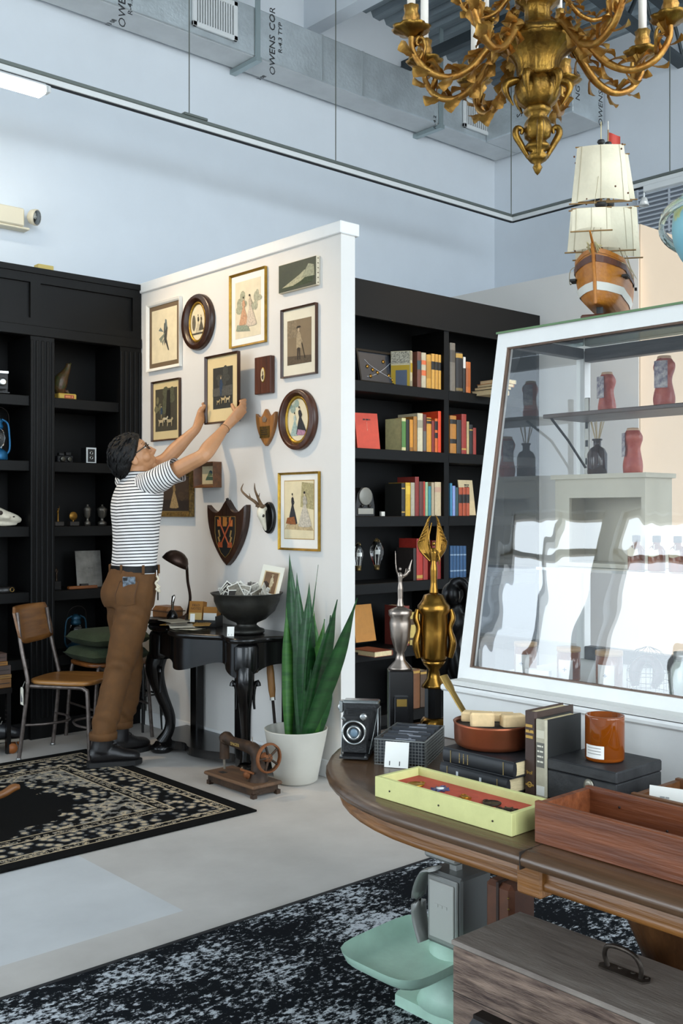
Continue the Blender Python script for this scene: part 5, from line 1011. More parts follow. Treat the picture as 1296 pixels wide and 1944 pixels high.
# boots
for sy, ang in ((-1, -22), (1, 6)):
    P = W3(*hips[sy][4]); d = Vector((math.cos(R(ang)), math.sin(R(ang)), 0)); b = MB(); z0 = .011 if sy < 0 else 0
    pt = lambda a, z: Vector((P.x, P.y, 0))+d*a+Vector((0, 0, z+z0)); sd = Vector((-d.y, d.x, 0))
    b.tube([pt(0, .17), pt(-.005, .12), pt(-.01, .075)], [(.052, .052), (.05, .054), (.05, .058)], 14, up=sd)
    b.tube(catmull([pt(-.07, .052), pt(-.03, .058), pt(.04, .062), (pt(.1, .05)), pt(.16, .042), pt(.19, .036)], 3), [(a, c) for a, c in zip(smooth1([.03, .042, .046, .05, .045, .025], 3), smooth1([.036, .046, .048, .036, .03, .018], 3))], 14, up=sd)
    bo = remesh(b, 'boot', M('black_boot', '#121011', .42, var=.2, scale=30, bump=.12, bscale=50), mn, .006, 4)
    sp2 = [(x, y) for x, y in [(-.085, -.02), (-.075, -.036), (-.03, -.042), (.05, -.044), (.11, -.054), (.16, -.05), (.195, -.03), (.205, 0), (.195, .03), (.16, .05), (.11, .052), (.05, .043), (-.03, .042), (-.075, .036), (-.085, .02)]]
    MB().prism(sp2, frame_mx(pt(0, 0), d, sd), .024).build('sole', M('boot_sole', '#0c0b0b', .7), bo)
    for k in range(4): MB().tube([pt(.045+.02*k*.8, .118-.014*k)+sd*.022, pt(.055+.02*k*.8, .122-.014*k), pt(.045+.02*k*.8, .118-.014*k)-sd*.022], .003, 5).build('lace', C('#1c1a19'), bo)
# ================================================================ oak table in front
TT = .74; TCX, TCY, TR_ = 2.11, 1.45, .643; TEY = .35
ot = thing('oval_table', 'long round-ended oak pedestal table with a dark polished top', 'table', (TCX, .9, 0))
def race(r, n=28):
    pts = [(TCX+r*math.cos(PI*k/n)-TCX, TCY+r*math.sin(PI*k/n)-.9) for k in range(n+1)]; pts += [(r*math.cos(PI+PI*k/n), TEY-.9+r*math.sin(PI+PI*k/n)) for k in range(n+1)]; return pts
oakd = wood('dark_oak_top', '#5e4632', '#44301f', 1, .27, 60, .08); oak = wood('golden_oak', '#8a5a28', '#5e3a18', 1, .4, 60, .2)
def ring_stack(prof, mat, name, top=True):
    mb = MB(); vs = []; n = None
    for r, z in prof: P = race(r); n = len(P); vs += [(x, y, z) for x, y in P]
    fs = [[i*n+j, i*n+(j+1) % n, (i+1)*n+(j+1) % n, (i+1)*n+j] for i in range(len(prof)-1) for j in range(n)]
    mb.add(vs, fs, True); mb.add([(x, y, prof[-1][1]) for x, y in race(prof[-1][0])], [list(range(n))], False); mb.add([(x, y, prof[0][1]) for x, y in race(prof[0][0])], [list(range(n))[::-1]], False); return mb.build(name, mat, ot)
ring_stack([(.60, .708), (.632, .71), (.643, .716), (.645, .726), (.64, .735), (.625, .74), (.612, .7392), (.608, .7405), (.60, .7405)], oakd, 'table_top')
ring_stack([(.60, .668), (.612, .67), (.612, .682), (.605, .685), (.605, .709)], oak, 'apron')
for y in (1.16-.9,): B((-.64+.02, y-.028, .655), (-.575, y+.028, .712), 'apron_block', oak, ot, bev=.004)
for y in (1.16,): MB().box((-.645, y-.9-.0008, .7085), (.645, y-.9+.0008, .7409)).build('leaf_seam', C('#1c120a'), ot)
for cy in (1.22,):
    MB().lathe([(.06, .1), (.075, .14), (.07, .2), (.06, .28), (.085, .36), (.12, .44), (.125, .52), (.1, .58), (.085, .6), (.11, .62), (.115, .645), (.1, .668)], 28, c=(0, cy-.9, 0)).build('pedestal_column', wood('walnut_column', '#5a3a20', '#3c2412', 2, .3), ot)
    for a in (45, 135, 225, 315): d = Vector((math.cos(R(a)), math.sin(R(a)), 0)); MB().tube(catmull([Vector((0, cy-.9, .2))+d*.05, Vector((0, cy-.9, .16))+d*.18, Vector((0, cy-.9, .07))+d*.33, Vector((0, cy-.9, .042))+d*.42], 4), smooth1([.04, .035, .03, .028], 4), 8).build('claw_foot', oak, ot)
def og(x, y, dz=0): return Vector((x, y, TT+.001+dz))
# ---------------------------------------------------------------- yellow tray with medals
tx0, tx1, ty0, ty1, th = 1.52, 1.655, 1.222, 1.593, .043
t = thing('medal_tray', 'pale yellow-green painted wooden tray lined in red with medals', 'tray', og((tx0+tx1)/2, (ty0+ty1)/2)); a, b = (tx1-tx0)/2, (ty1-ty0)/2
ylw = M('yellow_green_paint', '#c6c483', .6, var=.06, scale=25, bump=.05, bscale=90)
B((-a, -b, 0), (-a+.011, b, th), 'front_side', ylw, t, bev=.001); B((a-.011, -b, 0), (a, b, th), 'back_side', ylw, t, bev=.001); B((-a+.011, -b, 0), (a-.011, -b+.011, th), 'end_side', ylw, t, bev=.001); B((-a+.011, b-.011, 0), (a-.011, b, th), 'end_side', ylw, t, bev=.001)
B((-a+.011, -b+.011, .002), (a-.011, b-.011, .026), 'red_lining', M('red_felt', '#a8452f', .9, var=.15, scale=30), t)
for y in (-.14, 0, .14): MB().lathe([(.002, 0), (.002, .001)], 8, c=(-a-.0005, y, .02), mx=Matrix.Rotation(R(-90), 4, 'Y')).build('nail', C('#2c2318'), t)
gm = M('gilt_metal', '#b8862e', .3, .9); dm = M('dark_metal', '#3a3028', .4, .7); bm = M('enamel_blue', '#46527a', .3, .3)
for k, (u, col, lab, sh) in enumerate([(.12, gm, 'round gilt medal at the end of the red tray', 0), (.06, bm, 'blue and white enamel star medal in the red tray', 1), (-.02, gm, 'gilt drop-shaped badge in the middle of the red tray', 2), (-.08, dm, 'dull bronze round medal in the red tray', 0), (-.13, dm, 'dark jagged iron cross medal in the red tray', 3)]):
    m_ = thing('medal', lab, 'medal', og((tx0+tx1)/2-.01+.012*(k % 2), (ty0+ty1)/2+u, .0265)); m_.rotation_euler = (0, 0, R(25*k))
    if sh == 0: MB().lathe([(0, 0), (.018, 0), (.019, .003), (.016, .004), (.015, .003), (0, .004)], 20).build('disc', col, m_)
    else: MB().prism([((.021 if q % 2 == 0 else (.011 if sh != 2 else .016))*math.cos(PI*q/8*(1)), (.021 if q % 2 == 0 else .011)*math.sin(PI*q/8)*(1.0 if sh != 2 else .6)) for q in range(16)], Matrix.Identity(4), .003).build('star', col, m_); MB().lathe([(.008, .003), (.008, .0045), (0, .005)], 12).build('centre', C('#d5d5d2') if sh == 1 else col, m_)
    MB().tube([(.02+.006*math.cos(q), .006*math.sin(q), .002) for q in [2*PI*j/10 for j in range(11)]], .0012, 5, caps=False).build('loop', col, m_)
# ---------------------------------------------------------------- wooden drawers
def drawer(x0, x1, y0, y1, h, m, label, th=.012, zlab=None):
    t = thing('open_box', label, 'wooden box', og((x0+x1)/2, (y0+y1)/2)); a, b = (x1-x0)/2, (y1-y0)/2
    B((-a, -b, 0), (-a+th, b, h), 'front_board', m, t, bev=.0015); B((a-th, -b, 0), (a, b, h), 'back_board', m, t, bev=.0015); B((-a+th, -b, 0), (a-th, -b+th, h-.004), 'end_board', m, t); B((-a+th, b-th, 0), (a-th, b, h-.004), 'end_board', m, t); B((-a+th, -b+th, .004), (a-th, b-th, .01), 'bottom', m, t); return t
dw = wood('mahogany_drawer', '#7d4526', '#582c16', 1, .4, 50, .2)
t = drawer(1.53, 1.70, .62, 1.177, .076, dw, 'long reddish mahogany open box lying beside the yellow tray')
for y, z in ((.2, .05), (-.02, .035), (.1, .028)): MB().lathe([(.0025, 0), (.0025, .001)], 8, c=(.0725, y, z), mx=Matrix.Rotation(R(-90), 4, 'Y')).build('nail_hole', C('#22110a'), t)
t2 = drawer(1.755, 1.93, .62, 1.118, .062, wood('brown_drawer', '#6b4324', '#4a2c15', 1, .45), 'smaller brown open wooden box holding a white card')
t = thing('price_card', 'white typed card standing in the brown drawer', 'card', og(1.80, 1.05, .012)); t.rotation_euler = (R(-8), 0, R(-75)); B((-.05, 0, 0), (.05, .001, .062), 'card', C('#dcdad2'), t); dashes('typing', t, frame_mx((-.02, -.0004, .042), (1, 0, 0), (0, 0, 1)), .018, .003, C('#8a8a88'), 2)
# ---------------------------------------------------------------- black box, candle, upright books
t = thing('black_box', 'black scuffed lidded box under the amber candle', 'box', og(1.871, 1.255)); bs = M('scuffed_black', '#141517', .5, col2='#2b2b2c', scale=16, bump=.1, bscale=60)
B((-.084, -.085, 0), (.084, .085, .06), 'body', bs, t, bev=.002); B((-.085, -.086, .061), (.085, .086, .085), 'lid', bs, t, bev=.003)
MB().lathe([(0, 0), (.012, 0), (.012, .003), (.006, .004)], 16, c=(-.084, -.02, .045), mx=Matrix.Rotation(R(-90), 4, 'Y') @ Matrix.Diagonal((1.3, 1, 1, 1))).build('lock_plate', M('old_nickel', '#8a8578', .4, .8), t)
cd = thing('amber_candle', 'amber glass candle jar with a white label on the black box', 'candle', og(1.865, 1.25, .086))
amb = M('amber_glass', '#a5520f', .06, trans=.55, spec=.6)
MB().lathe([(0, 0), (.038, 0), (.041, .004), (.041, .09), (.0405, .094), (.037, .094), (.037, .008), (0, .008)], 32).build('jar', amb, cd); MB().lathe([(0, .009), (.0365, .009), (.0365, .072), (0, .074)], 28).build('wax', M('amber_wax', '#a8611f', .6), cd)
MB().tube([(0, 0, .073), (.001, 0, .082)], .001, 5).build('wick', C('#2a2520'), cd)
lb = MB(); lb.grid(lambda u, v: Vector((.0416*math.cos(R(150+62*u)), .0416*math.sin(R(150+62*u)), .008+.027*v)), 10, 1); lb.build('label', C('#dcd9d3'), cd)
for k in range(3): q = MB(); q.grid(lambda u, v: Vector((.0419*math.cos(R(158+45*u)), .0419*math.sin(R(158+45*u)), .029-.006*k+.0012*v)), 8, 1); q.build('label_print', C('#6b6660'), cd)
def ubook(x, y, w, h, d, col, spine_col, label, bands):
    t = thing('book', label, 'book', og(x, y), -PI/2); m = M('cloth_'+col, col, .6, var=.12, scale=30); ms = M('cloth_'+spine_col, spine_col, .6, var=.12, scale=50)
    B((-w/2, .004, 0), (-w/2+.003, d, h), 'cover_board', m, t); B((w/2-.003, .004, 0), (w/2, d, h), 'cover_board', m, t)
    MB().add([(-w/2, .004, 0), (-w*.4, -.002, 0), (w*.4, -.002, 0), (w/2, .004, 0), (-w/2, .004, h), (-w*.4, -.002, h), (w*.4, -.002, h), (w/2, .004, h)], [[0, 1, 5, 4], [1, 2, 6, 5], [2, 3, 7, 6], [0, 3, 2, 1], [4, 5, 6, 7]]).build('spine', ms, t)
    B((-w/2+.003, .004, .004), (w/2-.003, d-.004, h-.004), 'pages', m_page, t)
    for z0, z1, c in bands: B((-w*.36, -.0028, h*z0), (w*.36, -.0018, h*z1), 'spine_label', C(c), t)
    return t
t = ubook(1.785, 1.384, .03, .178, .135, '#3a2a22', '#3c2922', 'tall brown leather book with gilt lettering standing behind the pale-spined one', ((.74, .76, '#a8823c'), (.1, .12, '#a8823c')))
for k in range(3): dashes('gilt_title', t, frame_mx((0, -.0022, .147-.012*k), (1, 0, 0), (0, 0, 1)), .02, .006, C('#b08a3e'), k, .0012)
text('gilt_name', 'Irol', .011, C('#b08a3e'), t, frame_mx((0, -.0032, .046), (1, 0, 0), (0, 0, 1)))
MB().lathe([(.004, 0), (.0065, 0), (.0065, .0006), (.004, .0006), (.004, 0)], 16, c=(0, -.0024, .02), mx=Matrix.Rotation(R(90), 4, 'X')).build('gilt_emblem', C('#b08a3e'), t)
t = ubook(1.783, 1.354, .028, .165, .125, '#1b1c1b', '#a8a08a', 'dark library book with a pale worn spine beside the black box', ((.02, .14, '#d8d6ce'), (.38, .7, '#5f5c54'), (.76, .86, '#c2bba6')))
for k in range(4): dashes('spine_title', t, frame_mx((0, -.0029, .108-.011*k), (1, 0, 0), (0, 0, 1)), .015, .0035, C('#d5cfbc'), k)
# two black volumes lying flat
for k, lab in enumerate(('large black book lying lowest under the copper pan', 'large black book with gilt lettering directly under the copper pan')):
    z0 = .037*k; t = thing('book', lab, 'book', og(1.822+.004*k, 1.502-.006*k, z0), R(-2+3*k)); m = M('black_buckram', '#17191d', .55, var=.15, scale=30)
    B((-.085, -.1, 0), (.085, .1, .003), 'cover_board', m, t); B((-.085, -.1, .033), (.085, .1, .036), 'cover_board', m, t)
    MB().tube([(-.082, -.1, .018), (-.082, .1, .018)], [(.007, .018), (.007, .018)], 10, up=(1, 0, 0)).build('spine', m, t); B((-.08, -.096, .003), (.08, .096, .033), 'pages', m_page, t)
    for q in range(3 if k else 2): dashes('gilt_lettering' if k else 'white_lettering', t, frame_mx((-.0888, (.05-.012*q) if k else (.045-.07*q), .019), (0, 0, 1), (0, 1, 0)), .022 if k else .012, .0022 if k else .006, C('#8a7445') if k else C('#c9cdd0'), q+5, .0006)
    for y in (-.075, .075): B((-.0897, y, .004), (-.089, y+.002, .032), 'gilt_band', C('#7d6a3e'), t)
# copper pan with soap
pn = thing('copper_pan', 'small copper saucepan with a brass handle standing on two black books', 'pan', og(1.832, 1.525, .0745))
cop = M('worn_copper', '#9c5238', .35, .75, col2='#7a4a2c', scale=9); 
MB().lathe([(0, 0), (.078, 0), (.086, .004), (.09, .012), (.091, .05), (.093, .055), (.089, .056), (.087, .05), (.085, .014), (0, .008)], 40).build('pan_body', cop, pn)
MB().lathe([(.0868, .048), (.0862, .04), (.0845, .014), (.08, .0095), (0, .0085)], 36).build('tin_lining', M('dark_tin', '#2a2420', .5, .5), pn)
hd = Vector((.12, .6, 0)).normalized(); hp_ = [hd*.09+Vector((0, 0, .045)), hd*.115+Vector((0, 0, .06)), hd*.15+Vector((-.004, .004, .1)), hd*.175+Vector((-.008, .008, .135))]
MB().tube(catmull(hp_, 4), [(.009, .004)]*5+[(.0095, .004)]*4+[(.013, .004)]*4, 8, up=hd.cross(Vector((0, 0, 1)))).build('handle', M('aged_brass', '#8f7440', .35, .85), pn)
so = M('oat_soap', '#d8b98a', .7, var=.12, scale=40, bump=.15, bscale=60); wrp = M('black_wrap', '#121214', .5)
for k, (x, y, rz, z) in enumerate([(-.036, .004, -46, 0), (.012, -.046, -30, .0), (-.012, .05, -60, .0), (.042, .008, -52, .0)]):
    t = thing('soap_bar', ['cream soap bar with a black band in front in the copper pan', 'cream soap bar with crumbly top at the right of the copper pan', 'cream soap bar at the back of the copper pan beside the handle', 'cream soap bar at the back of the copper pan by the wall of the case'][k], 'soap', pn.location+Vector((x, y, .0095+z)), R(rz))
    mb = MB(); mb.box((-.027, -.016, 0), (.027, .016, .07-.004*k), bev=.004); mb.build('bar', so, t); B((-.0276, -.0166, 0), (.0276, .0166, .04), 'paper_band', wrp, t)
    MB().tube([(-.018, -.0172, .012), (-.018, -.0172, .026), (0, -.0172, .032), (.018, -.0172, .026), (.018, -.0172, .012)], .0007, 4).build('band_print', C('#b79a62'), t)
# ---------------------------------------------------------------- wire basket
bo_ = Vector((1.777, 1.69, TT+.001)); u_ = Vector((-.49, .87, 0)).normalized(); v_ = Vector((.87, .49, 0)).normalized(); BW, BD, BH = .125, .2, .06
wb2 = thing('wire_basket', 'grey wire mesh basket filled with dark slide folders', 'basket', bo_+u_*BW/2+v_*BD/2); wb2.rotation_euler = (0, 0, math.atan2(v_.y, v_.x))
wm_ = M('galvanised_mesh', '#8d8f8c', .4, .8)
# local x = depth, local y = width
a, b = BD/2, BW/2
def wires(P, r=.0012): return MB().tube(P, r, 4, smooth=True)
for (x0, y0, x1, y1, nm) in ((-a, -b, -a, b, 'mesh_end'), (a, -b, a, b, 'mesh_end'), (-a, -b, a, -b, 'mesh_side'), (-a, b, a, b, 'mesh_side')):
    L_ = math.hypot(x1-x0, y1-y0); n_ = int(L_/.0075)
    for i in range(n_+1): x, y = x0+(x1-x0)*i/n_, y0+(y1-y0)*i/n_; wires([(x, y, 0), (x, y, BH)], .0007).build('upright_wire', wm_, wb2)
    for j in range(8): wires([(x0, y0, BH*j/8), (x1, y1, BH*j/8)], .0007).build('cross_wire', wm_, wb2)
MB().tube([(-a, -b, BH), (a, -b, BH), (a, b, BH), (-a, b, BH), (-a, -b, BH)], .002, 6).build('rim', wm_, wb2)
for i in range(9): wires([(-a+BD*i/8, -b, .001), (-a+BD*i/8, b, .001)], .001).build('floor_wire', wm_, wb2)
rng = random.Random(7)
for k in range(14):
    t = thing('slide_folder', 'dark grey cardboard folder filed upright in the wire basket', 'folder', wb2.location, wb2.rotation_euler.z, 'folders in the wire basket'); x = -a+.012+k*.0128; zt = .056+rng.uniform(0, .012)
    B((x, -b+.008, .003), (x+.009, b-.008, zt), 'folder_sleeve', M('slate_card', '#3a3d42', .7, var=.2, scale=30), t)
    B((x+.002, -b+.02+rng.uniform(0, .05), zt), (x+.007, -b+.05+rng.uniform(0, .04), zt+.002), 'tab', C('#7d8087'), t)
tagcard(0, 0, 'white typed price card leaning on the wire basket', .058, .06, pos=(1.725, 1.735, TT), rz=-58, lean=-14)
# ---------------------------------------------------------------- folding camera
fc2 = thing('folding_camera', 'black folding bellows camera with a chrome lens ring on the table', 'camera', og(1.75, 1.895)); fc2.rotation_euler = (0, 0, R(-52))
# local -y is where the lens looks
lea = M('black_leatherette', '#131314', .5, var=.2, scale=50, bump=.2, bscale=200); chr_ = M('camera_chrome', '#a8aaa8', .22, .95)
MB().box((-.045, .04, 0), (.045, .075, .125), bev=.006).build('camera_body', lea, fc2); MB().box((-.046, .04, .118), (.046, .076, .128), bev=.003).build('top_plate', chr_, fc2)
MB().box((-.035, -.07, .005), (.035, .04, .011)).build('drop_bed', lea, fc2)
for s_ in (-1, 1): MB().box((s_*.03-.003, -.075, .011), (s_*.03+.003, .04, .0135)).build('focus_rail', chr_, fc2)
nb_ = 9
for k in range(nb_):
    f0 = k/nb_; w0 = .018+.02*f0; y = -.03+.07*f0; z = .068
    MB().box((-w0, y, z-w0*1.1), (w0, y+.006, z+w0*1.1), bev=.0015).build('bellows_fold', lea, fc2)
MB().box((-.032, -.046, .012), (.032, -.036, .108), bev=.004).build('lens_standard', lea, fc2)
rot = Matrix.Rotation(R(90), 4, 'X')
MB().lathe([(.029, 0), (.029, .012), (.031, .013), (.031, .018), (.026, .02), (.026, .014), (.018, .014), (.018, .02), (.013, .022), (.013, .017)], 32, c=(0, -.046, .068), mx=rot).build('lens_ring', chr_, fc2)
MB().lathe([(0, .014), (.026, .0145)], 28, c=(0, -.046, .068), mx=rot).build('shutter_face', C('#18181a'), fc2); MB().lathe([(0, .019), (.006, .0185), (.013, .0172)], 20, c=(0, -.046, .068), mx=rot).build('lens_glass', M('coated_lens', '#5d7280', .05, spec=1), fc2)
MB().lathe([(.009, 0), (.009, .01), (.006, .011)], 16, c=(.022, -.046, .105), mx=rot).build('viewfinder', chr_, fc2); MB().tube([(-.024, -.05, .095), (-.03, -.055, .102)], .004, 8).build('shutter_lever', chr_, fc2)
for s_ in (-1, 1): MB().tube([(s_*.034, -.042, .012), (s_*.04, .0, .06), (s_*.043, .042, .1)], .0018, 5).build('strut', chr_, fc2)
MB().tube([(.05, .045, .02), (.05, .045, .115), (.05, -.0, .115), (.05, -.0, .03)], .0015, 5).build('wire_finder', chr_, fc2)
MB().lathe([(.011, 0), (.011, .006), (.005, .007), (.005, 0), (.011, 0)], 16, c=(-.05, .056, .108), mx=rot).build('winding_key', chr_, fc2); MB().box((-.056, .045, .095), (-.046, .07, .125), bev=.002).build('side_cap', chr_, fc2)
# ---------------------------------------------------------------- trophies and statue
blk = M('black_stone', '#0f0f10', .25, var=.1, scale=20)
def figure(t, mat, z0, h, arms, wings=False, robe=True):
    """small standing figure; arms = list of (elbow, hand) offsets in units of h"""
    b = MB(); s = h
    b.tube([Vector((0, 0, z0)), Vector((0, 0, z0+.18*s)), Vector((.0, 0, z0+.42*s)), Vector((.0, 0, z0+.56*s)), Vector((0, 0, z0+.72*s)), Vector((0, 0, z0+.8*s))], [.085*s if robe else .05*s, .06*s, .068*s, .045*s, .062*s, .025*s], 12)
    b.ball((0, 0, z0+.87*s), (.035*s, .035*s, .045*s), 10, 8)
    for (e, hnd) in arms: sh_ = Vector((math.copysign(.055*s, e[0]), 0, z0+.75*s)); b.tube(catmull([sh_, Vector((e[0]*s, e[1]*s, z0+e[2]*s)), Vector((hnd[0]*s, hnd[1]*s, z0+hnd[2]*s))], 3), smooth1([.022*s, .018*s, .012*s], 3), 8)
    return remesh(b, 'figure', mat, t, max(.0018, .012*s), 2)
gld = M('trophy_gold', '#8a652a', .25, .95, var=.2, scale=18); slv = M('trophy_silver', '#8e8278', .28, .9, var=.25, scale=18)
gt = thing('trophy', 'tall gilt trophy with a winged figure on a black column', 'trophy', og(2.127, 1.988), R(-40))
MB().lathe([(.036, 0), (.04, .006), (.038, .02), (.03, .03)], 20).build('gilt_foot', gld, gt); MB().lathe([(.026, .03), (.026, .115)], 8, smooth=False).build('black_column', blk, gt)
MB().lathe([(.036, .115), (.034, .122), (.02, .14), (.016, .165), (.03, .18), (.034, .19)], 20).build('gilt_stem', gld, gt)
MB().lathe([(.034, .19), (.038, .2), (.04, .27), (.04, .32), (.046, .33), (.046, .345), (.04, .352), (.034, .36), (.028, .375), (.012, .38)], 24).build('cup', gld, gt)
figure(gt, gld, .38, .16, [((-.1, -.05, .95), (-.04, -.02, 1.25)), ((.1, .0, .6), (.08, -.06, .5))])
for s_ in (-1, 1):
    for k in range(7): q = k/6; P = [Vector((s_*.008, .006, .47)), Vector((s_*(.012+.02*q), .022+.012*q, .50)), Vector((s_*(.016+.022*q), .022+.012*q, .555-.05*q+.02)), Vector((s_*(.006+.02*q), .012+.008*q, .60-.07*q))]; MB().tube(catmull(P, 3), smooth1([.004, .006, .005, .001], 3), 6).build('wing_feather', gld, gt)
for s_ in (-1, 1):
    MB().tube(catmull([(s_*.044, -.01, .2), (s_*.052, -.012, .24), (s_*.044, -.012, .28), (s_*.052, -.01, .31), (s_*.047, -.008, .335)], 4), smooth1([.009, .011, .007, .009, .006], 4), 8).build('side_figure', gld, gt)
st_ = thing('trophy', 'silver figure trophy on a square black plinth', 'trophy', og(2.035, 2.03), R(-40))
B((-.034, -.034, 0), (.034, .034, .17), 'plinth', blk, st_, bev=.003); B((-.02, -.05, 0), (.02, -.034, .1), 'plinth_step', blk, st_, bev=.002); B((-.014, -.052, .075), (.014, -.05, .095), 'engraved_plate', M('brass_plate', '#8a7038', .35, .8), st_)
MB().lathe([(.033, .17), (.032, .176), (.014, .195), (.01, .215), (.016, .225), (.026, .26), (.03, .3), (.027, .315), (.032, .322), (.032, .335), (.02, .34), (.008, .345)], 24, mod=lambda w, i: 1+.03*math.cos(8*w)).build('cup', slv, st_)
figure(st_, slv, .345, .12, [((-.1, -.05, .9), (-.12, -.06, 1.3)), ((.1, .02, .7), (.14, .0, .9))])
for k in range(6): q = k/5; MB().tube(catmull([Vector((.006, .004, .425)), Vector((.022+.004*q, .012, .44+.005*q)), Vector((.034-.008*q, .014, .475-.03*q))], 3), smooth1([.003, .005, .001], 3), 6).build('wing_feather', slv, st_)
sv = thing('bronze_statue', 'dark bronze sculpture of a crouching figure beside the glass case', 'statue', og(2.222, 2.03), R(-50)); sv.scale = (.78, .78, .86); b = MB()
b.tube(catmull([(-.03, 0, .0), (-.035, -.01, .1), (-.02, -.01, .2), (.0, .0, .27), (.02, .0, .34), (.03, -.005, .40)], 4), smooth1([.03, .035, .05, .055, .06, .03], 4), 12); b.tube(catmull([(.035, .0, .0), (.05, -.02, .1), (.03, -.02, .2), (.01, 0, .27)], 4), smooth1([.025, .03, .04, .045], 4), 12)
b.ball((.02, -.03, .43), (.035, .04, .042), 12, 8); b.tube(catmull([(.06, 0, .37), (.085, -.02, .43), (.06, -.03, .475), (.02, -.035, .47)], 4), smooth1([.022, .02, .016, .014], 4), 8); b.tube(catmull([(-.03, -.01, .36), (-.075, -.03, .3), (-.05, -.06, .24), (-.01, -.06, .22)], 4), smooth1([.024, .024, .02, .018], 4), 8)
remesh(b, 'bronze_figure', M('dark_bronze', '#0e0e10', .3, .6, var=.2, scale=20), sv, .006, 3); MB().lathe([(.075, 0), (.078, .01), (.06, .02)], 20).build('statue_base', blk, sv)
# ================================================================ sloping glass display case
CY0, CY1 = .45, 1.89; CZ0, CZ1, CZT = TT+.001, .897, 1.857
def xs(z): return 2.117+(z-.897)*.18
case = thing('display_case', 'white framed display case with a sloping old glass front on the oak table', 'display case', (2.38, 1.2, TT+.001))
CO = Vector((2.38, 1.2, TT+.001)); wp = M('white_gloss_paint', '#dddcd8', .42, var=.03, scale=12, bump=.03, bscale=40); dkf = wood('dark_case_wood', '#2c221d', '#1a1411', 1, .4)
def cb(a, b, n, m=wp, bev=.002, par=None): return MB().box(Vector(a)-CO, Vector(b)-CO, bev=bev).build(n, m, par or case)
cb((2.058, CY0, CZ0), (2.07, CY1, .885), 'base_front'); cb((2.07, CY1-.015, CZ0), (2.715, CY1, .885), 'base_end'); cb((2.07, CY0, CZ0), (2.715, CY0+.015, .885), 'base_end'); cb((2.70, CY0+.015, CZ0), (2.715, CY1-.015, .885), 'base_back')
cb((2.05, CY0-.006, .868), (2.12, CY1+.006, .885), 'base_moulding', bev=.005); cb((2.07, CY0+.015, .88), (2.70, CY1-.015, .897), 'case_floor', C('#d2d0ca'), 0)
def slab(y0, y1, z0, z1, th, name, mat, off_=0):
    vs = [(xs(z)+off_+o, y, z) for z in (z0, z1) for y in (y0, y1) for o in (0, th)]
    return MB().add([Vector(v)-CO for v in vs], [[0, 1, 3, 2], [4, 6, 7, 5], [0, 4, 5, 1], [2, 3, 7, 6], [0, 2, 6, 4], [1, 5, 7, 3]]).build(name, mat, case)
slab(CY1-.036, CY1, CZ1-.01, CZT, .03, 'front_stile', wp); slab(CY0, CY0+.036, CZ1-.01, CZT, .03, 'front_stile', wp); slab(CY0+.036, CY1-.036, CZT-.042, CZT, .03, 'top_rail', wp); slab(CY0+.036, CY1-.036, CZ1-.01, CZ1+.03, .03, 'bottom_rail', wp)
bead = wood('brown_bead', '#6b5244', '#54402f', 2, .5)
slab(CY1-.041, CY1-.036, CZ1+.03, CZT-.042, .012, 'glazing_bead', bead, .004); slab(CY0+.041, CY1-.041, CZ1+.03, CZ1+.034, .012, 'glazing_bead', bead, .004); slab(CY0+.041, CY1-.041, CZT-.046, CZT-.042, .012, 'glazing_bead', bead, .004)
def glass_mat(name, wav, tint=(1, 1, 1), refl=1.0):
    m = bpy.data.materials.new(name); m.use_nodes = True; nt = m.node_tree; N = nt.nodes; N.clear(); out = N.new('ShaderNodeOutputMaterial'); mix = N.new('ShaderNodeMixShader'); tr_ = N.new('ShaderNodeBsdfTransparent'); gl = N.new('ShaderNodeBsdfGlossy'); fr_ = N.new('ShaderNodeFresnel'); fr_.inputs[0].default_value = 1.6
    tr_.inputs[0].default_value = (*tint, 1); gl.inputs['Roughness'].default_value = .01; gl.inputs['Color'].default_value = (refl, refl, refl, 1)
    mu = N.new('ShaderNodeMath'); mu.operation = 'MULTIPLY'; mu.inputs[1].default_value = 1.9; mu.use_clamp = True
    if wav:
        tc = N.new('ShaderNodeTexCoord'); mp = N.new('ShaderNodeMapping'); mp.inputs['Scale'].default_value = (1, 1.0, .55); n1 = N.new('ShaderNodeTexNoise'); n1.inputs['Scale'].default_value = 3.2; n1.inputs['Detail'].default_value = 2; n1.inputs['Distortion'].default_value = .8
        nt.links.new(tc.outputs['Object'], mp.inputs[0]); nt.links.new(mp.outputs[0], n1.inputs[0]); bp = N.new('ShaderNodeBump'); bp.inputs['Strength'].default_value = wav; bp.inputs['Distance'].default_value = .02
        nt.links.new(n1.outputs[0], bp.inputs['Height']); nt.links.new(bp.outputs[0], gl.inputs['Normal'])
    nt.links.new(fr_.outputs[0], mu.inputs[0]); nt.links.new(mu.outputs[0], mix.inputs[0]); nt.links.new(tr_.outputs[0], mix.inputs[1]); nt.links.new(gl.outputs[0], mix.inputs[2]); nt.links.new(mix.outputs[0], out.inputs[0]); return m
gw = glass_mat('old_wavy_glass', .075); gp = glass_mat('plate_glass', 0, (.97, .99, .97))
def pane(P, name, m): return MB().poly([Vector(p)-CO for p in P]).build(name, m, case)
pane([(xs(CZ1+.03)+.01, CY0+.036, CZ1+.03), (xs(CZT-.042)+.01, CY0+.036, CZT-.042), (xs(CZT-.042)+.01, CY1-.036, CZT-.042), (xs(CZ1+.03)+.01, CY1-.036, CZ1+.03)], 'front_pane', gw)
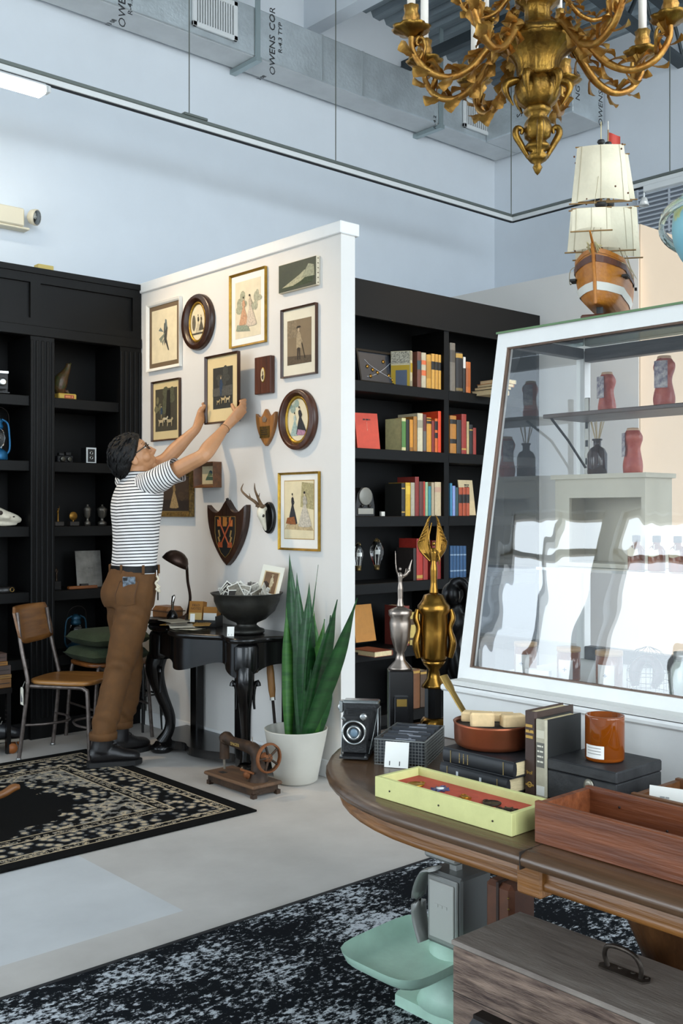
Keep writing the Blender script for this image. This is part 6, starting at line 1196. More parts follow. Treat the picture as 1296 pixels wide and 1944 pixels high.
# ends, back and top
for y in (CY1-.03, CY0):
    cb((2.665, y, CZ1), (2.70, y+.03, CZT-.01), 'rear_post', wp if y > 1 else dkf); cb((xs(CZT)+.03, y, CZT-.036), (2.665, y+.03, CZT-.004), 'end_rail', dkf)
    pane([(xs(CZ1)+.03, y+.015, CZ1), (2.665, y+.015, CZ1), (2.665, y+.015, CZT-.036), (xs(CZT)+.03, y+.015, CZT-.036)], 'end_pane', gp)
cb((2.665, CY0+.03, CZT-.045), (2.70, CY1-.03, CZT-.004), 'back_rail', dkf); cb((2.665, CY0+.03, CZ1), (2.70, CY1-.03, CZ1+.04), 'back_rail', dkf)
for y in (1.36, 1.0): cb((2.67, y, CZ1+.04), (2.70, y+.05, CZT-.045), 'door_stile', dkf)
cb((xs(CZT)-.004, CY0-.003, CZT), (2.705, CY1+.003, CZT+.006), 'glass_top', glass_mat('green_edge_glass', 0, (.86, .95, .88)), 0); cb((xs(CZT)-.006, CY0-.003, CZT+.0005), (xs(CZT)-.004, CY1+.003, CZT+.006), 'glass_edge', C('#5c7a52'), 0)
# inner shelf on a bracket
SZ = 1.636
cb((2.45, CY0+.04, SZ-.012), (2.655, CY1-.035, SZ), 'inner_shelf', wood('shelf_wood', '#5a463a', '#43342b', 1, .4)); MB().tube([Vector((2.46, 1.83, SZ-.014))-CO, Vector((2.56, 1.845, SZ-.07))-CO, Vector((2.65, 1.845, SZ-.15))-CO], .004, 6).build('bracket', M('dark_iron'), case)
cb((2.655, 1.835, 1.2), (2.664, 1.853, 1.7), 'slotted_standard', M('steel_standard', '#8a8780', .35, .8)); 
for k in range(8): cb((2.6535, 1.84, 1.22+.055*k), (2.655, 1.848, 1.24+.055*k), 'slot', C('#1d1b1a'), 0)
SZ2 = 1.19; cb((2.42, CY0+.04, SZ2-.008), (2.655, CY1-.035, SZ2), 'glass_shelf', gp, 0)
# ---------------------------------------------------------------- things in the case
def jar(x, y, lab, h=.098, r=.031):
    t = thing('candle_jar', lab, 'candle', (x, y, .898)); MB().lathe([(0, 0), (r-.002, 0), (r, .003), (r, h*.78), (r-.003, h*.79), (r-.003, .006), (0, .006)], 24).build('jar', amb, t); MB().lathe([(0, .007), (r-.004, .007), (r-.004, h*.6), (0, h*.6)], 20).build('wax', M('pale_wax', '#c9b394', .6), t)
    MB().lathe([(0, h*.79), (r+.001, h*.79), (r+.001, h*.9), (0, h*.9)], 24).build('wood_lid', wood('beech_lid', '#b78f5c', '#9a7444', 0, .5), t)
    q = MB(); q.grid(lambda u, v: Vector(((r+.0008)*math.cos(R(160+75*u)), (r+.0008)*math.sin(R(160+75*u)), h*(.06+.52*v))), 10, 1); q.build('label', C('#d9d8d4'), t)
    for dx in ((.001, .005), (.005, .001)): q = MB(); q.grid(lambda u, v: Vector(((r+.0014)*math.cos(R(196)+(u-.5)*dx[0]/r*2), (r+.0014)*math.sin(R(196)+(u-.5)*dx[0]/r*2), h*.32+(v-.5)*2*dx[1])), 1, 1); q.build('plus_mark', C('#3a4a6a'), t)
p = on_z(990, 1284, .9); jar(2.30, 1.80, 'amber candle jar with a white label at the corner of the glass case'); jar(2.30, 1.655, 'amber candle jar with a white label between the paper card and the corner jar'); jar(2.28, 1.515, 'amber candle jar with a white label beside the wire cage', .105, .034)
t = thing('price_card', 'white folded card on the floor of the glass case', 'card', (2.22, 1.70, .898), R(-80)); B((-.035, 0, 0), (.035, .001, .03), 'front_leaf', C('#dddcd8'), t); B((-.035, .018, 0), (.035, .019, .03), 'back_leaf', C('#dddcd8'), t); B((-.035, 0, .0292), (.035, .019, .03), 'fold', C('#dddcd8'), t)
cg = thing('wire_cage', 'round black wire cage over a brown leather form in the glass case', 'wire cage', (2.285, 1.405, .898)); cwm = M('black_wire', '#1a1a1a', .4, .5)
for k in range(14): a_ = 2*PI*k/14; MB().tube([(.052*math.cos(a_)*f, .052*math.sin(a_)*f, z) for f, z in ((1, 0), (1.0, .05), (.9, .08), (.6, .105), (.1, .115))], .0008, 4).build('rib_wire', cwm, cg)
for z, f in ((.003, 1), (.03, 1), (.055, 1), (.085, .86)): MB().tube([(.052*f*math.cos(q), .052*f*math.sin(q), z) for q in [2*PI*j/24 for j in range(25)]], .0009, 4, caps=False).build('ring_wire', cwm, cg)
lf_ = M('brown_leather', '#3a1a12', .4, var=.2, scale=20); t = thing('leather_form', 'curved dark brown leather form inside the wire cage', 'leather object', (2.285, 1.405, .9)); MB().tube(catmull([(-.01, .03, .012), (-.005, .034, .05), (.0, .012, .08), (.0, -.02, .075), (-.005, -.032, .045), (-.01, -.022, .015)], 5), smooth1([.01, .016, .012, .011, .015, .008], 5), 10).build('band', lf_, t)
t = thing('glass_jar', 'pale green embossed glass jar in the display case', 'jar', (2.26, 1.285, .898)); MB().lathe([(0, 0), (.036, 0), (.04, .006), (.04, .075), (.03, .09), (.03, .1), (.027, .1), (.027, .09), (.036, .074), (.036, .008), (0, .008)], 28).build('body', M('pale_green_glass', '#cfe0d4', .05, trans=.9), t); MB().lathe([(.031, .1), (.031, .115), (0, .116)], 24).build('lid', M('zinc_lid', '#a9aba8', .4, .8), t)
cab = thing('cream_cabinet', 'small cream wooden cabinet with an open front on the glass shelf', 'cabinet', (2.575, 1.70, SZ2+.001)); cm = M('cream_paint', '#cfc7b2', .6, var=.03, scale=12)
for q, n_ in ((((-.07, -.15, 0), (.07, .15, .012)), 'floor_board'), (((-.08, -.16, .255), (.075, .16, .268)), 'top_board'), (((-.07, -.15, .012), (.07, -.138, .255)), 'side_board'), (((-.07, .138, .012), (.07, .15, .255)), 'side_board'), (((.06, -.138, .012), (.07, .138, .255)), 'back_board'), (((-.07, -.138, .2), (-.058, .138, .255)), 'front_rail'), (((-.07, .1, .012), (-.058, .138, .2)), 'front_stile')): B(*q, n_, cm, cab)
db = thing('diffuser_bottle', 'brown glass diffuser bottle with reeds on the cream cabinet', 'bottle', (2.565, 1.745, SZ2+.27)); MB().lathe([(0, 0), (.026, 0), (.029, .004), (.029, .06), (.022, .075), (.011, .082), (.011, .098), (.015, .1), (.015, .104), (.009, .104)], 24).build('bottle', M('brown_glass', '#3c1c0f', .06, trans=.5), db)
for k in range(7): a_ = 2*PI*k/7; MB().tube([(0, 0, .03), (.005*math.cos(a_), .005*math.sin(a_), .1), (.018*math.cos(a_), .02*math.sin(a_), .155)], .0015, 5).build('reed', C('#c9b38a'), db)
for k in range(6):
    t = thing('amber_bottle', ['amber tagged bottle in the row next to the cream cabinet', 'second amber tagged bottle from the cream cabinet', 'third amber tagged bottle from the cream cabinet', 'fourth amber tagged bottle from the cream cabinet', 'fifth amber tagged bottle from the cream cabinet', 'amber tagged bottle in the row farthest from the cream cabinet'][k], 'bottle', (2.47, 1.555-.062*k, SZ2+.001), 0, 'row of tagged amber bottles'); MB().lathe([(0, 0), (.021, 0), (.023, .003), (.023, .055), (.016, .066), (.009, .07), (.009, .082), (.0, .083)], 20).build('bottle', amb, t); MB().lathe([(.011, .078), (.011, .095), (0, .096)], 14).build('cap', C('#1b1918'), t)
    MB().tube([(-.01, 0, .072), (-.02, -.004, .07), (-.026, -.008, .06)], .0012, 4).build('string', C('#d6d2c8'), t); MB().prism([(-.014, -.012), (-.004, -.014), (.014, -.008), (.012, .008), (.002, .006), (-.006, .014), (-.016, .004)], frame_mx((-.028, -.008, .052), (.3, -.95, 0), (0, 0, 1)), .001).build('paper_tag', C('#cdbf9e'), t)
def anatomy(loc, sc, lab, k=0):
    t = thing('anatomy_model', lab, 'anatomical model', loc, R(-30*k)); red = M('anatomy_red', '#a83a2a', .4, col2='#c4624a', scale=30, bump=.2, bscale=60); t.scale = (sc, sc, sc)
    b = MB(); b.tube(catmull([(0, 0, 0), (0, 0, .03), (.0, 0, .08), (0, .0, .115), (0, 0, .14)], 4), [(a_, b_) for a_, b_ in zip(smooth1([.03, .032, .024, .032, .02], 4), smooth1([.026, .03, .02, .03, .02], 4))], 14); b.ball((0, -.024, .118), (.012, .01, .012), 8, 6); remesh(b, 'muscle_form', red, t, .005, 2)
    MB().grid(lambda u, v: Vector((-.0335*math.sin(1.2+u*1.2)-.001, .033*math.cos(1.2+u*1.2), .055+.075*v)), 6, 6).build('vein_panel', M('vein_print', '#cfc7c2', .5, col2='#3c2a5a', scale=70), t); MB().lathe([(.02, .138), (.018, .146), (0, .148)], 14).build('cut_top', C('#d8b08c'), t)
anatomy((2.57, 1.53, SZ+.001), 1.0, 'red anatomical neck model on the inner shelf of the case'); anatomy((2.60, 1.735, SZ+.001), .85, 'smaller red anatomical model beside the white post on the inner shelf', 1); anatomy((2.595, 1.645, SZ2+.27), .9, 'red anatomical model on the cream cabinet beside the brown bottle', 2)
# ================================================================ model ship on the case
shp0 = Vector((2.45, 1.66, CZT+.0065)); p_ = on_x(1148, 600, 2.47); SH = Vector((2.47, p_.y, CZT+.0065))
ship = thing('model_ship', 'wooden model sailing ship with cream sails on top of the case', 'model ship', SH)
bd = -(Vector((SH.x, SH.y, 0)).normalized()); ship.rotation_euler = (0, 0, math.atan2(bd.y, bd.x)+R(-10))     # local +x = bow, towards the viewer
hw_ = wood('ship_planking', '#b8741f', '#9a5a18', 0, .35, 60); B((-.1, -.045, 0), (.12, .045, .022), 'stand_base', rose, ship, bev=.004)
for x in (-.06, .08): MB().tube([(x, 0, .02), (x, 0, .06)], .009, 8).build('stand_post', C('#1d2022'), ship)
def hull(u, v):   # u bow..stern, v around
    x = .17-.36*u; wmax = .068*min(1, (u/.22)**.6 if u > 0 else 0)*(1-.25*max(0, (u-.6)/.4)); top = .155+.035*(1-u)**3+.05*max(0, u-.6)
    a = PI*(v-.5); sy = math.sin(a); kz = math.cos(a)**.75
    return Vector((x-.03*(1-u)*(kz), wmax*math.copysign(abs(sy)**.7, sy)*(1-.0*kz), top-(top-.045)*kz))
MB().grid(hull, 20, 18).build('hull', hw_, ship)
dk = [hull(k/20, 0) for k in range(21)]+[hull(1-k/20, 1) for k in range(21)]; MB().poly([v-Vector((0, 0, .012)) for v in dk]).build('deck', wood('deck', '#a9804a', '#8a6436', 0, .5), ship)
for sg in (0, 1):
    q = MB(); q.grid(lambda u, v: (lambda h_: Vector((h_.x+.001, h_.y*1.025+math.copysign(.0012, h_.y if h_.y else (1 if sg else -1)), h_.z)))(hull(.002+.9*u, (.17+.07*v) if sg == 0 else (.83-.07*v))), 16, 1); q.build('white_wale', C('#d3d0c6'), ship)
    q = MB(); q.grid(lambda u, v: (lambda h_: Vector((h_.x+.001, h_.y*1.02+math.copysign(.001, h_.y if h_.y else (1 if sg else -1)), h_.z)))(hull(.002+.95*u, (.02+.03*v) if sg == 0 else (.98-.03*v))), 16, 1); q.build('gunwale', rose, ship)
MB().tube([hull(0, .5)+Vector((.004, 0, .0)), Vector((.155, 0, .11)), Vector((.175, 0, .17)), Vector((.19, 0, .195))], .005, 6).build('stem', hw_, ship); MB().tube([(.15, 0, .18), (.22, 0, .22)], [.005, .0025], 6).build('bowsprit', hw_, ship)
for s_ in (-1, 1):
    for k in range(4): MB().tube([(.16-.0*k, s_*(.008+.004*k), .175+.006*k), (.205-.012*k, s_*.01, .195-.0*k)], .002, 5).build('head_rail', C('#b5a77c'), ship)
    for k in range(3): B((-.04-.05*k, s_*.064-.003, .128), (-.03-.05*k, s_*.064+.003, .136), 'gun_port', C('#1a1512'), ship)
    MB().tube(catmull([(.1, s_*.04, .165), (.1, s_*.075, .15), (.06, s_*.085, .12), (.02, s_*.08, .14)], 4), .0012, 4).build('anchor_rope', C('#a99a78'), ship); B((.06, s_*.07-.008, .12), (.1, s_*.07+.008, .126), 'channel_board', C('#1d1a18'), ship)
mw = M('mast_wood', '#8a6a3e', .5); sail_m = M('canvas_sail', '#d6cdb4', .9, var=.06, scale=20, bump=.1, bscale=120)
def sail(x, z0, z1, w0, w1, bel, name='sail', yaw_=0, tilt=0):
    def f(u, v): w = w0+(w1-w0)*v; a = (u-.5)*2; return Matrix.Rotation(yaw_, 3, 'Z') @ Vector((bel*(1-a*a)*(1-(2*v-1)**2*.6)*1.0, a*w, 0))+Vector((x+tilt*v, 0, z0+(z1-z0)*v+.008*(1-v)*(1-a*a)))
    o = MB().grid(f, 10, 8).build(name, sail_m, ship)
    for z, w in ((z1, w1), (z0, w0)): d = Matrix.Rotation(yaw_, 3, 'Z') @ Vector((0, 1, 0)); MB().tube([Vector((x+tilt*((z-z0)/(z1-z0)), 0, z))-d*(w*1.08), Vector((x+tilt*((z-z0)/(z1-z0)), 0, z))+d*(w*1.08)], .0022, 5).build('yard', mw, ship)
    for k in (-.5, 0, .5): MB().tube([f(.5+k*.8, q/6)+Vector((.0008, 0, 0)) for q in range(7)], .0006, 4).build('sail_seam', C('#a89c80'), o)
YW_ = R(14)
for x, ht in ((.06, .50), (-.05, .575), (-.14, .42)): MB().tube([(x, 0, .14), (x, 0, ht*.6), (x, 0, ht)], [.0055, .0045, .0018], 8).build('mast', mw, ship)
sail(.07, .335, .49, .078, .062, .03, yaw_=YW_); sail(.075, .2, .315, .088, .078, .035, yaw_=YW_); sail(-.04, .37, .5, .076, .056, .02, yaw_=YW_); sail(-.04, .205, .35, .09, .08, .025, yaw_=YW_); sail(.2, .225, .285, .05, .048, .012, 'spritsail', yaw_=YW_)
for x, z in ((.06, .33), (-.05, .36)): MB().lathe([(.008, z-.01), (.017, z), (.017, z+.006), (.014, z+.006), (.012, z)], 12, c=(x, 0, 0)).build('fighting_top', C('#23201d'), ship); MB().lathe([(.004, 0), (.011, .008), (.009, .014)], 10, c=(x, 0, z+.165)).build('crosstree', C('#1b1a1a'), ship)
fl_p = Vector((-.05, 0, .575)); MB().grid(lambda u, v: fl_p+Vector((-.01-.03*u*.4, .03*u, -.004-.03*v-.012*u))+Vector((.003*math.sin(6*u), 0, 0)), 5, 3).build('flag', M('red_flag', '#b3392b', .7), ship); MB().tube([(-.05, 0, .56), (-.05, 0, .6)], .0016, 5).build('flag_staff', C('#d5d2c8'), ship); MB().tube([(.06, 0, .49), (.06, 0, .56)], .0014, 5).build('fore_pennant_staff', C('#c8b98c'), ship)
rg = C('#9a8c6c')
for x, ht in ((.06, .47), (-.05, .53), (-.14, .4)):
    for s_ in (-1, 1):
        for k in range(3): MB().tube([(x-.02+.016*k, s_*.064, .165), (x, s_*.003, ht*.72)], .0006, 4).build('shroud', rg, ship)
for a_, c_ in (((.215, 0, .215), (.06, 0, .46)), ((.2, 0, .21), (.06, 0, .33)), ((.06, 0, .2), (-.05, 0, .5)), ((.06, 0, .49), (-.05, 0, .36))): MB().tube([a_, c_], .0007, 4).build('stay', rg, ship)
rng = random.Random(3)
for k in range(16): z = rng.choice([.2, .3, .33, .35, .46]); MB().ball((.09+rng.uniform(-.06, .03), rng.choice((-1, 1))*rng.uniform(.02, .08), z+rng.uniform(-.01, .02)), .0028, 6, 5).build('rigging_block', C('#5a3418'), ship)
# ================================================================ globe
gc = Vector((2.47, 1.275, 0)); gb = thing('globe', 'blue desk globe in a clear acrylic ring on top of the case', 'globe', (gc.x, gc.y, CZT+.0065)); GZ = .215; GR = .15
gmat = bpy.data.materials.new('globe_map'); gmat.use_nodes = True; nt = gmat.node_tree; N = nt.nodes; bsd = N['Principled BSDF']; bsd.inputs['Roughness'].default_value = .35; tc = N.new('ShaderNodeTexCoord'); nz = N.new('ShaderNodeTexNoise'); nz.inputs['Scale'].default_value = 7; nz.inputs['Detail'].default_value = 5; nt.links.new(tc.outputs['Object'], nz.inputs[0]); rp_ = N.new('ShaderNodeValToRGB'); el = rp_.color_ramp.elements; el[0].position = 0; el[0].color = (*hexc('#5aa9c4'), 1); el[1].position = .5; el[1].color = (*hexc('#8cc6d2'), 1)
for p0, c0 in ((.525, '#c9d08a'), (.57, '#a8b86a'), (.64, '#d0b878')): e1 = el.new(p0); e1.color = (*hexc(c0), 1)
nt.links.new(nz.outputs[0], rp_.inputs[0]); nt.links.new(rp_.outputs[0], bsd.inputs['Base Color'])
MB().ball((0, 0, GZ), GR, 40, 24).build('sphere', gmat, gb); acr = M('clear_acrylic', '#e4efe9', .06, trans=.85)
def band(rx, nrm, w, name):
    nrm = Vector(nrm).normalized(); e1 = nrm.orthogonal().normalized(); e2 = nrm.cross(e1); mb = MB(); vs = []
    for k in range(48): a_ = 2*PI*k/48; d = e1*math.cos(a_)+e2*math.sin(a_); vs += [d*rx-nrm*w+Vector((0, 0, GZ)), d*rx+nrm*w+Vector((0, 0, GZ)), d*(rx+.012)+nrm*w+Vector((0, 0, GZ)), d*(rx+.012)-nrm*w+Vector((0, 0, GZ))]
    mb.add(vs, [[4*k+i, 4*k+(i+1) % 4, 4*((k+1) % 48)+(i+1) % 4, 4*((k+1) % 48)+i] for k in range(48) for i in range(4)], True); mb.build(name, acr, gb)
band(GR+.006, (CA, -SA, .15), .008, 'meridian_ring'); band(GR+.02, (.25, .1, 1), .01, 'horizon_ring'); MB().lathe([(.1, 0), (.1, .012), (.03, .018), (.02, .04), (.03, .06)], 28).build('base', acr, gb)
# ================================================================ chandelier
CHP = Vector((2.078, 1.589, 0)); cz = lambda y: 1.35+(972-y)/758.8
ch = thing('chandelier', 'ornate gilt bronze chandelier with leafy candle arms hanging from the roof', 'chandelier', CHP)
br_ = M('gilt_bronze', '#93702e', .34, .88, col2='#5f451c', scale=26, bump=.25, bscale=70); br2 = M('orange_gilt', '#b08a44', .38, .75, col2='#8a5a22', scale=24, bump=.25, bscale=70)
flut = lambda n_, am: (lambda w, i: 1+am*math.cos(n_*w))
MB().lathe([(0, cz(333)), (.006, cz(328)), (.012, cz(318)), (.008, cz(312)), (.02, cz(306)), (.028, cz(298)), (.016, cz(290)), (.03, cz(284)), (.034, cz(280)), (.026, cz(274)), (.02, cz(268))], 24, mod=flut(8, .05)).build('finial', br_, ch)
MB().lathe([(.02, cz(268)), (.03, cz(262)), (.034, cz(245)), (.03, cz(232)), (.022, cz(222)), (.03, cz(216)), (.034, cz(210)), (.03, cz(205))], 24, mod=flut(6, .07)).build('cartouche', br_, ch)
for k in range(4): a_ = PI/4+PI/2*k; d = Vector((math.cos(a_), math.sin(a_), 0)); MB().tube(catmull([d*.022+Vector((0, 0, cz(300))), d*.04+Vector((0, 0, cz(275))), d*.054+Vector((0, 0, cz(255))), d*.05+Vector((0, 0, cz(243))), d*.038+Vector((0, 0, cz(246))), d*.04+Vector((0, 0, cz(254)))], 4), smooth1([.005, .008, .009, .008, .006, .004], 4), 8).build('scroll_bracket', br_, ch)
MB().lathe([(.03, cz(205)), (.045, cz(196)), (.056, cz(178)), (.055, cz(165)), (.046, cz(154)), (.04, cz(150))], 48, mod=lambda w, i: 1+.05*math.sin(10*w+i*.9)).build('gadroon_bulb', br_, ch)
MB().lathe([(.046, cz(152)), (.05, cz(147)), (.05, cz(142)), (.052, cz(125)), (.06, cz(112)), (.078, cz(100)), (.092, cz(92)), (.098, cz(88)), (.096, cz(84))], 64, mod=flut(24, .035)).build('fluted_vase', br_, ch)
MB().lathe([(.098, cz(86)), (.094, cz(76)), (.08, cz(66)), (.06, cz(58)), (.04, cz(52)), (.033, cz(46)), (.032, cz(20)), (.04, cz(14)), (.055, cz(6)), (.058, cz(-6)), (.04, cz(-16)), (.03, cz(-24)), (.03, cz(-90)), (.012, cz(-100)), (.01, 4.2)], 40, mod=lambda w, i: 1+(.06*math.sin(9*w+i*.8) if i < 4 else .03*math.cos(10*w))).build('upper_stem', br_, ch)
for k in range(6): a_ = 2*PI*k/6+.3; d = Vector((math.cos(a_), math.sin(a_), 0)); MB().tube(catmull([d*.03+Vector((0, 0, cz(150))), d*.075+Vector((0, 0, cz(158))), d*.078+Vector((0, 0, cz(175))), d*.06+Vector((0, 0, cz(200)))], 3), smooth1([.006, .012, .008, .002], 3), 6).build('pendant_leaf', br_, ch)
MB().tube([(0, 0, 4.15), (0, 0, zc(CHP.x))], .006, 6).build('hanging_chain', br_, ch)
def leaf(mb, p, d, n_, ln, w):
    s_ = d.cross(n_).normalized(); a0 = p; m_ = p+d*ln*.5+n_*ln*.35; e = p+d*ln+n_*ln*.15
    def f(u, v):
        a_ = (v-.5)*2; ww = w*(.25+.9*math.sin(PI*min(1, u*.92+.06)))*(1+.22*math.cos(9*u))*(1 if u < .98 else .2); return a0.lerp(m_, u).lerp(m_.lerp(e, u), u)*1.0+s_*(a_*ww)+n_*(abs(a_)*ww*.45-.25*ln*max(0, u-.7)**1.2)
    mb.grid(f, 6, 4)
def make_arm():
    a = bpy.data.objects.new('candle_arm', None)
    P = catmull([(.07, 0, 2.52), (.1, 0, 2.535), (.13, 0, 2.50), (.17, 0, 2.455), (.225, 0, 2.432), (.28, 0, 2.45), (.315, 0, 2.5), (.318, 0, 2.54)], 5); m = MB().mat(br2); m.tube(P, smooth1([.013, .012, .011, .010, .009, .009, .008, .008], 5), 8)
    return P, m
rng = random.Random(5)
P0 = catmull([(.07, 0, 2.52), (.1, 0, 2.535), (.13, 0, 2.50), (.17, 0, 2.455), (.225, 0, 2.432), (.28, 0, 2.45), (.313, 0, 2.495), (.317, 0, 2.535)], 5)
arm_me = MB().tube(P0, smooth1([.013, .012, .011, .010, .009, .009, .008, .008], 5), 8).mesh('arm')
scr = catmull([(.30, 0, 2.47), (.285, 0, 2.5), (.287, 0, 2.525), (.3, 0, 2.53), (.305, 0, 2.515), (.297, 0, 2.51)], 4); scr_me = MB().tube(scr, smooth1([.006, .006, .005, .005, .004, .003], 4), 7).mesh('curl')
bob_me = MB().lathe([(.008, 2.53), (.02, 2.538), (.038, 2.545), (.044, 2.552), (.036, 2.556), (.014, 2.55), (.01, 2.555)], 32, c=(.317, 0, 0), mod=lambda w, i: 1+(.16*abs(math.sin(4*w)) if 1 < i < 5 else 0)).mesh('drip_pan')
cup_me = MB().lathe([(.01, 2.553), (.017, 2.562), (.02, 2.58), (.016, 2.592), (.019, 2.606), (.014, 2.607), (.011, 2.59)], 24, c=(.317, 0, 0), mod=lambda w, i: 1+.1*math.cos(6*w+i)).mesh('candle_cup')
can_me = MB().lathe([(.0105, 2.59), (.0105, 2.72), (.004, 2.725)], 16, c=(.317, 0, 0)).mesh('candle')
leaf_mes = []
for k in range(18):
    i = 4+int(k*1.7); p = P0[i]; d = (P0[min(i+2, len(P0)-1)]-P0[i-1]).normalized(); up = Vector((0, 0, 1)) if k % 3 else Vector((0, 0, -1)); n_ = (up-d*up.dot(d)).normalized(); n_ = (n_+Vector((0, (.7, -.7, 0)[k % 3], 0))).normalized()
    mb = MB(); leaf(mb, p+n_*.004, (d*.95+n_*.32).normalized(), n_, .044, .014); leaf_mes.append(mb.mesh('acanthus_leaf'))
for me, m in ((arm_me, br2), (scr_me, br2), (bob_me, br_), (cup_me, br2), (can_me, M('ivory_candle', '#e8e0d4', .5))): me.materials.append(m)
for me in leaf_mes: me.materials.append(br2)
def link_me(n, me, par, rz=0): o = bpy.data.objects.new(n, me); COL.objects.link(o); o.parent = par; o.rotation_euler = (0, 0, rz); return o
view = math.atan2(CA, SA)      # direction of depth in the room
for ang in (-14, 21, 66, 112, 148, 183, 232, 296):
    # ang measured from the picture's right towards depth
    rz = ang*PI/180-AZ
    a_ = link_me('candle_arm', arm_me, ch, rz); link_me('curl', scr_me, a_); bb_ = link_me('drip_pan', bob_me, a_)
    link_me('candle_cup', cup_me, a_); link_me('candle', can_me, a_)
    for me in leaf_mes: link_me('acanthus_leaf', me, a_)
for k in range(6):           # upper tier, shorter
    rz = 2*PI*k/6+.35; a_ = link_me('candle_arm', arm_me, ch, rz); a_.scale = (.62, .62, .62); a_.location = (0, 0, 1.075)
    for n_, me in (('curl', scr_me), ('drip_pan', bob_me), ('candle_cup', cup_me), ('candle', can_me)): link_me(n_, me, a_)
    for me in leaf_mes: link_me('acanthus_leaf', me, a_)
# ================================================================ under the table
ZR = .0095
cw = M('weathered_chest', '#2f1a13', .6, col2='#8f7868', scale=9, stretch=(1.2, 1.2, 11), bump=.3, bscale=40, detail=10); cwt = M('weathered_top', '#6d625a', .6, col2='#948a80', scale=6, stretch=(7, 1, 1), bump=.2, bscale=40, detail=10)
cx0, cx1, cy0, cy1 = 1.667, 1.90, .72, 1.503; t = thing('wooden_chest', 'dark weathered wooden chest with an iron handle on its top', 'chest', ((cx0+cx1)/2, (cy0+cy1)/2, ZR)); a, b = (cx1-cx0)/2, (cy1-cy0)/2
B((-a, -b, 0), (a, b, .398), 'body', cw, t, bev=.003); B((-a-.003, -b-.003, .4), (a+.003, b+.003, .412), 'lid', cwt, t, bev=.003)
for z in (.1, .2, .3): B((-a-.0008, -b, z), (-a+.001, b, z+.0012), 'plank_joint', C('#120b08'), t)
irn = M('worn_iron_handle', '#5c534b', .45, .8, col2='#3a332d', scale=30); hy = 1.161-(cy0+cy1)/2; hx = 1.80-(cx0+cx1)/2
MB().prism([(-.05, -.016), (.05, -.016), (.058, 0), (.05, .016), (-.05, .016), (-.058, 0)], frame_mx((hx, hy, .412), (0, 1, 0), (-1, 0, 0)), .004).build('handle_plate', irn, t)
MB().tube(catmull([(hx, hy-.038, .416), (hx-.006, hy-.042, .44), (hx-.012, hy-.03, .462), (hx-.014, hy, .468), (hx-.012, hy+.03, .462), (hx-.006, hy+.042, .44), (hx, hy+.038, .416)], 4), .005, 8).build('bail_handle', irn, t)
for y in (-.045, -.015, .015, .045): MB().lathe([(.005, 0), (.004, .002), (0, .003)], 10, c=(hx+.008, hy+y, .416)).build('rivet', irn, t)
# kitchen scale
sc0 = Vector((2.06, 1.845, ZR)); sc = thing('weighing_scale', 'vintage weighing scale with a silver body and a mint green pan under the table', 'scale', sc0, -PI/2); mint = M('mint_enamel', '#b6d8c4', .4, var=.06, scale=20, bump=.05, bscale=60); sil = M('silver_paint', '#9a9a96', .38, .6, var=.1, scale=15)
mb = MB(); P = [(-.14, -.09), (.09, -.09), (.1, -.07), (.1, .07), (.09, .09), (-.14, .09), (-.15, .07), (-.15, -.07)]
mb.prism(P, Matrix.Identity(4), .03); mb.build('base_plate', mint, sc); MB().lathe([(.1, .03), (.085, .06), (.07, .12), (.068, .19)], 24, sx=1.1).build('base_pillar', mint, sc)
MB().box((-.06, -.05, .19), (.065, .07, .385), bev=.006).build('housing', M('dark_silver', '#6f706e', .4, .6), sc); MB().box((-.052, -.056, .2), (.055, -.05, .375), bev=.004).build('face_panel', sil, sc); MB().box((-.042, -.06, .212), (.045, -.056, .362), bev=.004).build('face_inset', M('face_grey', '#b5b4ae', .45, .3), sc)
dashes('embossed_name', sc, frame_mx((0, -.0602, .3), (1, 0, 0), (0, 0, 1)), .045, .008, M('face_grey'), 4, .0008)
MB().tube(catmull([(-.062, -.052, .19), (-.085, -.052, .25), (-.085, -.052, .32), (-.06, -.052, .375), (-.03, -.052, .39)], 4), [(.006, .03)]*17, 8, up=(0, -.0, 1)).build('arched_guard', sil, sc)
MB().box((-.012, -.012, .385), (.012, .012, .415)).build('top_stem', sil, sc); MB().box((-.075, -.05, .412), (.045, .06, .43), bev=.008).build('top_platform', sil, sc)
def pan(u, v):
    a_ = 2*PI*u; q = 4.5; c, s = math.cos(a_), math.sin(a_); k = (abs(c)**q+abs(s)**q)**(-1/q); f = [0, .45, .8, .93, 1.0][min(4, round(v*4))]; z = [0, .002, .006, .022, .05][min(4, round(v*4))]
    return Matrix.Rotation(R(3), 3, 'X') @ Vector((k*c*.148*f, k*s*.165*f, z))+Vector((-.03, -.13, .16))
MB().grid(pan, 40, 4).build('pan', mint, sc); MB().tube([(-.03, -.13, .146), (-.02, -.08, .12), (0, -.03, .1)], .013, 8).build('pan_arm', mint, sc)
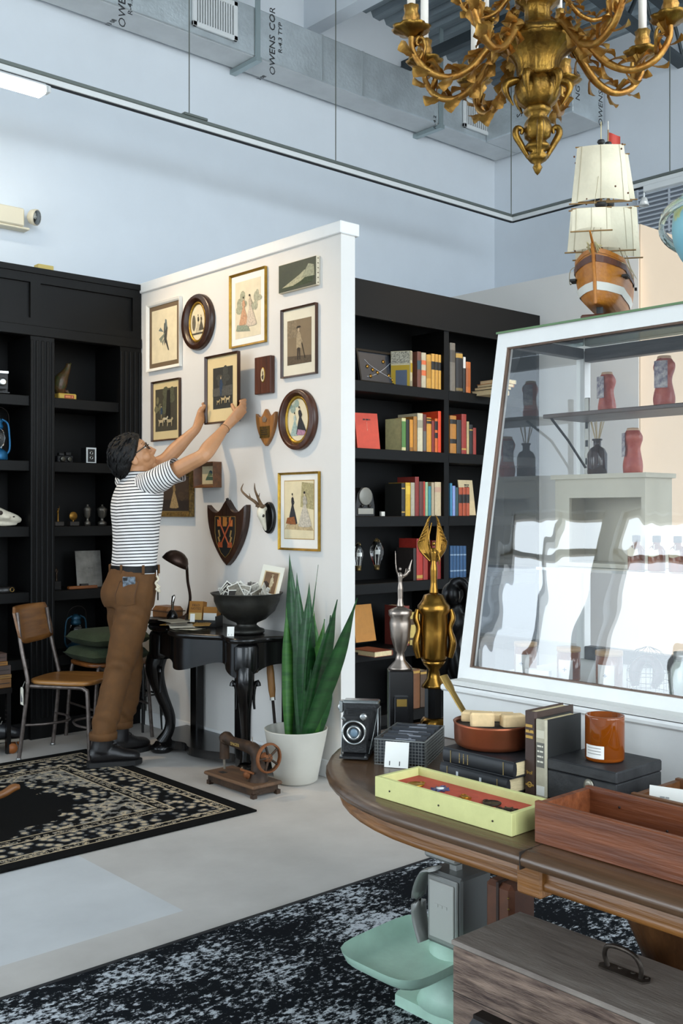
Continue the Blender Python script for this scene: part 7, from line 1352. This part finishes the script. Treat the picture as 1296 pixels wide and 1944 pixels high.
# leather case and black bag
t = thing('leather_case', 'brown leather travelling case standing beside the pedestal', 'suitcase', (2.06, 1.66, ZR)); lt = M('chestnut_leather', '#5a3420', .5, var=.2, scale=20)
B((-.05, -.045, 0), (.05, .045, .41), 'body', lt, t, bev=.012); B((-.052, -.004, 0), (.052, .004, .412), 'seam_strip', C('#2a160c'), t)
for k in range(14): MB().ball((-.052, -.035, .03+.027*k), .003, 6, 5).build('stud', M('aged_brass'), t)
t = thing('black_bag', 'black leather bag standing in front of the wooden chest', 'bag', (1.555, 1.235, ZR)); t.scale = (1, 1, .93); bg = M('black_bag_leather', '#121316', .45, var=.2, scale=25, bump=.1, bscale=120)
b_ = MB(); vs = []
for z, wx, wy in ((0, .07, .115), (.1, .078, .12), (.25, .07, .118), (.34, .035, .11), (.372, .012, .1)): vs += [(-wx, -wy, z), (wx, -wy, z), (wx, wy, z), (-wx, wy, z)]
b_.add(vs, [[4*i+j, 4*i+(j+1) % 4, 4*i+4+(j+1) % 4, 4*i+4+j] for i in range(4) for j in range(4)]+[[3, 2, 1, 0], [16, 17, 18, 19]]); b_.build('body', bg, t); B((-.014, -.1, .366), (.014, .1, .378), 'frame_clasp', M('dark_iron'), t)
# ================================================================ shelves of the left bookcase
def ls_(px, py, k, dy=.1): p = on_y(px, py, YL+dy); return Vector((p.x, YL+dy, SZL[k]+.001))
gilt = M('dull_gilt', '#8a6428', .4, .8); pw = M('dull_pewter', '#6d6860', .38, .8)
p = ls_(123, 750, 0); t = thing('bird_figurine', 'painted plaster bird figurine on a yellow base with a red label', 'figurine', p); B((-.06, -.04, 0), (.06, .04, .036), 'base', M('yellow_base', '#c9a548', .6, var=.08, scale=20), t, bev=.006); B((-.022, -.0412, .006), (.04, -.04, .027), 'red_label', C('#a03a2a'), t); dashes('label_lettering', t, frame_mx((.009, -.0412, .016), (1, 0, 0), (0, 0, 1)), .05, .012, C('#d98a50'), 6)
b = MB(); b.tube(catmull([(-.02, 0, .035), (-.035, 0, .07), (-.025, 0, .12), (.0, 0, .16), (.02, 0, .2), (.025, 0, .225)], 4), smooth1([.022, .04, .042, .028, .018, .016], 4), 12); b.tube([(.03, 0, .225), (.05, 0, .228)], [.01, .002], 8); b.tube([(-.03, 0, .1), (-.05, 0, .05)], [.02, .006], 8); b.tube([(.01, 0, .06), (.025, 0, .035)], [.012, .01], 8); remesh(b, 'bird', M('painted_bird', '#5a2f18', .45, col2='#2c3a1c', scale=25, bump=.3, bscale=60), t, .005, 2)
p = ls_(173, 873, 1, .08); t = thing('box_camera', 'silver faced box camera with two round lenses', 'camera', p); B((-.034, 0, 0), (.034, .07, .098), 'body', lea, t, bev=.003); B((-.034, -.002, 0), (.034, 0, .098), 'silver_face', C('#c9cccb'), t); B((-.024, -.003, .008), (.024, -.002, .088), 'black_panel', C('#1b1b1c'), t)
for z in (.034, .064): MB().lathe([(.006, .001), (.012, .001), (.012, .003), (.006, .003), (.006, .001)], 20, c=(0, -.003, z), mx=rot).build('lens_ring', chr_, t); MB().lathe([(0, .001), (.006, .0015)], 14, c=(0, -.003, z), mx=rot).build('lens', C('#20242a'), t)
for px, lab, h_ in ((118, 'small dark twin lens camera beside the pilaster', .06), (131, 'little dark viewfinder camera behind the twin lens one', .07)):
    p = ls_(px, 873, 1, .1 if px < 120 else .17); t = thing('small_camera', lab, 'camera', p); B((-.03, 0, 0), (.03, .04, h_*.7), 'body', lea, t, bev=.005); B((-.018, .005, h_*.7), (.018, .035, h_), 'finder', lea, t, bev=.003); MB().lathe([(.016, 0), (.016, .014), (.012, .015)], 18, c=(0, 0, h_*.35), mx=rot).build('lens', M('dark_chrome', '#55554f', .3, .9), t)
for px, lab, kind in ((110, 'small gilt figure trophy on a dark block by the pilaster', 0), (139, 'round gilt medal trophy on a black block', 1), (166, 'slim pewter lidded cup trophy', 2), (194, 'squat pewter lidded cup trophy with a knob', 3)):
    p = ls_(px, 998, 2, .09); t = thing('small_trophy', lab, 'trophy', p)
    if kind < 2:
        B((-.03, -.022, 0), (.03, .022, .026), 'block', M('dark_block', '#2a2420', .4), t, bev=.002)
        if kind: MB().lathe([(0, 0), (.026, 0), (.028, .004), (.026, .008), (0, .008)], 24, c=(0, .004, .06), mx=rot).build('medal', gilt, t); MB().tube([(0, 0, .026), (0, 0, .036)], .005, 6).build('stem', gilt, t)
        else: figure(t, gilt, .026, .09, [((-.1, 0, .6), (-.06, -.08, .75)), ((.1, 0, .95), (.06, -.05, 1.1))])
    else:
        w_ = 1.0 if kind == 3 else .72
        MB().lathe([(.026*w_, 0), (.028*w_, .02), (.012*w_, .03), (.01*w_, .045), (.026*w_, .06), (.03*w_, .095), (.033*w_, .1)], 20).build('cup', pw, t); MB().lathe([(.033*w_, .1), (.03*w_, .108), (.014*w_, .118), (.006, .122), (.008, .13), (0, .134)], 20).build('lid', pw, t)
p = ls_(171, 1118, 3, .13); t = thing('metal_plate', 'scratched grey metal plate leaning on the shelf behind the man', 'plate', p); t.rotation_euler = (R(-8), 0, 0); B((-.088, 0, 0), (.088, .004, .232), 'plate', M('scratched_zinc', '#8b8a85', .35, .75, col2='#5d5c58', scale=9, bump=.1, bscale=40), t, bev=.001); text('stamped_letters', 'H H', .02, C('#4a4945'), t, frame_mx((.01, -.0006, .12), (1, 0, 0), (0, 0, 1)))
p = ls_(158, 1120, 3, .05); t = thing('wood_plane', 'long low wooden plane lying in front of the metal plate', 'tool', p); B((-.1, -.018, 0), (.09, .018, .018), 'stock', wood('orange_stock', '#8a4f20', '#5f3413', 0, .5), t, bev=.003); B((-.02, -.012, .018), (.03, .012, .03), 'wedge', C('#1b1512'), t)
p = ls_(107, 1118, 3, .1); t = thing('dark_statuette', 'dark bronze statuette half hidden by the pilaster', 'statuette', p); B((-.02, -.02, 0), (.02, .02, .05), 'plinth', blk, t); figure(t, M('brown_bronze', '#2c2014', .4, .7), .05, .1, [((-.08, -.03, .6), (-.04, -.06, .55)), ((.08, -.03, .6), (.04, -.06, .5))])
def lantern(loc, col, lab, s=1.0):
    t = thing('lantern', lab, 'lantern', loc); m = M('lantern_'+col, col, .4, .5, var=.15, scale=25); t.scale = (s, s, s)
    MB().lathe([(.06, 0), (.064, .008), (.062, .045), (.045, .06), (.03, .07)], 24).build('fuel_tank', m, t); MB().lathe([(.026, .07), (.04, .09), (.05, .13), (.042, .175), (.03, .19)], 24).build('globe', m_gl, t); MB().lathe([(.034, .19), (.038, .205), (.03, .225), (.036, .235), (.02, .255), (.012, .262)], 20).build('chimney', m, t)
    for s_ in (-1, 1): MB().tube(catmull([(s_*.055, 0, .03), (s_*.08, 0, .07), (s_*.078, 0, .16), (s_*.068, 0, .225), (s_*.03, 0, .25)], 4), .007, 8).build('side_tube', m, t)
    MB().tube([(.0, .0, .1), (0, 0, .13)], .006, 8).build('burner', M('aged_brass'), t); MB().tube(catmull([(-.078, 0, .2), (-.06, -.02, .29), (0, -.03, .32), (.06, -.02, .29), (.078, 0, .2)], 4), .002, 5).build('bail', M('dark_iron'), t); return t
p = on_y(-6, 868, YL+.1); lantern((p.x, YL+.1, SZL[1]+.001), '#1f5f8a', 'bright blue railway lantern with a clear globe on the left shelf', .97)
lantern((3.02, 5.79+.06, SZL[4]+.001), '#143a4c', 'dark blue lantern standing behind the green cushions', .9)
p = ls_(2, 740, 0, .08); t = thing('folding_camera', 'black folding camera with a chrome edge on the highest left shelf', 'camera', p); t.rotation_euler = (0, 0, R(-10)); B((-.05, .03, 0), (.05, .06, .14), 'body', lea, t, bev=.005); B((-.05, .028, .13), (.05, .062, .143), 'top_plate', chr_, t); B((-.035, -.06, .004), (.035, .03, .01), 'bed', lea, t); MB().lathe([(.024, 0), (.024, .012), (.014, .014)], 20, c=(.0, -.035, .07), mx=rot).build('lens', chr_, t); B((-.03, -.036, .03), (.03, -.03, .11), 'lens_board', lea, t)
for k in range(5): B((-.026-.002*k, -.03+.012*k, .034), (.026+.002*k, -.024+.012*k, .106), 'bellows_fold', lea, t)
# animal skull
p = ls_(4, 998, 2, .08); t = thing('animal_skull', 'pale animal skull with a long snout on the left shelf', 'skull', p); b = MB(); b.tube(catmull([(-.11, 0, .07), (-.05, 0, .075), (.02, 0, .06), (.08, 0, .045), (.115, 0, .034)], 4), [(a_, c_) for a_, c_ in zip(smooth1([.035, .05, .04, .028, .014], 4), smooth1([.035, .045, .034, .026, .014], 4))], 14, up=(0, 1, 0)); b.tube(catmull([(-.08, 0, .03), (0, 0, .018), (.09, 0, .016)], 4), smooth1([.02, .018, .01], 4), 10); b.tube([(-.03, -.035, .06), (.03, -.04, .05)], .009, 8); remesh(b, 'cranium', bone, t, .006, 2); MB().ball((.05, -.026, .056), (.02, .008, .008), 10, 6).build('nasal_opening', C('#2a2018'), t); MB().ball((-.03, -.045, .08), (.016, .008, .014), 10, 6).build('eye_socket', C('#2a2018'), t)
p = ls_(8, 1128, 3, .1); t = thing('round_tin', 'low dark round tin with a brass ring on the left shelf', 'tin', p); MB().lathe([(.06, 0), (.062, .004), (.062, .03), (.05, .034), (0, .034)], 28).build('tin', M('bakelite'), t); MB().lathe([(.01, 0), (.014, 0), (.014, .004), (.01, .004), (.01, 0)], 16, c=(.02, -.062, .017), mx=rot).build('ring', M('aged_brass'), t)
# crates and skates at the left edge
zc_ = .0; x_ = on_y(6, 1250, 5.55).x; st2 = thing('crate_stand', 'dark low bench carrying a pile of wooden boxes', 'bench', (x_-.14, 5.6, 0)); B((-.3, -.1, .34), (.17, .1, .37), 'bench_top', m_bl, st2); 
for sx in (-.28, .155):
    for sy in (-.08, .08): B((sx-.012, sy-.012, 0), (sx+.012, sy+.012, .34), 'leg', m_bl, st2)
z = .371
for k, (h_, c1, c2, lab, w_) in enumerate([(.05, '#7d5426', '#5a3a18', 'tan wooden box at the bottom of the pile on the bench', .17), (.022, '#8a6632', '#6a4a20', 'thin ochre wooden tray in the pile on the bench', .172), (.05, '#4a3a34', '#352822', 'grey brown wooden box in the middle of the pile on the bench', .168), (.022, '#9a6a2a', '#6f4718', 'orange wooden tray near the top of the pile on the bench', .15), (.045, '#5a4034', '#3c2a22', 'dark wooden box on top of the pile on the bench', .145)]):
    t = thing('wooden_box', lab, 'box', (x_-.14, 5.58, z)); B((-w_, -.07, 0), (w_, .07, h_), 'box_body', wood('box_'+c1, c1, c2, 0, .6), t, bev=.002); B((-w_+.01, -.0708, h_*.45), (w_-.01, -.07, h_*.55), 'joint', C('#22160e'), t); z += h_+.001
def skate(loc, rz, lab):
    t = thing('roller_skate', lab, 'roller skate', loc, rz); b = MB(); b.tube(catmull([(-.09, 0, .12), (-.05, 0, .12), (.03, 0, .12), (.1, 0, .105), (.135, 0, .1)], 3), [(a_, c_) for a_, c_ in zip(smooth1([.03, .042, .044, .042, .02], 3), smooth1([.035, .045, .045, .032, .02], 3))], 12, up=(0, 1, 0)); b.tube([(-.05, 0, .12), (-.05, 0, .2), (-.055, 0, .29)], [(.05, .042), (.045, .04), (.055, .045)], 12, up=(1, 0, 0)); remesh(b, 'boot', M('black_skate_leather', '#17171a', .4, var=.2, scale=30), t, .007, 3)
    B((-.1, -.03, .06), (.12, .03, .075), 'sole_plate', M('dull_steel'), t)
    for x in (-.07, .08):
        for y in (-.045, .045): MB().lathe([(.028, -.014), (.028, .014)], 18, c=(x, y, .028), mx=rot).build('wheel', M('amber_wheel', '#8a4f22', .5), t)
        MB().tube([(x, -.045, .028), (x, .045, .028)], .006, 6).build('axle', M('dull_steel'), t)
    for k in range(6): MB().tube([(-.012+.008*k, -.02, .25-.022*k), (-.002+.008*k, .02, .258-.022*k)], .002, 5).build('lace', C('#bdb8ac'), t)
    MB().ball((.125, 0, .05), (.018, .018, .02), 10, 8).build('toe_stop', M('amber_wheel'), t); return t
p = on_z(16, 1398, 0); skate((2.40, 5.585, 0), R(-20), 'black laced roller skate standing in front of the bookcase'); skate((2.2, 5.57, 0), R(-60), 'second black roller skate behind the first by the bookcase')
# curved wooden chair arm at the left edge of the rug
p = on_z(0, 1570, 0); ac = thing('bentwood_chair', 'bentwood chair with a curved wooden arm standing on the persian rug', 'chair', (1.62, 4.30, ZR+.0005)); bw_ = wood('bent_beech', '#7d4f26', '#5c3715', 0, .4)
q = on_x(36, 1494, 1.93)-ac.location; MB().tube(catmull([(-.2, .0, q.z-.02), (.0, q.y*.4, q.z-.03), (q.x-.1, q.y, q.z-.022), (q.x-.03, q.y, q.z+.0), q], 5), smooth1([.014, .015, .016, .018, .012], 5), 10).build('curved_arm', bw_, ac); MB().tube([(q.x-.12, q.y, q.z-.02), (q.x-.13, q.y, .0)], .013, 8).build('front_leg', bw_, ac); MB().tube([(-.2, 0, q.z-.02), (-.2, 0, 0)], .013, 8).build('rear_leg', bw_, ac); MB().tube([(-.2, 0, .12), (q.x-.13, q.y, .12)], .009, 8).build('stretcher', bw_, ac)
# yellow box on the bookcase
p = on_y(86, 508, YL+.1); B((-.05, -.03, 0), (.05, .03, .05), 'yellow_carton', M('yellow_carton_card', '#c7b26a', .8), bev=.002, loc=(p.x, YL+.12, 2.801), label='small pale yellow carton on top of the black bookcase', cat='box')
